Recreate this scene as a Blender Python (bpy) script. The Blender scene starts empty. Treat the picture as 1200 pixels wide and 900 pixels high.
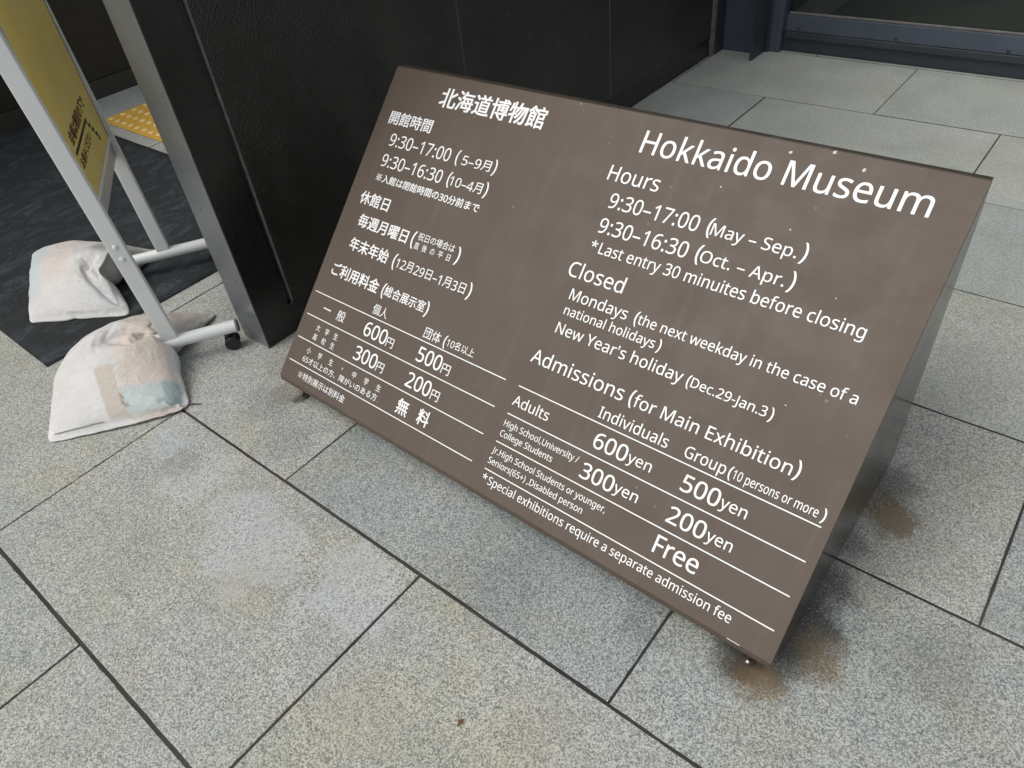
import bpy, bmesh, math, random
from mathutils import Vector, Matrix, noise

rad = math.radians
scene = bpy.context.scene
COL = scene.collection
rng = random.Random(7)

# ---------------------------------------------------------------- camera
RW = [[0.7760543, 0.6230955, -0.0974249], [0.3565182, -0.5608679, -0.7472094], [-0.5202254, 0.5451414, -0.6574089]]
cam_data = bpy.data.cameras.new("camera")
cam = bpy.data.objects.new("camera", cam_data)
COL.objects.link(cam)
M = Matrix(((RW[0][0], -RW[1][0], -RW[2][0], 0.0),
            (RW[0][1], -RW[1][1], -RW[2][1], 0.0),
            (RW[0][2], -RW[1][2], -RW[2][2], 1.4),
            (0, 0, 0, 1)))
cam.matrix_world = M
cam_data.sensor_width = 36.0
cam_data.lens = 36.0 * 856.349 / 1200.0
cam_data.clip_start = 0.02
cam_data.clip_end = 500.0
scene.camera = cam

# ---------------------------------------------------------------- light
SUN_ELEV, SUN_AZ = 56.0, 209.0      # compass-like: direction the light comes from, measured from +Y clockwise
world = bpy.data.worlds.new("World")
scene.world = world
world.use_nodes = True
wn, wl = world.node_tree.nodes, world.node_tree.links
bg = wn["Background"]
sky = wn.new("ShaderNodeTexSky")
sky.sky_type = 'NISHITA'
sky.sun_disc = False
sky.sun_elevation = rad(SUN_ELEV)
sky.sun_rotation = rad(SUN_AZ)
sky.air_density = 1.0
sky.dust_density = 3.0
hs = wn.new("ShaderNodeHueSaturation")
hs.inputs["Saturation"].default_value = 0.22
wl.new(sky.outputs["Color"], hs.inputs["Color"])
wl.new(hs.outputs["Color"], bg.inputs["Color"])
bg.inputs["Strength"].default_value = 0.15
sun_data = bpy.data.lights.new("sun", 'SUN')
sun_data.energy = 1.15
sun_data.angle = rad(40)
sun_data.color = (1.0, 0.97, 0.93)
sun = bpy.data.objects.new("sun", sun_data)
COL.objects.link(sun)
_d = Vector((math.sin(rad(SUN_AZ)) * math.cos(rad(SUN_ELEV)), math.cos(rad(SUN_AZ)) * math.cos(rad(SUN_ELEV)), math.sin(rad(SUN_ELEV))))
sun.rotation_euler = (-_d).to_track_quat('-Z', 'Y').to_euler()
scene.view_settings.view_transform = 'Standard'
scene.view_settings.look = 'None'
scene.view_settings.gamma = 1.0
scene.view_settings.use_curve_mapping = False
scene.view_settings.exposure = 0.20

# ---------------------------------------------------------------- helpers
def obj(name, bm, mat=None, parent=None, smooth=False, bevel=0.0, seg=2):
    me = bpy.data.meshes.new(name)
    if isinstance(bm, bmesh.types.BMesh):
        if smooth:
            for f in bm.faces:
                f.smooth = True
        bm.to_mesh(me)
        bm.free()
    o = bpy.data.objects.new(name, me)
    COL.objects.link(o)
    for m in (mat if isinstance(mat, (list, tuple)) else [mat]):
        if m is not None:
            me.materials.append(m)
    if parent is not None:
        o.parent = parent
    if bevel > 0:
        b = o.modifiers.new("bevel", 'BEVEL')
        b.width = bevel
        b.segments = seg
        b.limit_method = 'ANGLE'
        b.angle_limit = rad(35)
    return o

def tag(o, label=None, cat=None, group=None, kind=None):
    if label: o["label"] = label
    if cat: o["category"] = cat
    if group: o["group"] = group
    if kind: o["kind"] = kind
    return o

def empty(name, loc=(0, 0, 0), rz=0.0):
    o = bpy.data.objects.new(name, None)
    o.empty_display_size = 0.1
    o.location = loc
    o.rotation_euler = (0, 0, rz)
    COL.objects.link(o)
    return o

def add_box(bm, x0, x1, y0, y1, z0, z1):
    vs = [bm.verts.new(p) for p in ((x0, y0, z0), (x1, y0, z0), (x1, y1, z0), (x0, y1, z0),
                                    (x0, y0, z1), (x1, y0, z1), (x1, y1, z1), (x0, y1, z1))]
    for f in ((0, 3, 2, 1), (4, 5, 6, 7), (0, 1, 5, 4), (1, 2, 6, 5), (2, 3, 7, 6), (3, 0, 4, 7)):
        bm.faces.new([vs[i] for i in f])
    return vs

def box(x0, x1, y0, y1, z0, z1):
    bm = bmesh.new()
    add_box(bm, x0, x1, y0, y1, z0, z1)
    return bm

def add_frame_box(bm, c, ax, ay, az):
    """box centred at c with half-extent vectors ax, ay, az"""
    c, ax, ay, az = Vector(c), Vector(ax), Vector(ay), Vector(az)
    vs = [bm.verts.new(c + ax * i + ay * j + az * k) for k in (-1, 1) for (i, j) in ((-1, -1), (1, -1), (1, 1), (-1, 1))]
    for f in ((0, 3, 2, 1), (4, 5, 6, 7), (0, 1, 5, 4), (1, 2, 6, 5), (2, 3, 7, 6), (3, 0, 4, 7)):
        bm.faces.new([vs[i] for i in f])

def add_tube(bm, p0, p1, r, n=20, r1=None, cap=True):
    p0, p1 = Vector(p0), Vector(p1)
    r1 = r if r1 is None else r1
    d = (p1 - p0).normalized()
    a = d.orthogonal().normalized()
    b = d.cross(a)
    A, B = [], []
    for i in range(n):
        t = 2 * math.pi * i / n
        o = a * math.cos(t) + b * math.sin(t)
        A.append(bm.verts.new(p0 + o * r))
        B.append(bm.verts.new(p1 + o * r1))
    for i in range(n):
        bm.faces.new((A[i], A[(i + 1) % n], B[(i + 1) % n], B[i]))
    if cap:
        bm.faces.new(list(reversed(A)))
        bm.faces.new(B)

def add_lathe(bm, c, axis, prof, n=24):
    """prof: list of (r, h) along axis"""
    c, axis = Vector(c), Vector(axis).normalized()
    a = axis.orthogonal().normalized()
    b = axis.cross(a)
    rings = []
    for r, h in prof:
        rings.append([bm.verts.new(c + axis * h + (a * math.cos(2 * math.pi * i / n) + b * math.sin(2 * math.pi * i / n)) * r) for i in range(n)])
    for R0, R1 in zip(rings, rings[1:]):
        for i in range(n):
            bm.faces.new((R0[i], R0[(i + 1) % n], R1[(i + 1) % n], R1[i]))
    bm.faces.new(list(reversed(rings[0])))
    bm.faces.new(rings[-1])

# ---------------------------------------------------------------- materials
class NT:
    def __init__(self, name):
        self.m = bpy.data.materials.new(name)
        self.m.use_nodes = True
        self.t = self.m.node_tree
        self.n, self.l = self.t.nodes, self.t.links
        self.p = self.n["Principled BSDF"]
        self.tc = self.n.new("ShaderNodeTexCoord")
    def set(self, **k):
        for a, v in k.items():
            s = self.p.inputs[a.replace('_', ' ')]
            if hasattr(v, 'is_linked') or hasattr(v, 'node'):
                self.l.new(v, s)
            else:
                s.default_value = v
        return self
    def coord(self, which="Object", scale=(1, 1, 1), rot=(0, 0, 0), loc=(0, 0, 0)):
        mp = self.n.new("ShaderNodeMapping")
        mp.inputs["Scale"].default_value = scale
        mp.inputs["Rotation"].default_value = rot
        mp.inputs["Location"].default_value = loc
        self.l.new(self.tc.outputs[which], mp.inputs["Vector"])
        return mp.outputs["Vector"]
    def noise(self, vec, scale, detail=2.0, rough=0.5, dist=0.0, out="Fac"):
        x = self.n.new("ShaderNodeTexNoise")
        x.inputs["Scale"].default_value = scale
        x.inputs["Detail"].default_value = detail
        x.inputs["Roughness"].default_value = rough
        x.inputs["Distortion"].default_value = dist
        self.l.new(vec, x.inputs["Vector"])
        return x.outputs[out]
    def voro(self, vec, scale, feature='F1', out="Distance", rnd=1.0):
        x = self.n.new("ShaderNodeTexVoronoi")
        x.feature = feature
        x.inputs["Scale"].default_value = scale
        x.inputs["Randomness"].default_value = rnd
        self.l.new(vec, x.inputs["Vector"])
        return x.outputs[out]
    def ramp(self, fac, stops, interp='LINEAR'):
        r = self.n.new("ShaderNodeValToRGB")
        r.color_ramp.interpolation = interp
        e = r.color_ramp.elements
        while len(e) < len(stops):
            e.new(0.5)
        for el, (p, c) in zip(e, stops):
            el.position = p
            el.color = (c, c, c, 1) if isinstance(c, (int, float)) else (*c, 1)
        self.l.new(fac, r.inputs["Fac"])
        return r.outputs["Color"]
    def math(self, op, a, b=0.0, clamp=False):
        x = self.n.new("ShaderNodeMath")
        x.operation = op
        x.use_clamp = clamp
        for i, v in ((0, a), (1, b)):
            if hasattr(v, 'node'): self.l.new(v, x.inputs[i])
            else: x.inputs[i].default_value = v
        return x.outputs[0]
    def mix(self, fac, a, b, mode='MIX'):
        x = self.n.new("ShaderNodeMix")
        x.data_type = 'RGBA'
        x.blend_type = mode
        for s, v in ((x.inputs[0], fac), (x.inputs[6], a), (x.inputs[7], b)):
            if hasattr(v, 'node'): self.l.new(v, s)
            elif isinstance(v, (int, float)): s.default_value = v
            else: s.default_value = (*v, 1)
        return x.outputs[2]
    def bump(self, h, strength=0.3, dist=0.001):
        b = self.n.new("ShaderNodeBump")
        b.inputs["Strength"].default_value = strength
        b.inputs["Distance"].default_value = dist
        self.l.new(h, b.inputs["Height"])
        self.l.new(b.outputs["Normal"], self.p.inputs["Normal"])
        return self
    def blob(self, centre, r, vec, soft=0.6):
        """1 inside a blotch of radius r around centre, broken up by vec jitter"""
        d = self.n.new("ShaderNodeVectorMath")
        d.operation = 'DISTANCE'
        self.l.new(vec, d.inputs[0])
        d.inputs[1].default_value = centre
        mr = self.n.new("ShaderNodeMapRange")
        mr.interpolation_type = 'SMOOTHSTEP'
        mr.inputs["From Min"].default_value = r
        mr.inputs["From Max"].default_value = r * (1 - soft)
        self.l.new(d.outputs["Value"], mr.inputs["Value"])
        return mr.outputs["Result"]

def jitter(nt, vec, scale, amt):
    nz = nt.noise(vec, scale, 3, 0.6, out="Color")
    s = nt.n.new("ShaderNodeVectorMath"); s.operation = 'SUBTRACT'
    nt.l.new(nz, s.inputs[0]); s.inputs[1].default_value = (0.5, 0.5, 0.5)
    k = nt.n.new("ShaderNodeVectorMath"); k.operation = 'MULTIPLY'
    nt.l.new(s.outputs[0], k.inputs[0]); k.inputs[1].default_value = (amt, amt, 0)
    a = nt.n.new("ShaderNodeVectorMath"); a.operation = 'ADD'
    nt.l.new(vec, a.inputs[0]); nt.l.new(k.outputs[0], a.inputs[1])
    return a.outputs[0]

def m_granite():
    t = NT("granite_paving")
    v = t.coord("Object")
    at = t.n.new("ShaderNodeAttribute"); at.attribute_name = "slab"
    tint = at.outputs["Fac"]
    # mineral grains
    g1 = t.noise(v, 520, 2, 0.6)
    g2 = t.noise(v, 230, 3, 0.65)
    vo = t.voro(v, 400, out="Color")
    sep = t.n.new("ShaderNodeSeparateColor"); t.l.new(vo, sep.inputs[0])
    grain = t.math('ADD', t.math('MULTIPLY', g1, 0.45), t.math('ADD', t.math('MULTIPLY', g2, 0.25), t.math('MULTIPLY', sep.outputs[0], 0.30)))
    patch = t.noise(v, 4.5, 5, 0.62, 0.4)           # where the darker mica shows more
    grain2 = t.math('ADD', grain, t.math('MULTIPLY', t.math('SUBTRACT', patch, 0.5), 0.22))
    base = t.ramp(grain2, [(0.30, (0.12, 0.124, 0.12)), (0.41, (0.245, 0.25, 0.242)), (0.50, (0.385, 0.39, 0.375)), (0.60, (0.51, 0.51, 0.49)), (0.75, (0.60, 0.595, 0.57))])
    # feldspar warmth in broad clouds
    warm = t.ramp(t.noise(v, 3.1, 4, 0.6, 0.6), [(0.46, 0.0), (0.68, 1.0)])
    base = t.mix(t.math('MULTIPLY', warm, 0.5), base, t.mix(1.0, base, (1.02, 0.95, 0.72), 'MULTIPLY'))
    cool = t.ramp(t.noise(t.coord("Object", loc=(5, 3, 0)), 2.7, 4, 0.6, 0.5), [(0.5, 0.0), (0.7, 1.0)])
    base = t.mix(t.math('MULTIPLY', cool, 0.6), base, t.mix(1.0, base, (0.84, 0.93, 0.97), 'MULTIPLY'))
    base = t.mix(1.0, base, t.ramp(tint, [(0.0, (0.80, 0.845, 0.85)), (0.5, (0.93, 0.945, 0.905)), (1.0, (1.0, 0.995, 0.945))]), 'MULTIPLY')
    # pale worn patches (grout haze wiped over the stone)
    jv = jitter(t, jitter(t, v, 26, 0.075), 6.0, 0.24)
    pale = None
    for c, r, s in [((-1.244, 0.344), 0.13, 0.55), ((-1.373, 0.412), 0.11, 0.45), ((-1.594, 0.401), 0.12, 0.45), ((-0.965, 0.425), 0.12, 0.5), ((-1.3, 0.3), 0.08, 0.5), ((-1.02, 0.44), 0.09, 0.45), ((-1.05, 0.3), 0.05, 0.45), ((-1.8, 0.44), 0.1, 0.35), ((-1.2, 0.22), 0.06, 0.4)]:
        b = t.math('MULTIPLY', t.blob((*c, 0), r, jv, 0.30), s)
        pale = b if pale is None else t.math('MAXIMUM', pale, b)
    base = t.mix(t.math('MULTIPLY', pale, 1.1, True), base, t.mix(0.75, base, (0.475, 0.495, 0.51)))
    # weathering stains; dark ones beside the sign also paint its contact shadow
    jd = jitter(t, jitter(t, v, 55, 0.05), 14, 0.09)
    stain_shade_break = t.ramp(g2, [(0.36, 1.0), (0.64, 0.34)])
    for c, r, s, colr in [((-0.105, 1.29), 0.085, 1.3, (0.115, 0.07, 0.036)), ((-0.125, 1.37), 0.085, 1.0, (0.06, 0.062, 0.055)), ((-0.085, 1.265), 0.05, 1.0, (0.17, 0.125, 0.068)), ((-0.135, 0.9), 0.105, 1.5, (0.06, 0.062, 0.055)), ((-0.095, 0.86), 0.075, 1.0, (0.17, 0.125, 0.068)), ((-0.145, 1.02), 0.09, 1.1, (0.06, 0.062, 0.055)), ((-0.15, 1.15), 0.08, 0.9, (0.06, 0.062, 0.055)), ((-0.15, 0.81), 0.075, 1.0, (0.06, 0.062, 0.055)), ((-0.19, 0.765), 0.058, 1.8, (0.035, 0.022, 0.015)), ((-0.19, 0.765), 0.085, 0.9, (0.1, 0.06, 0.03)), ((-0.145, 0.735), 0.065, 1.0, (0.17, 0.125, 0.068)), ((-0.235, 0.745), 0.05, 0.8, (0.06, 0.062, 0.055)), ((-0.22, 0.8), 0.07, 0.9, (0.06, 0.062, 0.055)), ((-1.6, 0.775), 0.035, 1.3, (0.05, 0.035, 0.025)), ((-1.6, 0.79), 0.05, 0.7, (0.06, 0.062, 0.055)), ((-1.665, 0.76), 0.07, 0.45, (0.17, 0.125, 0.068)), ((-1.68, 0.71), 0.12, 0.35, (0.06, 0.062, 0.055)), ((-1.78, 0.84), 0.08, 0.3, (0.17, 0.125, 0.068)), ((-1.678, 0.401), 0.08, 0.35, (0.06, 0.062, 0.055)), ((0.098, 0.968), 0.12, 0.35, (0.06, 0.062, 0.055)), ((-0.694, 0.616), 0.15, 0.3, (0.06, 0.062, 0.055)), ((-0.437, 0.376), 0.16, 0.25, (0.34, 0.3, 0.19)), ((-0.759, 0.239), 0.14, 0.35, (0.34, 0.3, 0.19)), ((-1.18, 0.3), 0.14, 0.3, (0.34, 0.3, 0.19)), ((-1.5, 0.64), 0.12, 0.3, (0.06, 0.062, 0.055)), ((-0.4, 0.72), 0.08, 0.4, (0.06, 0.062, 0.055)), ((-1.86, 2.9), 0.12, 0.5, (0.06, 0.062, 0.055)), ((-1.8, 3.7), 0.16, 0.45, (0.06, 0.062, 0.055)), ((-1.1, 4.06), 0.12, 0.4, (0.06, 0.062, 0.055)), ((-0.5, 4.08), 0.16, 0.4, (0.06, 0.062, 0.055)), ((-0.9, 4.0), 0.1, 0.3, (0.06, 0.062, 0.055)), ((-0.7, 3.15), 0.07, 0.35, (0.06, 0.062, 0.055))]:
        b = t.math('MULTIPLY', t.math('MULTIPLY', t.blob((*c, 0), r, jd, 0.65), s), stain_shade_break, True)
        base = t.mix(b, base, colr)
    mv = t.voro(v, 330, out='Color'); ms = t.n.new('ShaderNodeSeparateColor'); t.l.new(mv, ms.inputs[0])
    mica = t.math('MULTIPLY', t.ramp(ms.outputs[1], [(0.74, 0.0), (0.80, 1.0)]), t.ramp(patch, [(0.35, 0.30), (0.6, 1.0)]))
    base = t.mix(t.math('MULTIPLY', mica, 0.66), base, (0.075, 0.08, 0.08))
    # odd dark flecks
    fl = t.ramp(t.voro(v, 7.0), [(0.0, 1.0), (0.022, 0.0)], 'CONSTANT')
    base = t.mix(t.math('MULTIPLY', fl, 0.75), base, (0.07, 0.07, 0.068))
    fin = t.n.new('ShaderNodeAttribute'); fin.attribute_name = 'back_light'
    base = t.mix(t.math('MULTIPLY', fin.outputs['Fac'], 0.5), base, t.mix(1.0, (0.385, 0.42, 0.38), t.ramp(patch, [(0.3, 0.90), (0.7, 1.03)]), 'MULTIPLY'))  # brighter light of the back rows, painted in as a paler, greener base
    t.set(Base_Color=base, Roughness=t.ramp(patch, [(0.3, 0.5), (0.7, 0.72)]), Specular_IOR_Level=0.35)
    t.bump(grain, 0.15, 0.001)
    return t.m

def m_plain(name, col, rough=0.5, metal=0.0, var=0.06, scale=8.0, spec=0.5, bump=0.0, bscale=200, grime=None):
    t = NT(name)
    v = t.coord("Object")
    n = t.noise(v, scale, 4, 0.6)
    lo = tuple(c * (1 - var) for c in col); hi = tuple(min(1, c * (1 + var)) for c in col)
    c = t.ramp(n, [(0.3, lo), (0.7, hi)])
    if grime:
        g = t.ramp(t.noise(v, grime[0], 5, 0.7, 0.5), [(grime[1], 0.0), (grime[1] + 0.18, 1.0)])
        c = t.mix(t.math('MULTIPLY', g, grime[2]), c, grime[3])
    t.set(Base_Color=c, Metallic=metal, Specular_IOR_Level=spec,
          Roughness=t.ramp(t.noise(v, scale * 2.3, 3, 0.6), [(0.3, max(0.02, rough * 0.85)), (0.7, min(1, rough * 1.15))]))
    if bump:
        t.bump(t.noise(v, bscale, 3, 0.6), bump, 0.001)
    return t.m

def m_brown(name, col=(0.096, 0.074, 0.057), rough=0.48):
    t = NT(name)
    v = t.coord("Object")
    c = t.ramp(t.noise(v, 5.0, 5, 0.65, 0.4), [(0.3, tuple(x * 0.93 for x in col)), (0.7, tuple(x * 1.07 for x in col))])
    streak = t.ramp(t.noise(t.coord("Object", scale=(38, 2.2, 2.2)), 1.0, 4, 0.6), [(0.52, 0.0), (0.8, 1.0)])
    c = t.mix(t.math('MULTIPLY', streak, 0.20), c, (0.16, 0.145, 0.13))
    blot = t.ramp(t.noise(v, 31, 4, 0.7, 0.3), [(0.66, 0.0), (0.76, 1.0)])
    c = t.mix(t.math('MULTIPLY', blot, 0.22), c, (0.19, 0.175, 0.16))
    pick = t.ramp(t.voro(v, 15.0), [(0.0, 1.0), (0.030, 1.0), (0.055, 0.0)])
    c = t.mix(t.math('MULTIPLY', pick, 0.5), c, (0.26, 0.25, 0.23))
    pick2 = t.ramp(t.voro(t.coord("Object", loc=(3, 1, 2)), 9.0), [(0.0, 1.0), (0.016, 1.0), (0.024, 0.0)])
    c = t.mix(t.math('MULTIPLY', pick2, 0.5), c, (0.06, 0.045, 0.035))
    t.set(Base_Color=c, Roughness=t.ramp(t.noise(v, 11, 4, 0.6), [(0.3, rough * 0.85), (0.7, rough * 1.2)]), Specular_IOR_Level=0.22)
    t.bump(t.noise(v, 6, 2, 0.5), 0.06, 0.01)
    return t.m

def m_hammered():
    t = NT("hammered_black_metal")
    v = t.coord("Object")
    n = t.noise(t.coord('Object', scale=(1, 1, 0.6)), 190, 2, 0.5)
    c = t.ramp(t.noise(v, 2.0, 4, 0.6), [(0.3, (0.013, 0.0125, 0.010)), (0.7, (0.024, 0.023, 0.019))])
    sc = t.ramp(t.noise(t.coord("Object", scale=(60, 60, 6)), 1.0, 2, 0.5), [(0.80, 0.0), (0.84, 1.0)])
    c = t.mix(t.math('MULTIPLY', sc, 0.25), c, (0.10, 0.10, 0.095))
    t.set(Base_Color=c, Roughness=0.30, Specular_IOR_Level=0.6)
    t.bump(t.math('MULTIPLY', n, t.ramp(t.noise(v, 3.5, 3, 0.6), [(0.35, 0.25), (0.65, 1.0)])), 1.0, 0.007)
    return t.m

def m_mat():
    t = NT("charcoal_entrance_mat")
    v = t.coord("Object")
    fib = t.noise(v, 320, 3, 0.7)
    wet_sheen = t.ramp(t.noise(t.coord("Object", scale=(1.9, 1.0, 1)), 7.0, 6, 0.75, 1.2), [(0.50, 0.0), (0.62, 1.0)])
    c = t.ramp(fib, [(0.3, (0.010, 0.0115, 0.0125)), (0.7, (0.030, 0.034, 0.036))])
    c = t.mix(t.math('MULTIPLY', wet_sheen, 0.85), c, (0.050, 0.058, 0.066))  # sky sheen on the wet streaks, painted into the mat colour
    t.set(Base_Color=c, Roughness=0.85, Specular_IOR_Level=0.25)
    t.bump(fib, 0.7, 0.003)
    return t.m

def m_cloth(front):
    t = NT("woven_sandbag_cloth")
    u = t.n.new("ShaderNodeUVMap"); u.uv_map = "UVMap"
    sep = t.n.new("ShaderNodeSeparateXYZ"); t.l.new(u.outputs[0], sep.inputs[0])
    s, q = sep.outputs[0], sep.outputs[1]
    v = t.coord("Object")
    c = t.ramp(t.noise(v, 9, 5, 0.6), [(0.3, (0.70, 0.69, 0.665)), (0.7, (0.80, 0.79, 0.77))])
    def band(x, a, b, soft=0.012):
        up = t.ramp(x, [(a - soft, 0.0), (a + soft, 1.0)]); dn = t.ramp(x, [(b - soft, 1.0), (b + soft, 0.0)])
        return t.math('MULTIPLY', up, dn)
    if front:
        c = t.mix(t.math('MULTIPLY', band(s, 0.60, 0.99, 0.05), 0.8), c, (0.72, 0.62, 0.53))
        cy = t.math('MULTIPLY', band(s, 0.57, 0.995), band(q, 0.02, 0.16))
        c = t.mix(t.math('MULTIPLY', cy, 0.9), c, (0.60, 0.68, 0.67))
        tp = t.math('MULTIPLY', band(s, 0.86, 0.995), band(q, 0.01, 0.16))
        c = t.mix(t.math('MULTIPLY', tp, 0.75), c, (0.33, 0.44, 0.43))
        be = t.math('MULTIPLY', band(s, 0.44, 0.57, 0.008), band(q, 0.02, 0.30, 0.01))
        c = t.mix(t.math('MULTIPLY', be, 0.75), c, (0.60, 0.52, 0.42))
        br = t.math('MULTIPLY', band(s, 0.555, 0.60, 0.01), band(q, 0.02, 0.15, 0.03))
        c = t.mix(t.math('MULTIPLY', br, t.ramp(t.noise(v, 60, 4, 0.7), [(0.45, 0.0), (0.6, 0.9)])), c, (0.28, 0.19, 0.12))
        rear = t.ramp(q, [(0.60, 0.0), (0.72, 1.0)])
        c = t.mix(t.math('MULTIPLY', rear, 0.45), c, (0.40, 0.38, 0.33))
    else:
        c = t.mix(t.math('MULTIPLY', band(s, 0.22, 0.56, 0.03), t.math('MULTIPLY', t.ramp(q, [(0.18, 0.0), (0.34, 1.0)]), 0.7)), c, (0.73, 0.65, 0.59))
        c = t.mix(t.math('MULTIPLY', band(s, -0.1, 0.21, 0.02), t.math('MULTIPLY', t.ramp(q, [(0.12, 0.0), (0.30, 1.0)]), 0.75)), c, (0.60, 0.69, 0.70))
        c = t.mix(t.math('MULTIPLY', band(s, 0.70, 0.95, 0.02), t.math('MULTIPLY', band(q, 0.03, 0.22, 0.02), 0.5)), c, (0.65, 0.70, 0.72))
        c = t.mix(t.math('MULTIPLY', t.math('MULTIPLY', t.ramp(s, [(0.62, 0.0), (0.72, 1.0)]), t.ramp(q, [(0.50, 0.0), (0.60, 1.0)])), 0.7), c, (0.30, 0.275, 0.22))
    dirt = t.ramp(t.noise(v, 14, 5, 0.7, 0.4), [(0.58, 0.0), (0.8, 1.0)])
    c = t.mix(t.math('MULTIPLY', dirt, 0.22), c, (0.45, 0.41, 0.35))
    w1 = t.n.new("ShaderNodeTexWave"); w1.inputs["Scale"].default_value = 95; w1.inputs["Distortion"].default_value = 1.2; w1.bands_direction = 'X'
    w2 = t.n.new("ShaderNodeTexWave"); w2.inputs["Scale"].default_value = 95; w2.inputs["Distortion"].default_value = 1.2; w2.bands_direction = 'Y'
    t.l.new(u.outputs[0], w1.inputs[0]); t.l.new(u.outputs[0], w2.inputs[0])
    weave = t.math('ADD', t.math('MULTIPLY', w1.outputs["Fac"], 0.5), t.math('MULTIPLY', w2.outputs["Fac"], 0.5))
    c = t.mix(t.math('MULTIPLY', weave, 0.12), c, (0.45, 0.44, 0.42))
    t.set(Base_Color=c, Roughness=0.75, Specular_IOR_Level=0.3)
    cr = t.math('ADD', t.noise(v, 24, 6, 0.7, 1.2), t.math('MULTIPLY', t.noise(t.coord('UV', scale=(7, 26, 1)), 1.0, 4, 0.65, 0.8), 0.7))
    t.bump(t.math('ADD', t.math('MULTIPLY', cr, 3.0), t.math('MULTIPLY', weave, 0.3)), 0.75, 0.0045)
    return t.m

def m_glass():
    t = NT("door_glass")
    t.set(Base_Color=(0.72, 0.80, 0.76, 1), Roughness=0.02, Transmission_Weight=1.0, IOR=1.45)
    return t.m

MAT = dict(
    granite=m_granite(),
    joint=m_plain("joint_mortar", (0.036, 0.034, 0.030), 0.9, var=0.6, scale=2.5),
    ground=m_plain("ground_concrete", (0.30, 0.30, 0.29), 0.8, var=0.15),
    brown=m_brown("brown_painted_metal"),
    brown_gloss=m_brown("brown_gloss_metal", (0.050, 0.041, 0.032), 0.16),
    white=m_plain("white_lettering", (0.80, 0.80, 0.79), 0.5, var=0.03),
    hammer=m_hammered(),
    black_sheet=m_plain("black_sheet_metal", (0.013, 0.013, 0.012), 0.28, var=0.1),
    seam=m_plain("pale_sealant", (0.11, 0.11, 0.10), 0.6, var=0.3, scale=25),
    seam_dull=m_plain("dull_sealant", (0.055, 0.055, 0.05), 0.6, var=0.3, scale=25),
    endface=m_plain("grey_sheet_metal", (0.20, 0.21, 0.22), 0.30, 0.45, var=0.14, scale=5),
    mat=m_mat(),
    mat_edge=m_plain("mat_rubber_edge", (0.012, 0.012, 0.012), 0.6),
    yellow=m_plain("tactile_yellow", (0.62, 0.36, 0.055), 0.6, var=0.1, grime=(9, 0.55, 0.35, (0.42, 0.27, 0.07))),
    dome=m_plain("tactile_worn_dome", (0.74, 0.58, 0.26), 0.55, var=0.12),
    alu=m_plain("silver_aluminium", (0.68, 0.70, 0.68), 0.42, 0.05, var=0.04, scale=4),
    alu_dark=m_plain("dull_aluminium", (0.40, 0.41, 0.385), 0.42, 0.3, var=0.05, scale=5),
    board=m_plain("yellow_poster", (0.80, 0.60, 0.14), 0.5, var=0.08, scale=3.0, spec=0.15, grime=(3.0, 0.46, 0.6, (0.76, 0.66, 0.28))),
    redtext=m_plain("red_brown_print", (0.14, 0.030, 0.018), 0.6, spec=0.1),
    blacktext=m_plain("black_print", (0.008, 0.008, 0.008), 0.6, spec=0.1),
    rubber=m_plain("black_plastic", (0.010, 0.010, 0.011), 0.38),
    plug=m_plain("grey_plastic_plug", (0.16, 0.17, 0.165), 0.5),
    bag_front=m_cloth(True),
    bag_rear=m_cloth(False),
    seam_thread=m_plain("bag_seam_thread", (0.10, 0.095, 0.09), 0.8),
    door=m_plain("blue_grey_door_paint", (0.060, 0.074, 0.098), 0.38, var=0.12, scale=6, grime=(14, 0.60, 0.4, (0.11, 0.115, 0.12))),
    door_dark=m_plain("dark_kick_plate", (0.030, 0.035, 0.042), 0.42, var=0.15, scale=6, grime=(18, 0.60, 0.35, (0.09, 0.09, 0.085))),
    dusty=m_plain("dusty_metal_edge", (0.13, 0.125, 0.115), 0.6, var=0.3, scale=20),
    steel=m_plain("stainless_steel", (0.50, 0.49, 0.47), 0.28, 0.9, var=0.1, scale=40),
    rust=m_plain("rusty_steel", (0.045, 0.030, 0.022), 0.75, var=0.4, scale=60),
    glass=m_glass(),
    inside=m_plain("dim_interior", (0.085, 0.105, 0.090), 0.5, var=0.2, scale=2),
    backwall=m_plain("dark_brown_cladding", (0.022, 0.021, 0.017), 0.45, var=0.15),
    dust=m_plain("white_dust", (0.55, 0.54, 0.50), 0.9, var=0.1),
    debris=m_plain("dry_debris", (0.10, 0.075, 0.05), 0.9, var=0.3),
)

# ---------------------------------------------------------------- setting: ground
g = obj("ground", box(-120, 120, -120, 120, -0.30, -0.011), MAT["ground"])
tag(g, kind="structure")
jb = obj("joint_bed", box(-9, 9, -7, 4.6, -0.0105, -0.0022), MAT["joint"])
tag(jb, kind="structure")

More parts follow.
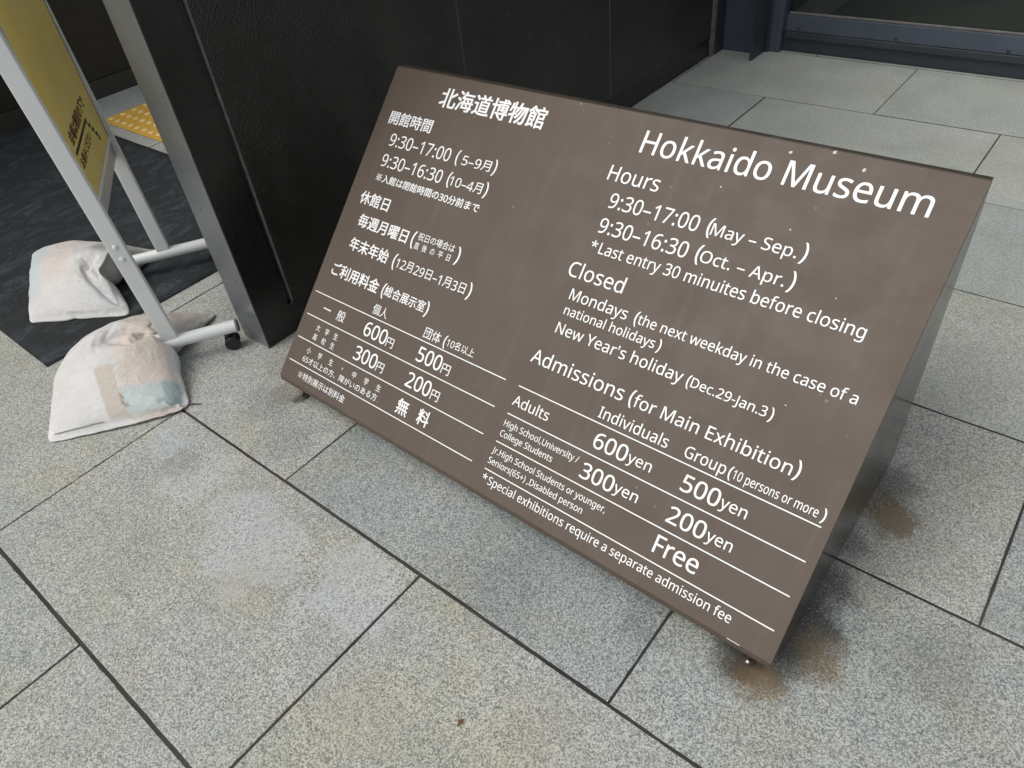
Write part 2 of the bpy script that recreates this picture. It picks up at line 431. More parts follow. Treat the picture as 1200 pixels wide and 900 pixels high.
def paving():
    bm = bmesh.new()
    fl = bm.faces.layers.float.new("slab")
    hl = bm.faces.layers.float.new("back_light")
    ys = [-0.034, 0.535, 1.097, 1.671, 2.251, 2.846, 3.455, 4.075, 4.60]
    y = -0.034
    while y > -6.5:
        y -= 0.568
        ys.insert(0, y)
    i0 = ys.index(-0.034)
    r = random.Random(3)
    gap_y = {0: 0.0046, 1: 0.0036, 2: 0.0034, 3: 0.0024, 4: 0.0022, 5: 0.0022, 6: 0.0026, 7: 0.0028}
    for i in range(len(ys) - 1):
        k = i - i0
        ph = -0.873 if (k % 2 == 0) else -1.377
        x = ph - 1.009 * 8
        ga = gap_y.get(k, 0.0055)
        gb = gap_y.get(k + 1, 0.0055)
        while x < 8.6:
            gx = 0.0028 if k < 2 else 0.0030
            a = [x + gx, x + 1.009 - gx, ys[i] + ga, ys[i + 1] - gb]
            for j in range(4):
                a[j] += r.uniform(-0.0008, 0.0008)
            dz = r.uniform(-0.0007, 0.0007)
            t = r.random()
            t = {(1, -1.377): 0.02, (0, -1.882): 0.75, (1, -2.386): 0.70, (1, -0.368): 0.35, (0, -0.873): 0.62, (-1, -1.377): 0.7, (-1, -2.386): 0.6}.get((k, round(x, 3)), t)
            e = 0.0013 if k < 3 else 0.0006
            near = -1 <= k <= 3 and -3.5 < x < 1.2
            nx_, ny_ = (36, 22) if near else (1, 1)
            def outline(ins, zz):
                pts = []
                for q in range(nx_): pts.append((a[0] + (a[1] - a[0]) * q / nx_, a[2]))
                for q in range(ny_): pts.append((a[1], a[2] + (a[3] - a[2]) * q / ny_))
                for q in range(nx_): pts.append((a[1] - (a[1] - a[0]) * q / nx_, a[3]))
                for q in range(ny_): pts.append((a[0], a[3] - (a[3] - a[2]) * q / ny_))
                cx, cy = (a[0] + a[1]) / 2, (a[2] + a[3]) / 2
                out = []
                for px, py in pts:
                    w = 0.0
                    if near:
                        w = 0.0011 * noise.noise(Vector((px * 38, py * 38, k * 3.1 + ins * 200))) + 0.0016 * max(0, noise.noise(Vector((px * 13, py * 13, 4.0 + k))) - 0.25)
                    w += ins
                    out.append(bm.verts.new((px + (w if px < cx else -w) * (1 if abs(px - cx) > 0.45 else 0), py + (w if py < cy else -w) * (1 if abs(py - cy) > 0.26 else 0), zz)))
                return out
            lo, mi, hi = outline(0.0, -0.0070), outline(0.0, dz - e), outline(e, dz)
            fs = [bm.faces.new(hi)]
            nn_ = len(hi)
            for q in range(nn_):
                w = (q + 1) % nn_
                sf = bm.faces.new((lo[q], lo[w], mi[w], mi[q]))
                sf.material_index = 1
                fs.append(sf)
                fs.append(bm.faces.new((mi[q], mi[w], hi[w], hi[q])))
            for f in fs:
                f[fl] = t
                f[hl] = {2: 0.15, 3: 0.5, 4: 0.8}.get(k, 1.0 if k > 4 else 0.0)  # painted-in light grows towards the back rows
            x += 1.009
    return bm
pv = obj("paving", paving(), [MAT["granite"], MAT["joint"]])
tag(pv, kind="structure")

# entrance mat
def mat_mesh():
    bm = bmesh.new()
    x0, x1, y0, y1 = -4.925, -2.472, 0.392, 1.586
    nx, ny = 60, 32
    V = {}
    for i in range(nx + 1):
        for j in range(ny + 1):
            x = x0 + (x1 - x0) * i / nx; y = y0 + (y1 - y0) * j / ny
            e = min(i, nx - i, j, ny - j)
            z = 0.0075 + 0.0012 * noise.noise(Vector((x * 3, y * 3, 0)))
            if e == 0: z = 0.0032
            wob = 0.004 * noise.noise(Vector((x * 4, y * 4, 7)))
            V[i, j] = bm.verts.new((x + (wob if i in (0, nx) else 0), y + (wob if j in (0, ny) else 0), z))
    for i in range(nx):
        for j in range(ny):
            bm.faces.new((V[i, j], V[i + 1, j], V[i + 1, j + 1], V[i, j + 1]))
    # underside skirt
    ring = [(i, 0) for i in range(nx + 1)] + [(nx, j) for j in range(1, ny + 1)] + [(i, ny) for i in range(nx - 1, -1, -1)] + [(0, j) for j in range(ny - 1, 0, -1)]
    low = [bm.verts.new((V[k].co.x, V[k].co.y, 0.0012)) for k in ring]
    for a in range(len(ring)):
        b = (a + 1) % len(ring)
        bm.faces.new((low[a], low[b], V[ring[b]], V[ring[a]]))
    return bm
em = obj("entrance_mat", mat_mesh(), MAT["mat"], smooth=True)
tag(em, "large charcoal entrance mat lying under the sandbags and easel feet", "mat")

# tactile paving
tp = empty("tactile_paving", (-4.54, 1.662, 0))
tag(tp, "yellow tactile paving strip with rows of domes behind the dark mat", "tactile paving")
obj("slab", box(0, 1.12, 0, 0.745, 0.0015, 0.0075), MAT["yellow"], tp, bevel=0.002)
bm = bmesh.new()
for i in range(15):
    for j in range(10):
        cx, cy = 0.042 + i * 0.0735, 0.042 + j * 0.0735
        add_lathe(bm, (cx, cy, 0.0072), (0, 0, 1), [(0.0185, 0), (0.0175, 0.002), (0.0125, 0.0045), (0.006, 0.0052)], 14)
dm = obj("dome", bm, MAT["dome"], tp, smooth=True)
tag(dm, kind="stuff")

# ---------------------------------------------------------------- dark partition wall
WX = -1.8885
pw = empty("partition_wall", (WX, 0.868, 0))
tag(pw, "black hammered metal partition wall standing behind the brown sign", "wall")
def wbox(name, mat, x0, x1, y0, y1, z0, z1, bev=0.0015):
    b = box(x0 - WX, x1 - WX, y0 - 0.868, y1 - 0.868, z0, z1)
    return obj(name, b, MAT[mat], pw, bevel=bev)
HT = 2.3
wbox("core", "black_sheet", -2.015, WX - 0.02, 0.90, 4.06, 0.0, HT - 0.02)
wbox("end_face", "endface", -2.024, WX - 0.002, 0.868, 0.8985, 0.0015, HT)
wbox("corner_trim", "black_sheet", WX - 0.0185, WX, 0.8705, 0.984, 0.003, HT)
wbox("trim_groove", "black_sheet", WX - 0.0185, WX - 0.008, 0.9845, 1.0015, 0.11, HT)
wbox("trim_bead", "seam", WX - 0.0185, WX + 0.0015, 1.002, 1.0085, 0.108, HT, 0.002)
wbox("plinth", "black_sheet", WX - 0.0185, WX - 0.0035, 0.985, 3.868, 0.002, 0.104)
for (ya, yb) in ((1.0095, 1.9465), (1.9525, 2.885), (2.891, 3.868)):
    wbox("wall_panel", "hammer", WX - 0.0185, WX, ya, yb, 0.1055, HT)
wbox("panel_seam", "seam", WX - 0.0185, WX - 0.0008, 1.9475, 1.9515, 0.106, HT, 0)
wbox("panel_seam", "dusty", WX - 0.0185, WX - 0.0008, 2.886, 2.890, 0.106, HT, 0)
bm = bmesh.new()
add_lathe(bm, (0, 1.0 - 0.868, 0.106), (1, 0, 0), [(0.006, 0), (0.006, 0.002), (0.003, 0.0035)], 12)
obj("screw", bm, MAT["seam_dull"], pw)
# far wall behind the mat
bw = empty("back_wall", (-4.94, 0, 0))
tag(bw, "dark cladding wall far behind the yellow easel and mat", "wall")
obj("cladding", box(-0.2, 0, -3.0, 4.05, 0.105, 2.6), MAT["backwall"], bw, bevel=0.002)
obj("skirting", box(-0.2, 0.006, -3.0, 4.05, 0.0, 0.102), m_plain("skirting_brown", (0.042, 0.04, 0.034), 0.45), bw, bevel=0.002)

# ---------------------------------------------------------------- door front
fr = empty("door_frame", (-1.87, 3.95, 0))
tag(fr, "blue grey metal door frame with a thin fin where the black wall ends", "door frame")
def fbox(name, mat, x0, x1, y0, y1, z0, z1, bev=0.001):
    return obj(name, box(x0 + 1.87, x1 + 1.87, y0 - 3.95, y1 - 3.95, z0, z1), MAT[mat], fr, bevel=bev)
fbox("wall_stop", "dusty", -1.905, -1.8765, 3.8695, 3.8990, 0.0015, HT)
fbox("side_return", "door_dark", -1.905, -1.8735, 3.900, 4.000, 0.0015, HT)
fbox("recess_plate", "door", -1.905, -1.664, 4.0005, 4.03, 0.0015, HT)
fbox("fin", "door_dark", -1.663, -1.652, 3.880, 4.058, 0.0015, HT, 0.0015)
fbox("glazing_bead", "door_dark", -1.6515, -1.634, 4.045, 4.058, 0.0015, HT, 0.002)
fbox("post", "door", -1.6635, -1.577, 4.0585, 4.115, 0.0015, HT, 0.003)
dr = empty("glass_door", (-1.57, 4.085, 0))
tag(dr, "glazed door with a blue grey bottom rail and a row of bolts", "door")
def dbox(name, mat, x0, x1, y0, y1, z0, z1, bev=0.0015, par=None):
    return obj(name, box(x0 + 1.57, x1 + 1.57, y0 - 4.085, y1 - 4.085, z0, z1), MAT[mat], par or dr, bevel=bev)
XR = 2.2
dbox("kick_plate", "door_dark", -1.5765, XR, 4.098, 4.130, 0.004, 0.085)
rail = dbox("bottom_rail", "door", -1.566, XR, 4.085, 4.1305, 0.107, 0.187, 0.003)
dbox("drip_lip", "door_dark", -1.566, XR, 4.079, 4.1300, 0.072, 0.1055, 0.003)
dbox("glass_stop", "dusty", -1.560, XR, 4.090, 4.104, 0.1885, 0.199, 0.002)
dbox("stile", "door_dark", -1.5762, -1.5665, 4.0865, 4.1295, 0.088, HT, 0.002)
dbox("glass_pane", "glass", -1.552, XR, 4.108, 4.114, 0.1885, HT, 0)
bm = bmesh.new()
for k in range(7):
    bm2 = bmesh.new()
    add_lathe(bm2, (-1.497 + k * 0.489 + 1.57, 0.0002, 0.124), (0, -1, 0), [(0.0085, 0), (0.0085, 0.004), (0.006, 0.0075), (0.002, 0.009)], 16)
    obj("bolt", bm2, MAT["door_dark"], rail, smooth=False)
bm.free()
infl = obj("interior_floor", box(-1.57, 3.5, 4.136, 9.0, 0.002, 0.012), MAT["inside"])
tag(infl, kind="structure")
iw = obj("interior_wall", box(-1.9, 3.5, 9.0, 9.1, 0.0, 3.0), MAT["inside"])
tag(iw, "dim wall deep inside the building behind the glass door", "wall")
iw2 = obj("interior_wall", box(2.9, 3.0, 4.14, 8.99, 0.0, 2.7), MAT["inside"])
tag(iw2, "dim side wall inside the building at the right of the glass door", "wall")
iw3 = obj("interior_wall", box(-1.9, -1.8, 4.14, 8.99, 0.0, 2.7), MAT["inside"])
tag(iw3, "dim side wall inside the building at the left of the glass door", "wall")
fw = obj("facade_panel", box(2.22, 7.0, 4.09, 4.13, 0.0, 2.305), MAT["door_dark"], bevel=0.003)
tag(fw, "dark grey facade panel at the right end of the glass door", "facade panel")
hd = obj("head_panel", box(-2.0, 7.0, 4.09, 4.13, 2.31, 3.0), MAT["door_dark"], bevel=0.003)
tag(hd, "dark grey head panel above the glass door", "facade panel")
ic = obj("interior_ceiling", box(-1.9, 3.5, 4.14, 9.0, 2.72, 2.8), MAT["inside"])
tag(ic, kind="structure")

# ---------------------------------------------------------------- lettering
GL = {
    39: (315, [[224,1000,196,639,119,639,91,1000]]),
    40: (420, [[56,384,58,460,66,534,78,608,95,680,118,749,146,817,179,881,218,942,262,1000,378,1000,318,909,269,813,230,710,203,604,186,495,181,385,183,313,191,242,203,171,220,101,242,32,269,-34,300,-99,336,-161,377,-221,262,-221,218,-165,179,-105,146,-41,118,25,95,93,78,164,66,236,58,310]]),
    41: (420, [[364,384,362,310,354,236,342,164,325,93,303,25,275,-41,242,-105,203,-165,158,-221,43,-221,84,-161,120,-99,151,-34,178,32,200,101,217,171,230,242,237,313,239,385,237,459,230,531,217,604,200,675,178,744,151,812,120,878,83,941,42,1000,158,1000,203,942,242,881,275,817,303,749,325,680,342,608,354,534,362,460]]),
    42: (772, [[451,1064,423,796,692,871,711,742,454,721,620,500,500,434,381,679,273,434,148,500,312,721,57,742,77,871,343,796,314,1064]]),
    43: (801, [[450,543,728,543,728,444,450,444,450,155,349,155,349,444,70,444,70,543,349,543,349,833,450,833]]),
    44: (375, [[269,147,237,41,194,-74,148,-181,57,-181,85,-67,109,54,127,162,259,162]]),
    45: (451, [[56,321,56,430,395,430,395,321]]),
    46: (375, [[101,76,104,107,112,131,126,148,144,160,164,167,186,169,209,167,230,160,249,148,263,131,272,107,275,76,272,45,263,21,249,3,230,-10,209,-17,186,-20,164,-17,144,-10,126,3,112,21,104,45]]),
    47: (521, [[507,1000,134,0,14,0,387,1000]]),
    48: (801, [[732,501,730,423,724,351,714,284,700,224,680,170,656,123,627,82,592,48,553,21,507,2,456,-10,399,-14,356,-12,316,-4,279,8,245,25,214,48,169,95,132,154,104,225,85,307,73,399,69,501,72,604,83,697,102,779,128,849,163,908,207,954,238,976,273,993,311,1006,353,1013,399,1015,442,1013,483,1006,520,993,554,976,585,954,631,908,668,849,696,779,716,697,728,604],[192,501,194,415,201,339,212,273,229,217,250,172,278,137,312,111,352,96,399,91,446,96,487,111,520,136,548,171,570,216,587,272,599,339,606,415,608,501,606,588,599,664,587,729,570,784,548,830,520,865,487,890,446,905,399,910,352,905,312,890,278,865,250,830,229,784,212,729,201,664,194,588]]),
    49: (801, [[497,0,377,0,377,699,377,768,380,820,382,871,342,833,296,794,189,707,125,790,395,1000,497,1000]]),
    50: (801, [[728,0,67,0,67,102,329,367,457,501,488,540,514,579,535,617,550,656,559,697,562,741,556,792,540,833,513,866,477,890,434,904,385,909,339,906,296,898,257,884,220,865,182,841,144,814,78,896,165,957,197,973,231,987,267,999,305,1007,344,1012,385,1014,445,1010,498,1000,546,982,588,957,622,927,651,890,671,848,684,800,688,748,684,697,673,648,655,601,631,555,601,510,566,466,431,324,223,118,223,112,728,112]]),
    51: (801, [[690,766,688,723,679,685,665,650,646,619,622,593,593,570,560,552,523,537,483,527,483,521,529,514,570,502,606,487,636,468,662,445,684,419,700,390,712,358,719,323,721,284,717,229,703,177,681,130,649,88,607,52,555,24,493,3,421,-10,338,-14,286,-13,238,-9,192,-2,148,8,105,22,63,41,63,155,106,136,151,120,199,107,247,97,293,92,339,90,390,92,435,98,473,109,506,123,533,142,554,165,571,191,583,220,590,252,592,287,589,326,578,360,560,389,534,412,502,431,464,445,419,455,368,462,312,464,216,464,216,569,314,569,366,571,412,579,452,592,486,610,514,633,536,659,552,689,561,722,564,758,559,803,543,840,515,870,479,893,434,906,382,910,348,909,316,906,286,900,205,870,130,826,69,910,107,937,151,961,201,983,256,1000,316,1011,381,1014,440,1011,494,1003,540,989,580,969,614,944,642,914,663,882,678,846,687,808]]),
    52: (801, [[773,227,627,227,627,0,508,0,508,227,29,227,29,332,500,1006,627,1006,627,338,773,338],[508,653,509,719,511,776,513,827,515,874,510,874,482,817,450,765,150,338,508,338]]),
    53: (801, [[385,613,450,610,510,598,563,578,610,552,649,518,680,478,703,432,717,379,721,319,716,253,701,194,676,141,642,95,600,56,548,26,489,4,422,-10,347,-14,297,-12,249,-8,202,0,160,11,121,24,88,41,88,157,124,138,165,122,211,109,258,99,304,93,349,91,396,94,439,101,478,114,512,132,541,156,564,186,582,221,592,261,595,307,593,344,586,378,574,408,557,434,535,457,508,476,476,491,438,501,394,508,345,510,255,503,174,489,112,528,150,1000,651,1000,651,888,255,888,231,598,296,608]]),
    54: (801, [[77,427,78,485,82,542,89,598,99,653,113,706,130,757,152,805,179,849,211,890,249,926,293,956,342,981,399,999,463,1010,535,1014,600,1011,658,1001,658,896,602,909,538,913,477,910,423,899,377,881,337,857,303,827,275,793,253,754,235,711,221,664,211,614,204,562,200,508,209,508,224,530,242,550,262,569,285,585,311,599,340,611,372,619,407,624,445,626,501,622,552,610,597,590,638,563,671,528,699,487,719,438,731,383,735,322,731,256,718,196,696,143,666,96,630,58,586,27,536,4,480,-9,417,-14,371,-11,326,-2,284,13,245,33,209,61,176,94,147,133,123,179,103,232,89,291,80,356],[416,90,450,92,481,99,510,110,536,126,559,146,578,172,594,202,605,237,611,277,613,322,608,381,592,432,565,473,544,494,519,509,490,520,457,527,420,529,378,526,340,517,305,502,275,482,250,459,229,433,214,404,205,376,202,346,203,315,208,285,215,255,225,226,239,198,256,172,275,149,298,129,323,112,351,100,382,92]]),
    55: (801, [[190,0,601,888,62,888,62,1000,732,1000,732,905,326,0]]),
    56: (801, [[399,1014,456,1011,507,1002,555,987,596,966,631,939,660,906,682,868,695,824,699,775,696,736,687,701,673,669,654,641,631,614,604,590,574,568,542,548,508,529,548,509,586,487,620,463,652,437,679,408,701,377,718,342,728,303,731,259,727,206,713,157,690,114,660,77,622,45,576,20,524,1,467,-10,403,-14,335,-10,274,0,221,18,175,43,137,73,107,110,86,153,73,201,69,255,72,299,81,338,97,374,119,406,144,435,174,461,206,484,240,504,276,522,244,542,215,563,187,586,162,611,141,638,124,668,111,701,103,737,101,776,105,825,118,868,140,905,169,938,205,965,246,986,293,1002,344,1011],[189,254,195,208,212,167,241,132,282,106,335,89,401,84,463,89,515,106,557,132,587,168,605,210,611,258,608,289,599,318,585,344,565,368,541,390,512,410,479,429,442,447,401,464,378,472,339,454,305,435,275,415,249,393,228,370,211,345,199,317,191,287],[398,915,349,910,307,898,271,877,243,849,227,813,221,770,224,738,232,709,246,683,264,661,286,641,312,624,405,577,492,623,516,641,537,662,554,684,567,710,574,738,577,770,572,813,555,849,528,877,492,898,448,910]]),
    57: (801, [[728,573,727,516,723,459,716,403,707,347,693,294,675,243,653,195,626,151,594,110,556,74,512,44,462,19,405,1,341,-10,269,-14,204,-11,143,0,143,105,202,92,266,87,328,90,382,101,428,119,467,143,501,172,529,207,552,245,570,288,584,335,594,385,600,437,604,490,595,490,580,469,562,450,542,431,519,415,493,401,464,389,432,381,396,376,357,374,302,378,252,390,207,410,166,437,133,471,106,513,86,561,74,615,70,676,74,743,88,803,110,857,140,904,177,942,221,973,272,996,328,1009,389,1014,436,1011,480,1002,522,987,562,965,598,938,630,905,659,865,683,819,702,768,717,709,725,644],[389,910,356,908,325,901,296,890,271,874,247,853,227,828,212,797,201,762,194,723,192,678,197,618,213,567,239,526,260,506,285,491,314,479,347,473,384,471,427,474,465,483,500,498,530,518,556,541,576,567,592,596,601,624,604,654,602,684,598,714,590,744,580,774,567,802,550,828,531,851,509,871,483,888,455,900,423,908]]),
    58: (375, [[101,76,104,107,112,131,126,148,144,160,164,167,186,169,209,167,230,160,249,148,263,131,272,107,275,76,272,45,263,21,249,3,230,-10,209,-17,186,-20,164,-17,144,-10,126,3,112,21,104,45],[101,675,104,707,112,732,126,749,144,761,164,768,186,770,209,768,230,761,249,749,263,732,272,707,275,675,272,645,263,620,249,602,230,590,209,582,186,580,164,582,144,590,126,602,112,620,104,645]]),
    65: (895, [[763,0,643,310,246,310,127,0,0,0,391,1004,504,1004,894,0],[493,724,479,765,460,826,445,874,431,817,415,765,402,724,289,422,605,422]]),
    67: (885, [[564,903,513,900,465,891,420,876,379,855,343,828,311,796,283,759,261,716,242,669,229,617,221,560,218,500,223,421,236,350,257,286,287,230,325,183,372,146,427,118,491,102,563,97,606,98,648,102,688,108,803,136,803,27,765,14,726,4,687,-4,645,-10,597,-13,545,-14,486,-11,431,-4,380,9,333,26,290,49,251,76,216,108,186,144,159,184,137,228,108,310,91,401,85,501,89,575,99,644,117,709,141,768,172,823,209,871,253,913,303,949,360,977,423,998,491,1010,566,1014,617,1012,666,1007,714,999,760,987,803,972,842,955,791,849,688,887,649,896,608,901]]),
    68: (1022, [[937,510,934,445,927,384,915,328,897,276,875,228,848,185,816,146,780,112,740,83,696,57,648,37,595,21,539,9,479,2,415,0,136,0,136,1000,444,1000,503,998,558,991,611,980,660,964,706,944,748,919,786,891,821,858,851,821,877,779,898,734,915,684,927,630,935,572],[804,506,799,589,784,662,760,724,726,776,683,818,631,851,570,874,502,888,426,892,262,892,262,108,398,108,475,112,544,124,605,144,658,172,702,208,739,252,767,304,788,363,800,431]]),
    69: (779, [[695,0,136,0,136,1000,695,1000,695,889,262,889,262,577,669,577,669,468,262,468,262,111,695,111]]),
    70: (727, [[262,0,136,0,136,1000,695,1000,695,889,262,889,262,535,668,535,668,424,262,424]]),
    71: (1020, [[570,528,916,528,916,38,862,22,807,9,752,-1,695,-8,632,-13,564,-14,504,-12,448,-4,396,8,347,26,303,48,262,75,226,107,193,142,165,182,141,226,110,308,92,399,85,500,88,561,95,619,108,673,125,724,147,772,174,816,205,855,240,891,280,923,324,950,372,973,424,991,480,1004,540,1011,604,1014,659,1012,712,1007,763,999,811,987,858,972,902,955,854,846,817,861,777,875,735,887,690,896,644,901,597,903,521,898,453,882,392,854,340,817,296,771,262,715,237,651,222,579,217,500,221,424,234,353,256,289,286,233,327,185,377,146,438,118,510,101,594,95,706,102,790,119,790,416,570,416]]),
    72: (1038, [[901,0,775,0,775,466,262,466,262,0,136,0,136,1000,262,1000,262,577,775,577,775,1000,901,1000]]),
    73: (475, [[417,0,56,0,56,73,174,99,174,899,56,927,56,1000,417,1000,417,927,300,899,300,99,417,73]]),
    74: (382, [[-6,-266,-64,-261,-109,-248,-109,-141,-62,-151,-8,-155,15,-154,37,-149,58,-141,78,-130,95,-113,109,-92,120,-66,127,-33,129,6,129,1000,255,1000,255,15,251,-45,241,-98,223,-144,198,-182,168,-212,132,-236,90,-253,45,-263]]),
    76: (734, [[136,0,136,1000,262,1000,262,112,699,112,699,0]]),
    77: (1270, [[577,0,248,877,242,877,247,805,251,711,252,606,252,0,136,0,136,1000,322,1000,630,181,636,181,950,1000,1134,1000,1134,0,1010,0,1010,615,1011,712,1015,803,1020,875,1014,875,681,0]]),
    78: (1064, [[929,0,782,0,246,831,241,831,246,754,250,660,252,559,252,0,136,0,136,1000,282,1000,815,172,821,172,817,239,813,338,811,436,811,1000,929,1000]]),
    79: (1094, [[1008,501,1005,426,995,356,979,291,956,230,927,176,891,127,850,85,802,50,747,22,687,2,620,-10,548,-14,473,-10,404,2,343,23,289,51,240,86,199,128,164,176,135,231,113,291,98,357,89,428,85,503,91,601,108,691,136,772,158,816,185,856,215,891,250,923,289,951,333,974,380,992,432,1005,488,1013,549,1015,607,1013,661,1005,712,992,758,975,801,952,840,924,875,892,906,857,933,817,956,772,985,691,1003,601],[218,501,222,421,234,349,254,284,281,228,317,182,362,144,415,117,477,101,548,95,619,101,681,117,733,144,777,182,813,228,840,284,860,349,871,421,875,501,872,574,863,640,847,699,825,751,797,798,762,836,720,866,670,888,613,900,549,905,478,899,415,883,362,856,317,820,281,773,254,718,234,654,222,581]]),
    83: (769, [[703,268,698,211,684,160,660,116,627,77,585,45,536,20,479,1,416,-10,346,-14,239,-8,146,8,71,34,71,154,108,140,150,126,197,113,247,103,299,97,352,95,398,97,440,104,476,115,507,130,532,148,552,171,566,197,574,225,577,256,575,287,568,315,556,339,539,361,515,382,484,401,445,421,398,441,342,462,229,513,199,532,172,553,148,576,129,600,113,627,100,655,91,687,86,721,84,759,89,810,102,855,125,896,155,931,193,960,237,983,288,1000,343,1011,403,1014,457,1012,507,1007,555,999,599,987,641,974,679,958,640,850,527,888,486,897,444,902,401,903,361,901,326,895,296,885,270,871,249,854,232,834,221,811,214,785,211,758,214,726,221,698,232,674,249,652,272,632,301,613,337,595,379,576,430,556,486,534,535,511,579,487,616,460,647,431,672,398,689,360,700,317]]),
    84: (779, [[452,0,326,0,326,889,14,889,14,1000,763,1000,763,889,452,889]]),
    85: (1024, [[896,353,892,286,878,224,854,166,821,114,779,70,726,34,664,7,590,-9,507,-14,436,-10,372,2,315,23,266,51,223,88,188,131,161,179,142,233,130,292,126,356,126,1000,252,1000,252,352,255,305,263,263,276,225,294,192,317,162,346,138,380,119,419,106,464,98,514,95,571,99,620,110,662,128,696,153,724,183,745,219,760,260,769,304,772,353,772,1000,896,1000]]),
    89: (793, [[396,508,657,1000,793,1000,459,388,459,0,333,0,333,382,0,1000,137,1000]]),
    97: (786, [[403,763,455,761,502,754,542,742,577,725,606,703,630,676,649,643,662,605,670,561,672,511,672,0,583,0,559,106,553,106,532,81,509,58,487,39,463,22,437,9,408,-1,377,-8,341,-13,301,-14,258,-11,217,-3,180,10,147,29,118,53,95,83,78,119,68,161,64,209,68,251,79,290,96,325,121,355,153,382,192,404,238,422,293,435,355,444,424,448,552,452,552,497,547,553,534,597,511,627,480,648,442,660,396,664,358,662,320,656,284,646,185,606,147,699,182,716,221,731,263,744,309,755,355,761],[440,363,356,355,291,340,246,318,216,288,198,251,192,207,196,169,209,138,230,115,258,99,291,89,329,85,389,91,442,109,487,138,510,161,528,189,540,221,548,258,550,300,550,367]]),
    98: (861, [[242,805,240,716,235,651,242,651,266,681,296,708,331,731,371,749,420,760,475,763,529,759,578,748,623,728,663,701,700,666,730,623,754,573,771,515,781,449,784,375,780,294,767,222,746,160,717,107,680,63,637,29,588,5,534,-9,475,-14,420,-10,371,0,331,18,296,41,266,67,242,95,232,95,207,0,119,0,119,1064,242,1064],[454,661,404,658,362,648,328,631,300,607,278,576,262,539,251,493,244,440,242,380,242,374,247,289,263,218,288,162,309,135,337,115,370,100,410,91,457,88,495,91,529,100,559,115,585,136,607,162,625,195,639,232,649,275,655,323,657,377,655,431,649,479,639,521,625,558,607,590,585,615,559,635,528,650,493,658]]),
    99: (672, [[420,-14,356,-9,297,4,243,27,195,59,154,101,121,153,97,215,82,288,77,371,82,458,98,533,123,597,158,649,200,692,249,724,304,747,364,760,429,765,466,763,503,759,539,753,573,744,601,735,626,724,588,622,510,646,426,657,378,653,337,643,301,625,271,600,247,568,228,529,215,484,207,432,204,373,207,316,215,265,228,220,247,181,271,150,300,125,334,107,374,96,419,92,458,94,494,98,527,105,613,136,613,27,587,15,560,5,530,-4,498,-9,461,-13]]),
    100: (861, [[385,-14,331,-10,282,2,237,21,197,48,161,83,131,126,107,177,90,235,80,300,77,374,80,447,91,513,108,572,131,623,162,666,198,702,238,729,283,749,333,761,387,765,424,763,458,758,489,750,516,739,542,726,564,710,585,693,603,674,619,654,627,654,623,708,619,765,619,1064,742,1064,742,0,643,0,625,101,619,101,603,80,585,61,564,43,542,27,516,13,488,1,457,-7,423,-12],[405,88,450,91,489,99,522,112,550,130,572,153,599,204,615,270,620,350,620,373,615,459,600,530,574,588,553,615,525,635,491,650,450,659,403,662,366,659,332,650,302,634,276,612,254,583,227,525,210,454,204,371,210,288,227,219,254,162,276,136,302,115,332,100,366,91]]),
    101: (790, [[409,765,470,760,526,746,575,723,618,691,653,651,681,604,702,551,714,491,718,426,718,352,204,352,208,303,216,259,229,221,247,187,270,158,297,134,327,115,362,102,401,94,444,91,490,93,532,97,571,104,685,143,685,35,647,20,609,7,571,-2,532,-9,487,-13,438,-14,370,-9,307,5,250,29,199,63,157,106,123,159,97,221,82,291,77,370,82,448,95,519,118,581,150,636,188,681,235,717,287,744,345,759],[408,664,374,662,343,655,315,643,290,628,268,607,239,564,218,512,207,450,590,450,587,491,581,528,570,562,555,591,535,616,511,637,481,652,447,661]]),
    102: (482, [[465,655,276,655,276,0,153,0,153,655,21,655,21,713,153,755,153,798,156,859,165,911,181,955,203,992,231,1021,265,1043,304,1059,347,1068,396,1071,478,1064,542,1046,510,950,458,964,398,971,360,966,330,952,306,929,289,897,279,853,276,800,276,751,465,751]]),
    103: (861, [[385,765,433,762,478,752,519,737,557,715,590,686,620,651,627,651,644,751,742,751,742,-13,738,-80,726,-139,706,-191,677,-235,641,-271,595,-300,541,-320,478,-332,406,-336,353,-335,304,-331,257,-324,213,-315,173,-303,136,-289,136,-175,173,-192,215,-207,261,-218,309,-227,360,-232,413,-234,450,-232,484,-225,514,-213,541,-198,565,-177,585,-153,601,-125,612,-94,618,-60,620,-22,620,7,622,55,625,99,619,99,591,64,558,36,522,14,481,-2,436,-11,387,-14,331,-10,280,2,235,23,194,51,159,88,129,132,107,183,90,240,80,304,77,374,80,443,90,506,107,563,129,614,159,659,194,697,234,727,280,748,330,760],[402,661,362,657,326,646,295,627,268,602,245,569,228,529,215,483,207,431,204,373,207,320,213,272,223,230,237,192,256,160,278,134,304,113,334,99,367,90,405,87,441,88,474,93,503,102,528,113,551,129,570,148,586,171,599,198,609,228,616,263,620,302,622,345,622,374,619,438,612,493,599,539,580,577,556,608,527,632,491,648,449,658]]),
    104: (866, [[242,752,240,697,235,647,244,647,261,672,281,693,304,711,329,727,356,740,385,750,415,757,446,762,478,763,535,760,586,751,630,735,667,712,697,682,721,646,738,601,749,549,752,489,752,0,630,0,630,480,626,536,612,581,590,616,557,641,515,656,462,661,410,658,366,647,331,630,302,605,279,574,263,537,251,493,245,444,242,388,242,0,119,0,119,1064,242,1064]]),
    105: (361, [[242,751,242,0,119,0,119,751],[182,1032,200,1030,217,1024,232,1013,244,998,251,978,254,954,251,930,244,910,232,895,217,884,200,878,182,875,163,878,145,884,130,895,119,910,112,930,109,954,112,978,119,998,130,1013,145,1024,163,1030]]),
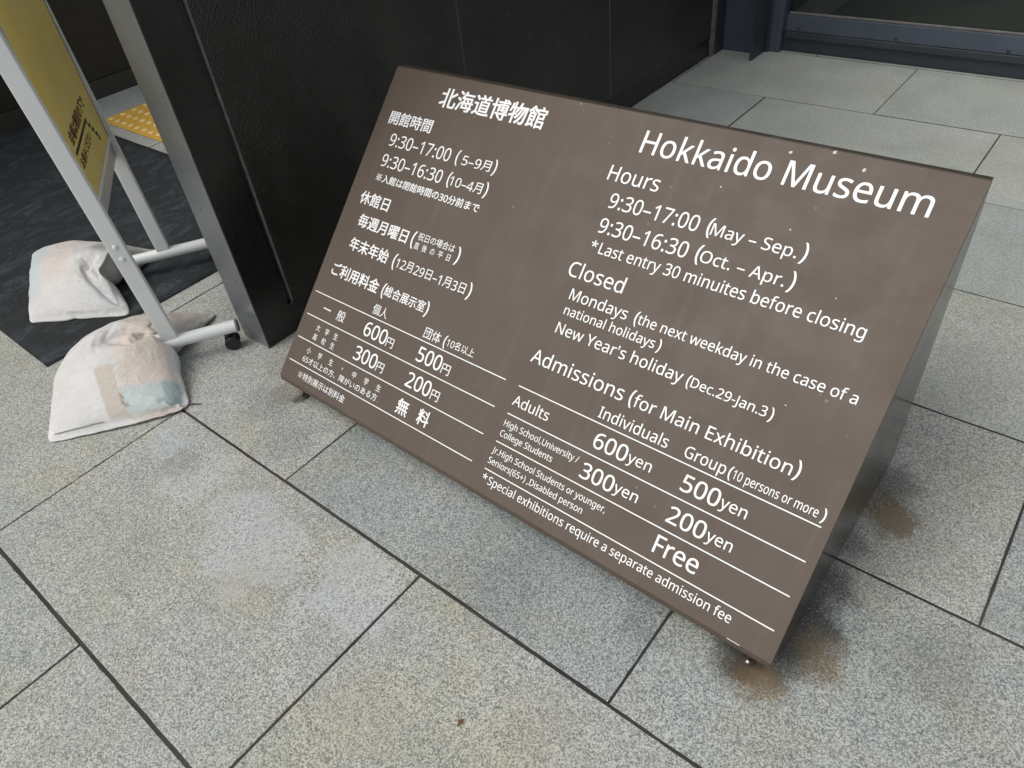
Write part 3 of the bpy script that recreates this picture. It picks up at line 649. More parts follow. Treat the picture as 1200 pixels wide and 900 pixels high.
    106: (361, [[31,-336,-31,-331,-77,-319,-77,-220,-34,-230,15,-234,44,-231,68,-223,90,-209,106,-188,116,-157,119,-116,119,751,242,751,242,-112,240,-157,232,-197,220,-232,202,-263,179,-289,151,-310,117,-324,77,-333],[109,954,112,978,119,998,130,1013,145,1024,163,1030,182,1032,200,1030,217,1024,232,1013,244,998,251,978,254,954,251,930,244,910,232,895,217,884,200,878,182,875,163,878,145,884,130,895,119,910,112,930]]),
    107: (748, [[241,508,239,450,235,387,241,387,266,419,300,461,331,497,570,751,714,751,410,430,735,0,587,0,326,350,241,276,241,0,119,0,119,1064,241,1064]]),
    108: (361, [[242,0,119,0,119,1064,242,1064]]),
    109: (1310, [[943,765,991,762,1034,754,1072,741,1105,723,1133,700,1156,670,1173,635,1186,592,1194,544,1196,489,1196,0,1074,0,1074,483,1070,537,1058,582,1037,616,1008,641,969,656,922,661,880,659,844,651,813,638,787,621,765,598,739,550,724,488,718,415,718,0,597,0,597,483,595,520,589,553,580,582,567,606,550,626,529,641,505,652,476,659,443,661,396,658,356,647,324,630,297,605,277,575,261,538,251,495,244,445,242,389,242,0,119,0,119,751,218,751,237,648,244,648,261,673,280,695,302,714,326,729,351,742,378,752,406,759,435,763,465,765,520,761,568,751,610,734,645,710,673,678,695,639,702,639,730,678,764,710,805,734,849,751,895,761]]),
    110: (866, [[480,765,532,762,577,754,618,741,653,723,683,700,708,670,727,635,741,592,749,544,752,489,752,0,630,0,630,480,626,536,612,581,590,616,557,641,515,656,462,661,415,658,375,650,340,636,312,616,290,591,263,538,248,470,242,389,242,0,119,0,119,751,218,751,237,648,244,648,262,673,283,695,306,714,332,729,359,742,388,752,418,759,449,763]]),
    111: (847, [[772,377,769,317,761,261,747,211,729,165,705,124,677,88,645,57,608,32,567,12,521,-2,473,-11,422,-14,373,-11,328,-2,284,12,244,32,208,57,175,88,147,124,122,165,103,211,89,261,80,317,77,377,82,456,96,526,119,588,151,640,191,684,239,719,295,744,357,760,426,765,491,760,551,744,606,719,654,684,694,640,728,588,752,526,767,456],[204,377,207,320,215,269,228,223,246,183,270,150,300,123,335,104,377,92,424,88,472,92,513,104,549,123,579,150,603,183,621,223,634,269,642,320,644,377,642,434,634,484,620,529,602,568,578,601,548,627,513,646,471,657,423,661,380,658,341,649,308,634,280,613,256,585,238,553,223,516,213,474,207,428]]),
    112: (861, [[476,765,529,761,578,749,623,730,664,703,700,668,730,625,754,575,771,517,781,451,784,377,780,296,767,225,746,162,717,108,681,64,638,30,589,6,535,-9,475,-14,438,-12,404,-7,373,1,344,13,319,26,296,41,242,95,234,95,239,35,242,-28,242,-336,119,-336,119,751,220,751,237,648,242,648,258,669,276,689,296,707,319,724,344,738,372,749,403,758,438,763],[454,661,407,658,366,648,332,632,304,610,282,581,265,546,253,505,245,456,242,401,242,377,244,318,251,266,262,220,278,180,300,148,328,122,364,103,406,92,457,88,500,92,537,105,569,126,596,154,618,189,635,229,647,275,654,324,657,378,651,458,635,527,607,584,585,612,559,633,528,649,493,658]]),
    113: (861, [[619,-15,620,43,626,101,618,101,593,71,564,44,529,20,487,1,438,-10,382,-14,330,-10,282,2,238,21,198,48,162,83,131,126,108,177,91,235,80,300,77,374,81,455,94,527,116,590,146,643,182,686,225,721,275,745,328,760,387,765,442,761,490,750,531,731,566,707,596,679,620,648,626,648,644,751,742,751,742,-336,619,-336],[406,88,454,91,495,101,530,116,559,138,581,167,598,202,610,244,617,293,620,347,620,373,615,460,599,532,573,589,551,615,523,636,489,651,449,660,403,662,365,659,331,650,301,634,275,612,254,583,226,525,210,454,204,371,210,289,227,220,254,163,276,136,302,115,333,100,367,91]]),
    114: (578, [[469,765,515,763,557,756,542,643,502,650,461,653,432,651,405,645,378,634,353,621,330,604,308,583,289,560,273,534,260,504,250,472,244,438,242,401,242,0,119,0,119,751,220,751,234,613,239,613,256,641,276,666,297,690,320,711,346,729,374,744,404,756,436,762]]),
    115: (671, [[608,207,604,161,592,121,571,85,544,55,509,31,468,11,420,-3,367,-11,308,-14,258,-13,213,-8,173,-1,137,8,103,20,73,34,73,146,181,104,224,94,267,88,311,85,368,89,413,99,447,116,470,138,484,165,489,196,487,214,482,231,473,246,460,261,442,276,418,291,304,342,179,398,147,418,121,440,99,465,84,494,75,527,71,566,75,602,84,635,99,664,121,690,149,713,206,742,274,759,353,765,398,763,440,759,481,751,520,741,557,729,592,714,550,616,451,650,416,658,381,662,345,664,298,661,260,653,229,639,207,621,194,599,189,573,191,553,197,536,207,520,222,506,242,492,268,478,382,430,504,375,535,355,561,333,581,307,596,279,605,245]]),
    116: (506, [[370,87,427,92,475,102,475,8,419,-8,349,-14,311,-12,274,-5,240,6,209,23,182,47,160,77,143,115,132,162,129,218,129,655,22,655,22,714,130,763,179,923,252,923,252,751,469,751,469,655,252,655,252,221,256,180,267,146,285,120,309,101,337,90]]),
    117: (866, [[746,751,746,0,646,0,627,99,622,99,604,75,584,53,560,35,534,20,507,7,478,-2,447,-9,416,-13,384,-14,327,-11,277,-1,233,15,196,37,165,67,141,104,124,148,114,200,111,259,111,751,235,751,235,268,240,213,253,168,276,133,308,108,350,93,402,88,454,92,498,102,534,120,563,144,586,175,603,212,614,256,621,305,623,360,623,751]]),
    118: (711, [[284,0,0,751,132,751,291,308,315,239,338,167,352,109,357,109,373,168,397,241,420,308,580,751,711,751,426,0]]),
    119: (1101, [[604,424,587,482,572,537,560,585,552,623,546,623,539,585,527,536,513,481,496,423,361,1,221,1,15,752,143,752,246,352,268,270,285,191,296,127,301,127,311,169,323,223,337,279,352,329,485,752,619,752,748,329,768,261,787,190,798,129,804,129,814,188,833,267,854,352,959,752,1085,752,877,1,732,1]]),
    120: (741, [[297,384,38,751,178,751,371,468,563,751,702,751,443,384,716,0,576,0,371,300,164,0,25,0]]),
    121: (714, [[1,751,133,751,296,324,321,251,343,183,359,119,364,119,391,211,429,325,581,751,714,751,391,-104,372,-148,351,-189,328,-226,303,-259,274,-286,242,-307,205,-323,164,-333,118,-336,59,-333,15,-325,15,-227,53,-232,98,-235,126,-234,151,-228,173,-219,193,-207,211,-191,227,-173,241,-152,254,-128,265,-102,304,-3]]),
    122: (658, [[604,0,55,0,55,81,458,655,78,655,78,751,594,751,594,658,196,95,604,95]]),
    8211: (700, [[56,321,56,430,644,430,644,321]]),
    32: (364, []),
    8251: (1000, [[500,590,538,600,565,627,575,665,565,703,538,730,500,740,462,730,435,703,425,665,435,627,462,600],[500,409,170,739,141,710,471,380,140,49,169,20,500,351,830,21,859,50,529,380,859,710,830,739],[290,380,280,418,253,445,215,455,177,445,150,418,140,380,150,342,177,315,215,305,253,315,280,342],[710,380,720,342,747,315,785,305,823,315,850,342,860,380,850,418,823,445,785,455,747,445,720,418],[500,170,462,160,435,133,425,95,435,57,462,30,500,20,538,30,565,57,575,95,565,133,538,160]]),
    12289: (1000, [[273,-56,341,2,271,79,193,157,117,224,52,167,127,101,203,24]]),
    12354: (1000, [[613,441,565,339,508,254,444,185,434,244,428,305,426,368,427,409,477,425,534,436,596,441],[727,551,648,571,637,513,634,503,597,504,543,501,486,493,429,479,439,602,564,611,687,623,800,640,799,714,691,694,573,679,448,671,460,747,472,792,388,794,386,746,378,669,310,668,145,681,147,606,309,599,370,600,359,453,280,407,211,348,157,280,122,206,109,129,115,83,132,48,157,23,189,8,227,3,283,10,341,29,397,58,413,2,485,24,461,105,544,190,620,299,684,430,735,409,775,380,804,344,822,303,828,259,815,186,777,123,716,73,635,37,535,17,578,-50,701,-18,793,32,857,96,893,172,905,255,896,319,871,376,830,425,775,463,706,490,707,494],[356,378,356,360,359,284,368,207,380,133,330,103,284,86,242,80,210,87,191,108,185,142,193,193,217,245,254,295,301,340]]),
    12356: (1000, [[223,698,126,700,133,611,144,344,167,208,203,108,249,41,301,3,357,-9,397,-2,435,22,472,65,509,130,545,219,482,290,464,230,442,175,416,129,388,98,358,86,318,99,284,136,256,194,235,271,222,364,215,601],[744,670,666,643,719,563,764,468,799,362,824,251,840,140,920,173,904,278,877,388,840,494,795,590]]),
    12362: (1000, [[721,688,685,628,761,584,843,530,909,478,950,542,885,589,801,642],[325,279,328,102,324,75,312,58,292,53,266,57,237,70,210,88,191,111,183,138,202,186,252,236],[121,619,123,543,251,538,325,541,324,410,324,353,257,319,197,279,149,233,117,184,105,134,119,83,156,37,206,1,261,-23,313,-32,343,-28,367,-15,386,8,397,42,401,91,397,308,469,329,541,342,615,347,669,342,717,325,754,299,778,262,787,216,778,166,753,127,716,97,670,75,619,60,580,54,541,53,502,53,530,-28,654,-14,729,11,788,47,831,93,858,150,867,217,855,284,821,339,767,381,698,407,616,416,547,412,472,399,396,379,396,414,398,549,608,584,606,662,543,646,473,633,400,622,404,730,411,799,322,799,327,728,326,614,249,611]]),
    12364: (1000, [[768,661,695,628,766,521,830,390,874,269,951,306,903,421,836,554],[780,806,726,784,807,645,862,669],[890,846,837,824,920,686,974,710],[64,557,73,471,163,483,290,496,265,406,230,302,188,193,137,89,79,-2,160,-35,219,72,269,187,311,301,345,409,371,504,478,511,514,509,543,499,565,480,579,449,584,403,579,291,563,182,537,97,514,64,484,49,449,45,327,66,340,-18,458,-32,495,-30,528,-22,557,-7,582,17,604,51,637,155,656,284,662,412,654,482,631,531,595,561,551,577,499,582,387,575,413,717,424,777,332,786,329,715,319,641,306,568,154,557]]),
    12367: (1000, [[704,738,630,804,573,737,483,655,373,563,278,485,234,443,209,405,206,369,227,331,271,287,378,196,494,95,586,8,655,-65,726,1,602,115,465,230,352,324,321,352,306,375,306,396,320,418,349,445,635,681]]),
    12372: (1000, [[217,691,217,610,482,599,751,611,751,693,481,679],[257,288,176,296,166,254,158,207,155,157,169,89,210,35,275,-4,365,-28,476,-36,612,-31,729,-19,817,-1,816,85,725,64,607,51,474,46,388,52,321,69,274,96,246,132,237,175,239,212,246,250],[779,803,725,780,807,640,861,665],[889,843,836,820,919,682,974,706]]),
    12373: (1000, [[312,312,234,330,209,273,192,218,186,164,200,90,240,33,305,-9,391,-34,496,-42,598,-39,684,-31,754,-20,758,60,683,46,597,38,500,35,419,41,353,57,305,84,275,122,265,173,271,220,286,265],[158,631,160,551,312,542,453,542,580,549,618,466,660,387,701,321,535,336,529,269,770,242,811,298,767,351,728,410,690,481,655,557,725,568,796,581,862,598,853,676,781,655,705,639,630,627,584,798,499,787,524,709,554,619,435,615,302,618]]),
    12384: (1000, [[507,468,507,393,693,404,861,392,863,468,690,477],[528,225,453,232,438,114,448,61,478,19,528,-10,596,-28,682,-34,875,-19,878,62,815,51,749,44,683,42,611,47,562,61,532,82,518,107,514,135],[755,742,702,719,783,580,837,604],[865,783,813,760,896,621,950,645],[191,606,71,613,74,535,190,531,282,534,256,427,209,271,150,110,88,-20,176,-50,231,86,286,251,332,408,364,542,572,576,572,654,380,619,395,693,413,772,317,780,314,698,299,611]]),
    12391: (1000, [[79,658,88,571,234,594,413,614,558,630,503,589,452,532,410,463,382,382,371,292,383,204,417,130,469,71,533,25,608,-8,687,-28,767,-37,796,46,726,52,656,67,592,91,535,126,491,173,462,233,451,309,461,383,491,459,538,529,602,587,680,626,741,637,811,641,876,642,876,722,606,704,168,663],[732,519,681,497,763,356,814,380],[841,561,792,538,876,398,928,423]]),
    12398: (1000, [[476,642,462,550,443,458,420,372,389,283,358,216,328,170,298,144,269,136,241,143,213,164,189,200,172,251,166,318,180,402,220,484,284,557,370,612],[559,644,652,622,726,579,781,516,815,440,826,353,812,258,774,182,717,123,648,81,572,56,486,43,533,-31,628,-11,711,21,780,66,835,122,875,188,900,264,908,350,899,434,873,512,831,580,774,637,703,681,620,708,525,718,424,707,332,675,251,626,183,562,132,487,99,402,88,311,98,220,125,146,165,90,213,56,266,44,320,57,370,94,417,157,460,244,499,355,524,450,544,548]]),
    12399: (1000, [[255,764,167,771,161,700,143,587,124,435,115,279,120,153,134,46,153,-37,223,-32,221,3,225,48,296,269,255,301,198,154,188,293,197,427,216,575,238,696],[676,185,677,150,674,113,663,83,643,60,612,46,568,41,528,44,494,54,468,70,452,92,446,120,452,147,469,170,497,187,532,197,574,201],[749,770,659,770,663,709,663,585,569,583,399,591,399,516,567,509,663,511,673,254,580,263,508,255,451,234,409,201,383,160,374,112,383,63,409,23,451,-7,509,-25,582,-31,652,-22,701,2,733,38,750,82,755,130,755,151,806,118,856,80,906,35,950,102,894,149,828,194,752,231,740,516,913,535,913,612,740,589,743,710]]),
    12414: (1000, [[500,178,501,111,495,75,480,51,457,35,428,26,395,24,343,28,303,39,276,57,261,79,256,105,262,131,280,154,310,172,351,184,403,188],[185,473,186,398,436,384,493,384,497,248,413,254,334,247,269,226,222,194,192,152,182,101,191,49,219,8,264,-22,326,-40,404,-46,472,-38,522,-17,555,14,574,53,580,94,578,156,672,113,753,60,820,5,866,76,795,129,696,186,574,232,567,386,844,409,845,484,566,457,566,469,566,597,836,620,837,693,566,666,567,727,573,794,488,794,492,734,492,663,446,663,364,666,270,674,190,685,191,611,447,594,491,594,491,469,491,454,437,454,358,456,268,463]]),
    12415: (1000, [[848,514,767,523,767,431,758,356,674,391,582,420,484,437,526,531,565,616,598,677,624,710,574,751,524,740,298,730,223,733,227,652,301,658,509,668,405,440,295,425,203,387,132,330,88,259,72,175,78,128,96,90,124,62,160,44,202,38,250,44,291,66,328,107,369,180,412,274,454,369,556,352,652,320,740,277,716,213,679,150,629,92,563,40,478,-5,544,-60,623,-14,687,38,738,97,778,163,807,237,911,158,948,244,827,321],[374,370,338,289,302,212,265,152,245,131,226,120,205,117,175,125,153,148,145,185,155,236,184,284,230,325,294,355]]),
    12427: (1000, [[580,33,499,27,455,31,418,41,390,57,372,78,366,105,377,137,405,160,446,169,488,162,524,144,551,115,570,77],[238,737,241,654,307,660,613,674,381,478,112,254,169,195,242,265,311,321,382,362,460,387,552,395,625,387,687,363,735,326,765,279,776,223,771,177,755,136,730,102,695,74,651,52,637,107,610,155,569,194,515,220,447,229,395,222,353,203,320,175,300,139,293,99,303,52,331,13,376,-17,437,-36,512,-43,629,-31,725,4,796,59,841,133,856,222,842,298,803,363,743,413,664,446,571,457,525,455,478,449,432,436,696,655,752,696,706,754,652,746,309,733]]),
    12434: (1000, [[882,441,849,516,767,477,585,396,572,428,550,453,523,471,489,482,452,486,405,482,356,469,313,449,346,497,377,550,403,604,516,609,629,619,735,632,736,706,638,692,535,681,431,675,460,791,378,798,353,673,287,672,118,683,118,608,282,602,326,602,277,514,202,412,95,296,163,246,254,350,305,388,363,413,426,423,467,416,499,396,517,361,448,323,383,280,330,230,294,174,281,108,294,45,331,1,386,-26,457,-41,539,-45,813,-27,815,53,722,40,628,32,542,29,484,31,434,38,395,54,370,80,361,119,369,157,390,193,423,226,467,257,519,287,516,131,593,131,590,323,793,409]]),
    12539: (1000, [[500,486,466,481,437,466,414,443,399,414,394,380,399,346,414,317,437,294,466,279,500,274,534,279,563,294,586,317,601,346,606,380,601,414,586,443,563,466,534,481]]),
    19968: (1000, [[44,431,44,349,960,349,960,431]]),
    19978: (1000, [[427,825,427,43,51,43,51,-32,950,-32,950,43,506,43,506,441,881,441,881,516,506,516,506,825]]),
    19979: (1000, [[55,766,55,691,441,691,441,-79,520,-79,520,451,638,384,751,313,839,250,892,318,790,386,662,461,534,527,520,511,520,691,946,691,946,766]]),
    20013: (1000, [[458,840,458,661,96,661,96,186,171,186,171,248,458,248,458,-79,537,-79,537,248,825,248,825,191,902,191,902,661,537,661,537,840],[171,322,171,588,458,588,458,322],[825,322,537,322,537,588,825,588]]),
    20154: (1000, [[457,837,455,752,447,637,424,503,380,359,307,218,197,89,43,-17,104,-76,235,13,336,118,412,235,466,358,502,480,539,362,594,239,672,119,776,13,910,-72,965,-9,830,73,727,178,651,295,598,414,564,526,544,621,534,689,541,837]]),
    20197: (1000, [[374,712,433,632,486,548,525,473,592,513,552,586,497,668,438,747],[761,801,748,622,725,466,690,331,638,216,565,120,469,41,346,-21,403,-86,480,-47,547,-2,605,47,655,102,697,163,776,79,847,-4,900,-77,966,-28,903,52,821,142,733,230,768,321,795,423,816,536,831,660,841,798],[141,20,179,47,278,100,493,204,473,274,240,165,240,763,160,763,160,173,149,132,125,101,100,82]]),
    20241: (1000, [[306,585,306,512,549,512,506,414,455,321,397,235,335,161,270,101,326,42,423,146,513,277,588,428,588,-80,662,-80,662,452,737,296,826,157,922,48,979,107,917,166,856,240,800,325,749,417,707,512,953,512,953,585,662,585,662,826,588,826,588,585],[294,834,253,741,203,651,146,568,85,494,20,430,66,354,184,486,184,-78,258,-78,258,594,299,664,336,737,368,811]]),
    20250: (1000, [[157,-58,218,-45,392,-28,781,5,838,-79,905,-38,846,46,766,138,676,225,613,191,728,71,273,36,344,106,412,183,477,264,918,264,918,337,89,337,89,264,375,264,308,180,248,113,207,72,178,46,154,29,131,19],[504,840,440,761,359,685,263,614,157,551,42,496,97,431,264,521,264,460,741,460,741,530,277,530,360,588,436,651,503,718,571,655,651,591,741,530,910,443,963,509,866,548,773,597,686,653,609,711,546,769,576,809]]),
    20307: (1000, [[251,836,191,687,116,550,30,437,74,363,160,479,160,-78,232,-78,232,605,321,816],[416,175,416,106,581,106,581,-74,654,-74,654,106,815,106,815,175,654,175,654,521,695,418,743,319,797,229,855,149,916,84,973,143,909,204,848,281,792,370,742,466,702,566,954,566,954,638,654,638,654,837,581,837,581,638,298,638,298,566,536,566,494,465,443,367,386,278,324,200,259,138,313,81,375,146,435,226,490,316,539,414,581,518,581,175]]),
    20491: (1000, [[552,343,721,343,721,187,552,187],[342,780,342,-79,411,-79,411,-20,855,-20,855,-72,927,-72,927,780],[411,48,411,713,855,713,855,48],[494,399,494,131,781,131,781,399,665,399,665,509,821,509,821,567,665,567,665,681,604,681,604,567,453,567,453,509,604,509,604,399],[238,835,178,686,103,549,17,435,57,358,154,491,154,-81,226,-81,226,620,307,815]]),
    20837: (1000, [[295,755,356,706,409,651,456,591,409,430,347,289,266,168,164,67,41,-13,110,-73,223,6,319,101,399,213,465,343,517,491,580,367,643,243,715,125,807,18,927,-70,935,-42,950,-11,964,15,802,153,693,318,603,494,497,667,341,819]]),
    20870: (1000, [[840,698,840,403,535,403,535,698],[90,772,90,-81,166,-81,166,329,840,329,840,20,838,6,830,-3,815,-5,662,-4,690,-79,770,-78,829,-75,870,-66,897,-49,912,-21,916,20,916,772],[166,403,166,698,460,698,460,403]]),
    20998: (1000, [[673,822,604,794,689,644,792,504,900,393,961,456,897,511,833,580,771,657,717,740],[324,820,284,730,235,646,178,568,114,500,44,442,108,384,187,457,187,388,380,388,361,288,327,194,272,109,187,37,65,-19,111,-83,209,-38,287,16,347,79,391,148,423,224,445,304,459,388,731,388,719,186,702,67,680,14,669,6,655,3,637,2,487,8,499,-16,508,-42,512,-67,670,-69,700,-64,726,-53,748,-34,777,34,796,179,811,426,812,462,192,462,273,561,345,674,404,798]]),
    21029: (1000, [[593,720,593,165,666,165,666,720],[838,821,838,20,835,5,827,-3,812,-6,659,-5,687,-81,768,-80,827,-77,868,-67,893,-50,908,-23,913,20,913,821],[164,727,419,727,419,534,164,534],[95,794,95,466,205,466,196,355,179,244,149,139,102,45,33,-31,86,-82,143,-24,187,45,220,122,244,204,260,291,426,291,415,131,403,38,388,-3,379,-10,368,-13,353,-14,239,-9,249,-30,256,-54,260,-76,383,-76,409,-72,430,-63,448,-47,470,8,485,125,497,327,498,358,269,358,278,466,491,466,491,794]]),
    21033: (1000, [[593,721,593,169,666,169,666,721],[838,821,838,20,835,5,827,-3,812,-6,659,-5,687,-81,768,-80,827,-77,868,-67,893,-50,908,-23,913,20,913,821],[458,834,341,795,195,762,42,737,66,678,259,709,259,539,50,539,50,469,243,469,183,342,108,223,27,130,68,59,136,141,201,243,259,355,259,-78,333,-78,333,318,479,173,522,236,333,396,333,469,526,469,526,539,333,539,333,724,514,777]]),
    21069: (1000, [[604,514,604,104,674,104,674,514],[807,544,807,14,805,3,799,-3,786,-5,654,-4,681,-76,749,-76,802,-72,839,-63,864,-48,877,-23,881,13,881,544],[723,845,629,682,329,682,378,700,352,745,317,795,278,841,208,816,244,772,276,725,300,682,53,682,53,613,947,613,947,682,714,682,803,819],[409,301,409,200,187,200,187,301],[409,360,187,360,187,459,409,459],[116,523,116,-75,187,-75,187,141,409,141,409,7,407,-3,402,-8,391,-10,281,-9,307,-76,367,-75,413,-71,446,-63,468,-49,479,-26,482,6,482,523]]),
    21271: (1000, [[34,122,68,48,322,155,322,-71,398,-71,398,822,322,822,322,586,64,586,64,511,322,511,322,230],[891,668,820,608,735,547,643,488,643,821,565,821,565,80,569,25,581,-14,603,-40,638,-53,687,-57,848,-57,898,-49,932,-22,954,24,967,94,974,190,903,226,898,140,892,80,882,42,866,22,842,16,695,16,662,21,647,39,643,79,643,410,750,472,854,536,947,602]]),
    21338: (1000, [[415,115,465,72,510,25,544,-18,599,24,564,66,516,112,466,153],[391,614,391,274,457,274,457,342,607,342,607,278,676,278,676,342,839,342,839,274,907,274,907,614,676,614,676,670,958,670,958,731,885,731,909,761,869,787,819,814,768,837,733,795,848,731,676,731,676,841,607,841,607,731,336,731,336,670,607,670,607,614],[607,450,607,392,457,392,457,450],[676,450,839,450,839,392,676,392],[607,501,457,501,457,560,607,560],[676,501,676,560,839,560,839,501],[738,302,738,224,308,224,308,160,738,160,738,-1,737,-10,731,-14,720,-16,607,-16,629,-79,691,-79,738,-76,773,-69,795,-56,807,-34,810,-2,810,160,964,160,964,224,810,224,810,302],[163,840,163,576,40,576,40,506,163,506,163,-79,237,-79,237,506,354,506,354,576,237,576,237,840]]),
    21512: (1000, [[517,843,446,753,360,670,261,595,153,531,40,479,94,413,248,494,248,444,753,444,753,511,916,422,930,447,949,470,969,490,876,532,787,580,703,633,624,694,551,764,583,809],[277,513,360,573,437,638,506,710,583,635,664,570,749,513],[196,324,196,-78,272,-78,272,-22,738,-22,738,-74,817,-74,817,324],[272,48,272,256,738,256,738,48]]),
    21517: (1000, [[263,529,417,406,297,350,172,305,47,273,86,204,252,253,252,-79,327,-79,327,-27,773,-27,773,-79,849,-79,849,340,451,340,548,398,637,464,718,538,788,621,844,713,794,744,781,740,427,740,492,826,406,843,364,784,309,724,241,665,161,609,69,559,122,501,212,553,291,610,361,671,733,671,665,587,582,512,487,445,321,572],[773,42,327,42,327,271,773,271]]),
    22243: (1000, [[285,413,334,351,376,286,404,227,463,259,434,318,390,382,340,442],[594,685,594,557,209,557,209,491,594,491,594,166,592,154,586,148,575,146,449,147,471,82,539,82,590,85,626,93,649,107,661,130,665,165,665,491,802,491,802,557,665,557,665,685],[82,793,82,-80,157,-80,157,-34,843,-34,843,-80,921,-80,921,793],[157,38,157,721,843,721,843,38]]),
    22580: (1000, [[497,621,819,621,819,542,497,542],[497,754,819,754,819,675,497,675],[429,810,429,485,889,485,889,810],[331,429,331,364,471,364,415,286,347,218,271,163,323,117,368,151,412,189,454,232,555,232,490,143,412,64,329,6,379,-41,472,33,558,128,624,232,721,232,669,125,601,30,523,-41,579,-84,629,-37,676,21,719,88,755,159,783,232,861,232,848,104,833,27,816,-8,808,-15,798,-18,786,-19,701,-14,718,-76,817,-76,839,-73,858,-65,875,-51,899,-3,918,96,934,264,936,294,503,294,546,364,961,364,961,429],[34,178,63,103,359,249,343,315,241,269,241,552,349,552,349,624,241,624,241,832,170,832,170,624,53,624,53,552,170,552,170,237]]),
    22823: (1000, [[461,839,460,753,456,657,446,553,62,553,62,476,433,476,401,362,350,252,277,149,176,58,43,-16,100,-78,231,-2,332,90,409,193,464,304,501,419,554,289,620,172,700,71,793,-13,902,-78,958,-8,849,52,755,134,676,233,612,349,563,476,942,476,942,553,526,553,536,656,541,752,542,839]]),
    22987: (1000, [[462,327,462,-80,531,-80,531,-36,833,-36,833,-78,905,-78,905,327],[531,31,531,259,833,259,833,31],[429,407,474,418,599,430,873,452,905,381,969,414,927,502,867,601,800,695,740,666,838,517,519,497,585,595,647,704,705,819,627,841,569,716,510,609,468,544,445,512,423,490,404,480],[202,565,316,565,300,444,277,336,247,241,144,319],[65,292,217,174,167,93,108,28,40,-19,86,-78,157,-25,219,42,271,124,364,21,410,82,303,193,343,316,372,461,389,630,345,637,333,635,216,635,248,831,178,836,148,635,43,635,43,565,134,565]]),
    23398: (1000, [[460,347,460,275,60,275,60,204,460,204,460,14,458,2,450,-4,435,-7,269,-6,302,-78,382,-77,443,-73,487,-65,516,-51,532,-25,536,13,536,204,945,204,945,275,536,275,536,315,626,359,711,412,784,469,735,506,719,502,228,502,228,436,635,436,580,402,520,372],[424,824,454,774,481,721,500,674,280,674,318,693,294,737,259,784,221,830,159,802,246,674,80,674,80,475,152,475,152,606,853,606,853,475,928,475,928,674,763,674,861,808,785,834,757,781,721,725,683,674,520,674,572,694,553,743,523,797,490,849]]),
    23460: (1000, [[149,216,149,150,461,150,461,16,59,16,59,-52,945,-52,945,16,538,16,538,150,856,150,856,216,538,216,538,321,461,321,461,216],[190,303,242,314,396,328,746,356,803,292,861,333,807,392,737,456,664,516,609,479,690,410,303,383,470,528,835,528,835,593,173,593,173,528,373,528,317,475,268,434,236,408,211,390,188,378,168,372],[435,829,474,751,70,751,70,574,143,574,143,683,855,683,855,574,931,574,931,751,558,751,507,850]]),
    23567: (1000, [[464,826,464,24,461,8,452,0,436,-3,270,-2,301,-80,385,-80,448,-75,494,-66,523,-50,540,-21,545,24,545,826],[705,571,787,417,855,259,895,121,976,154,932,291,862,447,777,598],[202,591,183,507,157,418,123,331,81,249,32,178,103,138,154,212,197,298,234,391,263,486,286,577]]),
    23637: (1000, [[313,-81,313,-80,344,-67,429,-44,615,3,618,65,402,17,402,222,540,222,588,136,650,62,726,1,814,-47,916,-81,961,-19,878,4,803,35,737,76,897,177,840,217,691,116,661,148,634,184,611,222,950,222,950,288,741,288,741,393,910,393,910,457,741,457,741,550,670,550,670,457,469,457,469,550,400,550,400,457,249,457,249,393,400,393,400,288,221,288,221,222,331,222,331,60,323,22,303,-3,282,-18],[469,393,670,393,670,288,469,288],[216,727,815,727,815,625,216,625],[141,792,141,498,139,395,131,284,113,170,81,59,31,-42,98,-81,150,26,184,145,204,268,214,388,216,498,216,559,890,559,890,792]]),
    24179: (1000, [[174,630,212,551,245,469,266,399,337,424,315,492,281,572,242,650],[755,655,724,575,686,490,646,417,711,396,752,466,794,549,834,633],[52,348,52,273,459,273,459,-79,537,-79,537,273,949,273,949,348,537,348,537,698,893,698,893,773,105,773,105,698,459,698,459,348]]),
    24180: (1000, [[48,223,48,151,512,151,512,-80,589,-80,589,151,954,151,954,223,589,223,589,422,884,422,884,493,589,493,589,647,907,647,907,719,307,719,353,824,277,844,244,763,204,686,158,615,106,551,50,496,115,448,168,505,220,572,268,647,512,647,512,493,213,493,213,223],[288,223,288,422,512,422,512,223]]),
    24460: (1000, [[244,840,190,766,119,693,43,630,85,575,167,645,246,728,312,814],[348,379,374,385,427,391,532,399,464,316,382,244,292,186,343,130,459,217,494,170,534,127,578,87,487,42,389,7,288,-18,325,-83,434,-52,540,-11,638,42,726,-9,823,-50,928,-81,974,-17,875,8,782,42,698,85,766,147,824,219,869,301,821,324,808,321,560,321,618,405,844,419,894,336,956,373,913,441,854,518,790,590,732,560,803,475,481,457,604,529,726,613,846,706,781,742,650,635,464,629,527,682,589,742,648,806,578,837,515,762,453,700,411,663,388,645,367,632,348,626,371,557,395,563,451,569,564,575,437,495,394,471,358,454,328,446],[506,261,768,261,731,211,687,166,637,125,586,166,543,212],[268,636,202,532,121,436,33,357,77,291,175,387,175,-83,247,-83,247,475,335,612]]),
    25165: (1000, [[589,841,589,637,67,637,67,560,514,560,439,453,349,349,250,254,144,172,36,108,94,41,205,114,314,205,417,308,510,419,589,534,589,37,586,22,577,14,560,11,400,12,428,-66,514,-65,577,-61,620,-52,649,-36,665,-7,670,37,670,560,938,560,938,637,670,637,670,841]]),
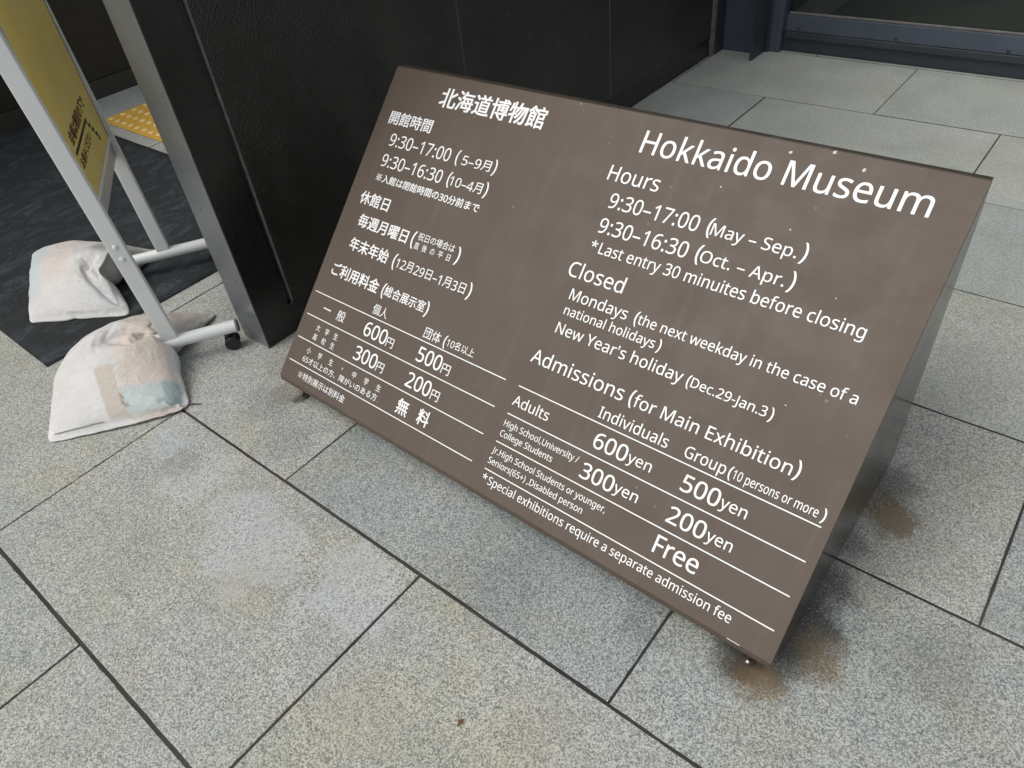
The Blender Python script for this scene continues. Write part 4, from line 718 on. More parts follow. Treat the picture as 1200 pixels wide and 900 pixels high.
    26009: (1000, [[54,762,79,687,98,609,108,540,168,555,156,624,136,702,109,777],[377,780,311,553,360,537,443,763],[516,717,576,677,632,631,674,589,714,646,671,687,614,730,554,769],[465,465,527,428,586,385,632,345,669,405,623,444,563,483,500,518],[47,504,47,434,188,434,144,319,89,209,31,121,70,48,119,128,166,226,208,333,208,-79,278,-79,278,334,379,162,429,221,278,420,278,434,442,434,442,504,278,504,278,837,208,837,208,504],[440,203,453,134,765,191,765,-79,837,-79,837,204,966,227,954,296,837,275,837,840,765,840,765,262]]),
    26041: (1000, [[440,818,508,667,68,667,68,594,341,594,334,494,322,393,301,295,267,201,215,115,143,39,46,-23,101,-82,202,-15,278,65,334,157,373,256,398,361,756,361,738,176,717,64,691,12,678,4,662,1,643,0,474,7,487,-16,496,-42,501,-66,669,-69,703,-64,731,-54,756,-34,789,32,814,168,835,398,838,434,410,434,423,594,936,594,936,667,514,667,585,698,512,846]]),
    26085: (1000, [[253,352,752,352,752,71,253,71],[253,426,253,697,752,697,752,426],[176,772,176,-69,253,-69,253,-4,752,-4,752,-64,832,-64,832,772]]),
    26178: (1000, [[445,209,496,151,541,89,572,33,636,72,603,127,557,188,505,244],[631,841,631,721,421,721,421,654,631,654,631,527,379,527,379,459,763,459,763,346,384,346,384,279,763,279,763,10,761,-1,755,-7,742,-9,608,-8,633,-79,704,-78,757,-74,796,-66,820,-51,833,-27,837,9,837,279,954,279,954,346,837,346,837,459,964,459,964,527,705,527,705,654,922,654,922,721,705,721,705,841],[291,416,291,185,146,185,146,416],[291,484,146,484,146,706,291,706],[76,775,76,35,146,35,146,117,362,117,362,775]]),
    26332: (1000, [[691,694,782,606,818,646,727,729],[391,694,483,606,519,646,427,729],[497,212,669,212,669,142,497,142],[497,266,497,332,669,332,669,266],[637,461,669,391,519,391,559,465,490,489,446,402,387,314,320,237,371,191,429,257,429,-79,497,-79,497,-40,952,-40,952,18,736,18,736,89,905,89,905,142,736,142,736,212,905,212,905,266,736,266,736,332,934,332,934,391,742,391,699,481],[497,89,669,89,669,18,497,18],[359,537,379,479,567,569,567,488,630,488,630,804,373,804,373,749,567,749,567,626],[659,537,678,479,860,566,860,484,926,484,926,804,669,804,669,749,860,749,860,623],[256,414,256,185,136,185,136,414],[256,481,136,481,136,703,256,703],[74,771,74,36,136,36,136,117,318,117,318,771]]),
    26376: (1000, [[207,787,207,479,204,378,191,272,162,166,110,65,29,-27,86,-81,139,-26,182,33,216,97,241,164,259,232,742,232,742,32,739,15,730,5,711,2,524,3,556,-76,650,-75,720,-71,769,-61,799,-43,816,-14,821,31,821,787],[283,714,742,714,742,546,283,546],[283,475,742,475,742,305,272,305]]),
    26411: (1000, [[459,840,459,671,62,671,62,597,459,597,459,422,114,422,114,348,415,348,354,274,282,203,203,139,120,85,36,42,91,-23,170,23,249,80,326,146,396,219,459,297,459,-79,538,-79,538,302,601,224,673,151,750,84,830,26,910,-21,967,45,883,87,800,141,720,205,647,275,585,348,890,348,890,422,538,422,538,597,942,597,942,671,538,671,538,840]]),
    26657: (1000, [[533,597,489,524,432,451,368,388,421,343,487,410,549,486,601,567],[719,563,786,492,847,417,892,349,948,395,902,461,839,534,771,603],[574,819,605,778,633,733,653,693,400,693,400,623,949,623,949,693,658,693,721,723,700,762,671,805,637,846],[760,421,735,344,701,273,660,207,614,272,576,342,545,417,479,399,516,309,561,225,613,149,541,82,457,25,361,-24,409,-81,504,-32,588,26,661,93,736,25,820,-30,914,-74,966,-7,871,32,785,86,710,151,760,227,801,311,833,403],[193,840,193,628,63,628,63,558,180,558,142,417,90,282,30,176,69,105,114,188,156,291,193,406,193,-79,262,-79,262,420,336,264,381,321,262,517,262,558,375,558,375,628,262,628,262,840]]),
    27573: (1000, [[538,803,538,682,536,637,526,589,506,542,473,496,423,454,476,406,532,454,570,508,593,566,605,624,608,680,608,738,748,738,748,550,750,514,757,488,771,470,794,459,828,456,903,456,954,461,949,519,902,515,834,515,823,518,818,528,817,549,817,803],[467,386,467,321,540,321,501,310,537,229,581,156,634,91,561,44,480,7,393,-20,433,-84,525,-52,610,-11,687,41,754,-8,830,-47,913,-77,961,-13,880,12,806,47,739,90,801,168,851,261,887,372,840,389,827,386],[563,321,797,321,768,252,730,191,685,137,636,192,595,254],[118,751,118,168,33,157,46,85,118,97,118,-66,191,-66,191,109,435,150,431,215,191,179,191,324,415,324,415,392,191,392,191,529,416,529,416,596,191,596,191,705,280,730,366,758,445,790,383,846,308,812,216,779,120,750]]),
    27598: (1000, [[755,513,746,357,542,357,559,513],[238,580,207,357,43,357,43,289,196,289,143,-2,219,-7,231,55,711,55,684,-10,673,-19,660,-24,644,-25,515,-19,533,-78,674,-81,704,-76,728,-64,750,-44,763,-22,776,10,787,55,932,55,932,122,797,122,814,289,959,289,959,357,819,357,830,543,831,580],[304,513,488,513,472,357,280,357],[723,122,511,122,534,289,741,289],[243,122,270,289,465,289,442,122],[281,840,231,740,159,637,64,541,126,495,182,551,232,610,275,671,910,671,910,739,316,739,361,827]]),
    28023: (1000, [[95,775,158,742,220,704,268,668,312,725,263,760,201,796,138,826],[42,484,102,451,161,414,206,379,249,437,202,471,144,506,83,536],[72,-22,137,-63,268,263,210,304,165,186,116,72],[557,469,600,433,639,393,668,356,458,356,475,497,821,497,814,356,672,356,713,386,683,422,643,461,600,497],[285,356,285,287,378,287,341,67,786,67,779,39,771,18,763,5,753,-4,742,-9,726,-10,608,-4,618,-25,625,-48,629,-69,755,-70,782,-65,805,-54,826,-34,838,-12,849,21,859,67,935,67,935,132,868,132,880,287,963,287,963,356,884,356,892,526,893,562,412,562,387,356],[448,287,810,287,797,132,426,132],[532,257,577,216,619,172,651,132,696,164,664,203,621,246,575,284],[442,841,398,726,340,619,273,532,338,490,376,539,412,596,446,658,938,658,938,727,479,727,515,822]]),
    28961: (1000, [[345,113,356,50,363,-16,366,-71,439,-61,414,120],[549,113,574,49,596,-16,610,-72,684,-56,669,-1,646,63,619,126],[753,120,804,52,851,-19,885,-82,959,-55,924,7,875,77,824,143],[170,139,137,68,94,1,46,-52,116,-81,165,-22,208,48,242,121],[56,250,56,181,943,181,943,250,806,250,806,420,915,420,915,489,806,489,806,657,912,657,912,725,275,725,329,819,256,840,198,741,125,651,42,578,103,529,194,618,194,489,85,489,85,420,194,420,194,250],[372,657,372,489,261,489,261,657],[438,657,553,657,553,489,438,489],[618,657,736,657,736,489,618,489],[372,420,372,250,261,250,261,420],[438,420,553,420,553,250,438,250],[618,420,736,420,736,250,618,250]]),
    29289: (1000, [[534,840,511,750,482,665,446,585,404,514,357,454,415,411,457,467,495,531,530,602,616,602,583,505,542,411,492,324,436,249,375,189,434,145,498,213,555,298,606,394,648,497,681,602,763,602,725,452,674,308,609,178,530,68,438,-18,501,-63,594,32,673,152,739,292,791,444,829,602,876,602,855,281,831,97,802,18,791,8,779,3,764,2,660,7,670,-17,677,-43,681,-68,795,-68,822,-62,844,-49,865,-28,887,16,906,95,921,218,936,395,949,634,951,672,558,672,603,827],[98,782,83,659,61,545,29,448,86,414,130,563,222,563,222,337,35,285,55,213,222,265,222,-80,292,-80,292,287,418,327,408,393,292,358,292,563,395,563,395,635,292,635,292,839,222,839,222,635,144,635,163,772]]),
    29305: (1000, [[457,212,506,158,550,100,580,48,640,87,607,138,562,194,513,246],[642,841,642,732,447,732,447,662,642,662,642,536,389,536,389,465,764,465,764,346,405,346,405,275,764,275,764,13,762,3,756,-3,744,-5,613,-5,636,-80,704,-79,757,-76,795,-67,820,-51,832,-26,836,13,836,275,952,275,952,346,836,346,836,465,958,465,958,536,713,536,713,662,912,662,912,732,713,732,713,841],[97,763,85,638,65,521,39,424,97,392,136,562,212,562,212,317,47,270,63,194,212,242,212,-80,284,-80,284,265,387,299,381,369,284,339,284,562,379,562,379,634,284,634,284,839,212,839,212,634,147,634,160,752]]),
    29983: (1000, [[239,824,192,684,130,557,54,453,121,408,158,457,193,512,226,573,463,573,463,352,165,352,165,280,463,280,463,25,55,25,55,-48,949,-48,949,25,541,25,541,280,865,280,865,352,541,352,541,573,901,573,901,646,541,646,541,840,463,840,463,646,259,646,315,807]]),
    29992: (1000, [[153,770,153,407,151,319,142,226,123,133,87,45,32,-36,90,-85,131,-31,163,29,187,93,205,160,216,227,467,227,467,-71,543,-71,543,227,813,227,813,22,810,8,802,0,786,-3,629,-2,655,-74,737,-74,799,-71,841,-62,868,-46,883,-19,887,22,887,770],[227,698,467,698,467,537,227,537],[813,698,813,537,543,537,543,698],[227,466,467,466,467,298,223,298,227,407],[813,466,813,298,543,298,543,466]]),
    30452: (1000, [[189,606,189,26,46,26,46,-43,956,-43,956,26,818,26,818,606,497,606,514,686,925,686,925,753,526,753,540,833,457,841,448,753,75,753,75,686,439,686,425,606],[262,399,742,399,742,319,262,319],[262,457,262,542,742,542,742,457],[262,261,742,261,742,174,262,174],[262,26,262,116,742,116,742,26]]),
    31034: (1000, [[234,351,182,240,113,139,35,56,104,11,182,101,253,210,311,330],[684,320,755,216,818,106,859,10,934,44,890,140,826,247,753,349],[149,766,149,692,853,692,853,766],[60,523,60,449,461,449,461,19,459,7,451,0,437,-2,284,0,311,-79,390,-78,451,-75,494,-66,522,-49,538,-23,542,18,542,449,941,449,941,523]]),
    31069: (1000, [[498,705,832,705,832,449,498,449],[154,801,190,758,223,712,246,670,305,711,281,751,247,794,210,836],[426,773,426,381,531,381,522,269,502,173,465,93,407,27,319,-24,366,-83,462,-23,528,52,570,145,593,254,605,381,703,381,703,24,705,-15,713,-43,729,-61,754,-71,791,-74,880,-74,913,-69,936,-52,952,-19,962,32,967,104,903,134,899,41,891,-1,873,-12,802,-12,785,-9,777,1,775,24,775,381,906,381,906,773],[53,668,53,599,301,599,260,525,211,454,155,389,96,332,35,285,69,211,112,246,156,285,199,330,199,-79,271,-79,271,351,373,225,421,287,279,430,323,498,361,569,393,643,353,671,339,668]]),
    32207: (1000, [[796,189,840,116,876,40,900,-26,958,6,933,71,895,145,851,217],[558,828,513,733,454,648,383,578,441,536,511,613,575,708,625,813],[788,830,730,807,784,709,851,615,919,540,968,592,902,657,839,741],[567,317,628,278,687,234,732,191,780,237,734,278,675,320,612,357],[546,229,546,12,548,-23,557,-47,574,-63,601,-71,639,-74,753,-74,784,-70,807,-57,822,-32,832,8,838,65,778,90,774,22,764,-8,745,-15,648,-15,627,-13,617,-5,615,13,615,229],[458,203,441,126,416,51,384,-12,444,-38,477,31,503,112,520,193],[187,189,210,-28,269,-18,244,198],[84,197,72,112,56,31,35,-40,94,-62,114,11,132,97,145,186],[284,208,334,32,390,50,337,223],[472,352,508,362,607,375,824,397,861,326,920,359,882,427,831,506,776,582,721,555,790,453,558,432,614,504,668,583,717,665,650,696,597,599,543,518,506,469,485,445,466,428,449,419],[66,240,95,250,172,265,333,289,344,229,404,247,391,310,370,386,346,460,289,446,318,348,158,328,237,427,313,536,383,651,319,687,246,557,138,547,193,629,245,719,292,813,226,841,177,733,126,642,92,587,72,560,53,541,36,532,59,466,203,491,117,374,88,342,64,319,42,308]]),
    33324: (1000, [[219,597,289,462,340,489,268,620],[222,272,292,124,344,151,273,294],[45,410,45,344,118,344,108,212,85,78,42,-44,100,-83,132,-6,155,79,170,168,180,257,185,344,379,344,379,15,377,5,372,-1,361,-3,252,-2,274,-71,333,-70,379,-67,412,-58,433,-43,445,-19,448,15,448,742,293,742,331,831,255,843,224,742,119,742,119,442,119,410],[187,680,379,680,379,410,187,410,187,442],[552,797,552,677,551,641,545,605,532,568,511,533,479,500,534,451,572,491,597,535,613,582,621,630,623,676,623,731,778,731,778,584,780,547,787,520,801,501,823,490,856,487,918,487,965,492,959,553,917,548,862,548,853,551,849,562,848,583,848,797],[834,346,804,266,765,196,718,136,665,198,622,268,589,346],[502,413,502,346,547,346,519,338,558,244,606,160,665,87,605,46,540,12,468,-15,512,-75,586,-45,654,-7,717,39,775,-3,839,-38,909,-66,959,-3,890,21,827,52,770,91,832,175,883,277,919,397,875,415,862,413]]),
    36913: (1000, [[61,765,121,711,176,651,216,597,278,644,235,697,179,754,118,806],[542,343,694,343,694,221,542,221],[484,397,484,167,755,167,755,397],[352,799,352,543,351,463,345,375,332,286,308,199,272,119,331,80,370,166,396,261,412,359,419,455,421,543,421,736,828,736,828,142,826,131,820,125,809,123,701,124,722,59,784,59,831,62,863,71,883,86,894,108,898,141,898,799],[586,715,586,645,468,645,468,590,586,590,586,509,458,509,458,454,789,454,789,509,650,509,650,590,780,590,780,645,650,645,650,715],[251,456,56,456,56,386,179,386,179,87,135,63,88,30,42,-9,95,-72,147,-18,195,22,237,37,263,29,296,9,335,-14,410,-42,499,-57,605,-61,944,-51,965,22,606,6,506,9,421,21,350,47,310,70,278,89,251,100]]),
    36914: (1000, [[57,773,119,719,175,660,215,605,278,653,236,707,179,765,116,817],[455,452,643,452,643,349,455,349],[455,511,455,612,643,612,643,511],[455,288,643,288,643,181,455,181],[605,798,663,676,470,676,530,812,462,829,407,705,337,594,254,502,305,447,382,535,382,116,950,116,950,181,713,181,713,288,896,288,896,349,713,349,713,452,898,452,898,511,713,511,713,612,931,612,931,676,746,676,677,817],[254,456,61,456,61,383,178,383,178,98,134,75,88,42,42,2,101,-73,146,-19,189,22,227,38,253,29,287,9,327,-14,404,-42,494,-57,602,-61,943,-51,968,31,603,15,502,18,415,30,343,56,254,104]]),
    36947: (1000, [[64,765,119,709,170,649,207,596,269,638,229,690,177,748,122,801],[455,368,790,368,790,284,455,284],[455,231,790,231,790,147,455,147],[455,504,790,504,790,421,455,421],[384,561,384,89,863,89,863,561,624,561,659,645,947,645,947,708,760,708,833,818,759,840,684,708,497,708,549,732,531,767,505,807,476,844,414,817,481,708,311,708,311,645,576,645,553,561],[262,483,51,483,51,413,190,413,190,102,143,78,93,40,42,-7,89,-68,139,-11,187,31,227,47,253,38,285,18,324,-7,399,-37,489,-53,597,-57,941,-46,962,27,599,10,497,13,411,25,340,52,262,100]]),
    37329: (1000, [[198,218,235,156,268,90,291,34,356,62,333,118,299,182,260,242],[733,243,702,181,665,115,628,57,685,33,804,215],[499,849,432,764,347,687,249,621,142,565,30,522,82,453,241,526,241,470,458,470,458,334,113,334,113,265,458,265,458,18,68,18,68,-51,934,-51,934,18,537,18,537,265,888,265,888,334,537,334,537,470,758,470,758,533,919,457,972,522,879,557,784,603,693,658,612,718,544,782,569,818],[746,540,266,540,351,596,430,659,501,729,574,661,657,597]]),
    38281: (1000, [[532,429,532,339,248,339,248,276,502,276,421,191,323,116,221,63,268,8,361,63,452,135,532,219,532,24,531,15,525,10,516,9,422,10,445,-53,498,-52,538,-49,568,-41,587,-27,597,-7,600,23,600,276,756,276,756,339,600,339,600,429],[383,600,383,511,165,511,165,600],[383,655,165,655,165,739,383,739],[840,600,840,510,615,510,615,600],[840,655,615,655,615,739,840,739],[878,797,544,797,544,452,840,452,840,21,838,7,830,-2,815,-4,664,-3,691,-80,769,-79,829,-76,871,-66,897,-49,912,-21,916,21,916,797],[90,797,90,-81,165,-81,165,454,453,454,453,797]]),
    38283: (1000, [[566,335,566,226,426,226,426,335],[233,226,233,162,358,162,351,125,337,84,315,43,283,4,239,-30,289,-76,339,-33,376,17,401,68,416,118,424,162,566,162,566,-61,633,-61,633,162,769,162,769,226,633,226,633,335,748,335,748,397,251,397,251,335,360,335,360,226],[383,605,383,518,163,518,163,605],[383,658,163,658,163,740,383,740],[842,605,842,517,614,517,614,605],[842,658,614,658,614,740,842,740],[878,797,543,797,543,459,842,459,842,18,840,5,834,-2,821,-4,697,-3,720,-78,788,-78,840,-74,877,-65,900,-48,912,-21,916,17,916,797],[89,797,89,-81,163,-81,163,460,454,460,454,797]]),
    38291: (1000, [[615,169,615,72,380,72,380,169],[615,227,380,227,380,319,615,319],[312,378,312,-38,380,-38,380,13,685,13,685,378],[383,600,383,511,165,511,165,600],[383,655,165,655,165,739,383,739],[840,600,840,510,615,510,615,600],[840,655,615,655,615,739,840,739],[878,797,544,797,544,452,840,452,840,20,838,6,831,-2,817,-4,677,-3,703,-80,777,-79,832,-75,872,-66,898,-49,912,-21,916,19,916,797],[90,797,90,-81,165,-81,165,454,453,454,453,797]]),
    38542: (1000, [[81,799,81,-78,145,-78,145,731,275,731,197,505,252,429,279,361,286,301,284,271,277,247,265,231,235,222,178,223,195,157,261,159,312,177,334,205,346,244,350,294,348,333,339,374,324,418,298,464,262,513,359,773,313,802,302,799],[390,385,418,398,490,419,641,457,635,520,472,485,472,641,641,641,641,706,472,706,472,830,399,830,399,520,393,490,379,472,363,463],[906,760,740,665,740,830,667,830,667,501,670,462,679,435,696,417,723,408,762,405,874,405,906,409,930,422,946,448,956,488,962,546,898,574,894,507,885,476,867,469,772,469,752,471,742,481,740,501,740,601,812,633,886,671,955,712],[414,332,414,-82,485,-82,485,-43,821,-43,821,-78,895,-78,895,332,647,332,687,411,605,429,574,332],[485,117,821,117,821,18,485,18],[485,176,485,271,821,271,821,176]]),
    38556: (1000, [[495,320,805,320,805,253,495,253],[495,433,805,433,805,368,495,368],[425,485,425,201,619,201,619,130,354,130,354,66,619,66,619,-79,693,-79,693,66,957,66,957,130,693,130,693,201,877,201,877,485],[589,825,614,759,396,759,396,698,545,698,486,682,516,603,353,603,353,542,952,542,952,603,782,603,821,678,748,695,710,603,547,603,585,615,549,698,914,698,914,759,689,759,655,844],[70,800,70,-77,138,-77,138,732,278,732,192,505,232,459,260,415,278,374,287,337,290,302,288,273,281,249,268,233,234,223,172,225,191,158,262,159,316,178,340,206,353,245,357,295,355,334,346,375,328,419,301,465,261,514,367,773,318,803,307,800]]),
    39208: (1000, [[521,572,521,-78,583,-78,583,-34,832,-34,832,-74,894,-74,894,236,583,236,583,320,856,320,856,572],[583,31,583,172,832,172,832,31],[583,510,795,510,795,382,583,382],[642,818,686,725,459,725,459,562,516,562,516,662,871,662,871,562,930,562,930,725,724,725,749,739,696,846],[343,359,343,273,166,273,166,359],[343,416,166,416,166,493,343,493],[281,170,313,106,166,44,166,215,405,215,405,550,298,550,260,657,205,638,235,550,103,550,103,74,95,40,77,17,58,4,89,-67,115,-49,184,-14,336,55,372,-37,427,-7,332,194],[241,846,182,761,108,686,27,625,58,556,124,608,188,671,246,742,308,690,367,636,412,589,453,643,406,691,345,744,281,795,297,823]]),
    39640: (1000, [[286,559,719,559,719,468,286,468],[211,614,211,413,797,413,797,614],[441,826,470,736,59,736,59,670,937,670,937,736,553,736,513,843],[96,357,96,-79,168,-79,168,294,830,294,830,-1,828,-10,823,-15,813,-16,711,-15,735,-72,792,-72,837,-70,869,-63,890,-50,902,-31,905,0,905,357],[281,235,281,-21,352,-21,352,29,706,29,706,235],[352,179,638,179,638,85,352,85]]),
}

GLY = {}
for code, (adv_, cs_) in GL.items():
    GLY[chr(code)] = (adv_ / 1000.0, [[(c[i] / 1000.0, c[i + 1] / 1000.0) for i in range(0, len(c), 2)] for c in cs_])

def is_cjk(ch): return ord(ch) > 0x2fff or ch in '※・'

def lay(text, u0, u1, v, h, mode, cjk_rel=1.36):
    """outlines of one line of writing, fitted between u0 and u1; h = cap height (Latin) or body height (kanji)"""
    cont, x = [], 0.0
    for i, ch in enumerate(text):
        a, cs = GLY[ch]
        if is_cjk(ch):
            k = (1 / 0.90 if mode == 'c' else cjk_rel * 0.95); dy = 0.075 * k
        else:
            k = (0.80 if mode == 'c' else 1.0); dy = 0.05 if mode == 'c' else 0.0
        sp = 1.0
        cont += [[(x + px * k, py * k + dy) for px, py in c] for c in cs]
        x += a * k
    xs = [p[0] for c in cont for p in c]
    ys = [p[1] for c in cont for p in c]
    x0, x1 = min(xs), max(xs)
    if mode == 'p':
        ky = h / (max(ys) - min(ys)); yo = v - min(ys) * ky
    else:
        ky = h; yo = v
    kx = ky if u1 is None else (u1 - u0) / max(1e-6, x1 - x0)
    return [[(u0 + (px - x0) * kx, yo + py * ky) for px, py in c] for c in cont]

def spaced(text, u0, u1, v, h, n_em):
    """letterspaced kanji: first glyph starts at u0, last ends at u1"""
    out = []
    n = len(text)
    w = h / 0.9 * n_em
    for i, ch in enumerate(text):
        c = u0 + (u1 - u0 - w) * i / (n - 1)
        a, cs = GLY[ch]
        k = h / 0.9
        out.append([[(c + px * w, v + 0.075 * k + py * k) for px, py in q] for q in cs])
    return out

def ink(conts, bold, depth=0.0006):
    cu = bpy.data.curves.new("tmp", 'CURVE')
    cu.dimensions = '2D'
    cu.fill_mode = 'BOTH'
    for c in conts:
        s = cu.splines.new('POLY')
        s.points.add(len(c) - 1)
        for p, q in zip(s.points, c):
            p.co = (q[0], q[1], 0, 1)
        s.use_cyclic_u = True
    o = bpy.data.objects.new("tmp", cu)
    COL.objects.link(o)
    dg = bpy.context.evaluated_depsgraph_get()
    dg.update()
    me = bpy.data.meshes.new_from_object(o.evaluated_get(dg))
    bpy.data.objects.remove(o)
    bm = bmesh.new()
    offs = [(0, 0)] if bold <= 0 else [(-bold, -bold * .6), (bold, -bold * .6), (bold, bold * .6), (-bold, bold * .6), (0, 0)]
    for i, (dx, dy) in enumerate(offs):
        m2 = me.copy()
        m2.transform(Matrix.Translation((dx, dy, 0.0003 + 0.00007 * i)))
        bm.from_mesh(m2)
        bpy.data.meshes.remove(m2)
    bpy.data.meshes.remove(me)
    return bm

# ---------------------------------------------------------------- information sign
PX, PY, PZ, PYAW, PT, PW, PH = (-1.63733, 0.75184, 0.09, -0.010287, 0.78367, 1.49248, 0.93751)
sg = empty("information_sign", (PX, PY, 0), PYAW)
tag(sg, "brown sloping metal museum sign with white Japanese and English opening hours", "sign")
TY, TZ = PH * math.cos(PT), PZ + PH * math.sin(PT)
# body (wedge) as a prism along x
def prism(prof, x0, x1):
    bm = bmesh.new()
    A = [bm.verts.new((x0, y, z)) for y, z in prof]
    B = [bm.verts.new((x1, y, z)) for y, z in prof]
    n = len(prof)
    for i in range(n):
        bm.faces.new((A[i], B[i], B[(i + 1) % n], A[(i + 1) % n]))
    bm.faces.new(list(reversed(A)))
    bm.faces.new(B)
    bmesh.ops.recalc_face_normals(bm, faces=bm.faces)
    return bm
nv = Vector((0, -math.sin(PT), math.cos(PT)))
th = 0.004
bk = lambda y, z, d: (y - nv.y * d, z - nv.z * d)
f0, f1 = bk(0, PZ, th + 0.0006), bk(TY, TZ, th + 0.0006)
body = obj("body", prism([(0.0135, PZ - 0.0065), (0.052, 0.032), (TY + 0.019, 0.026), (TY + 0.019, TZ - 0.0008), (f1[0] + 0.003, TZ - 0.0008), f1, f0], 0.0025, PW - 0.0012),
           MAT["brown_gloss"], sg, bevel=0.0012)
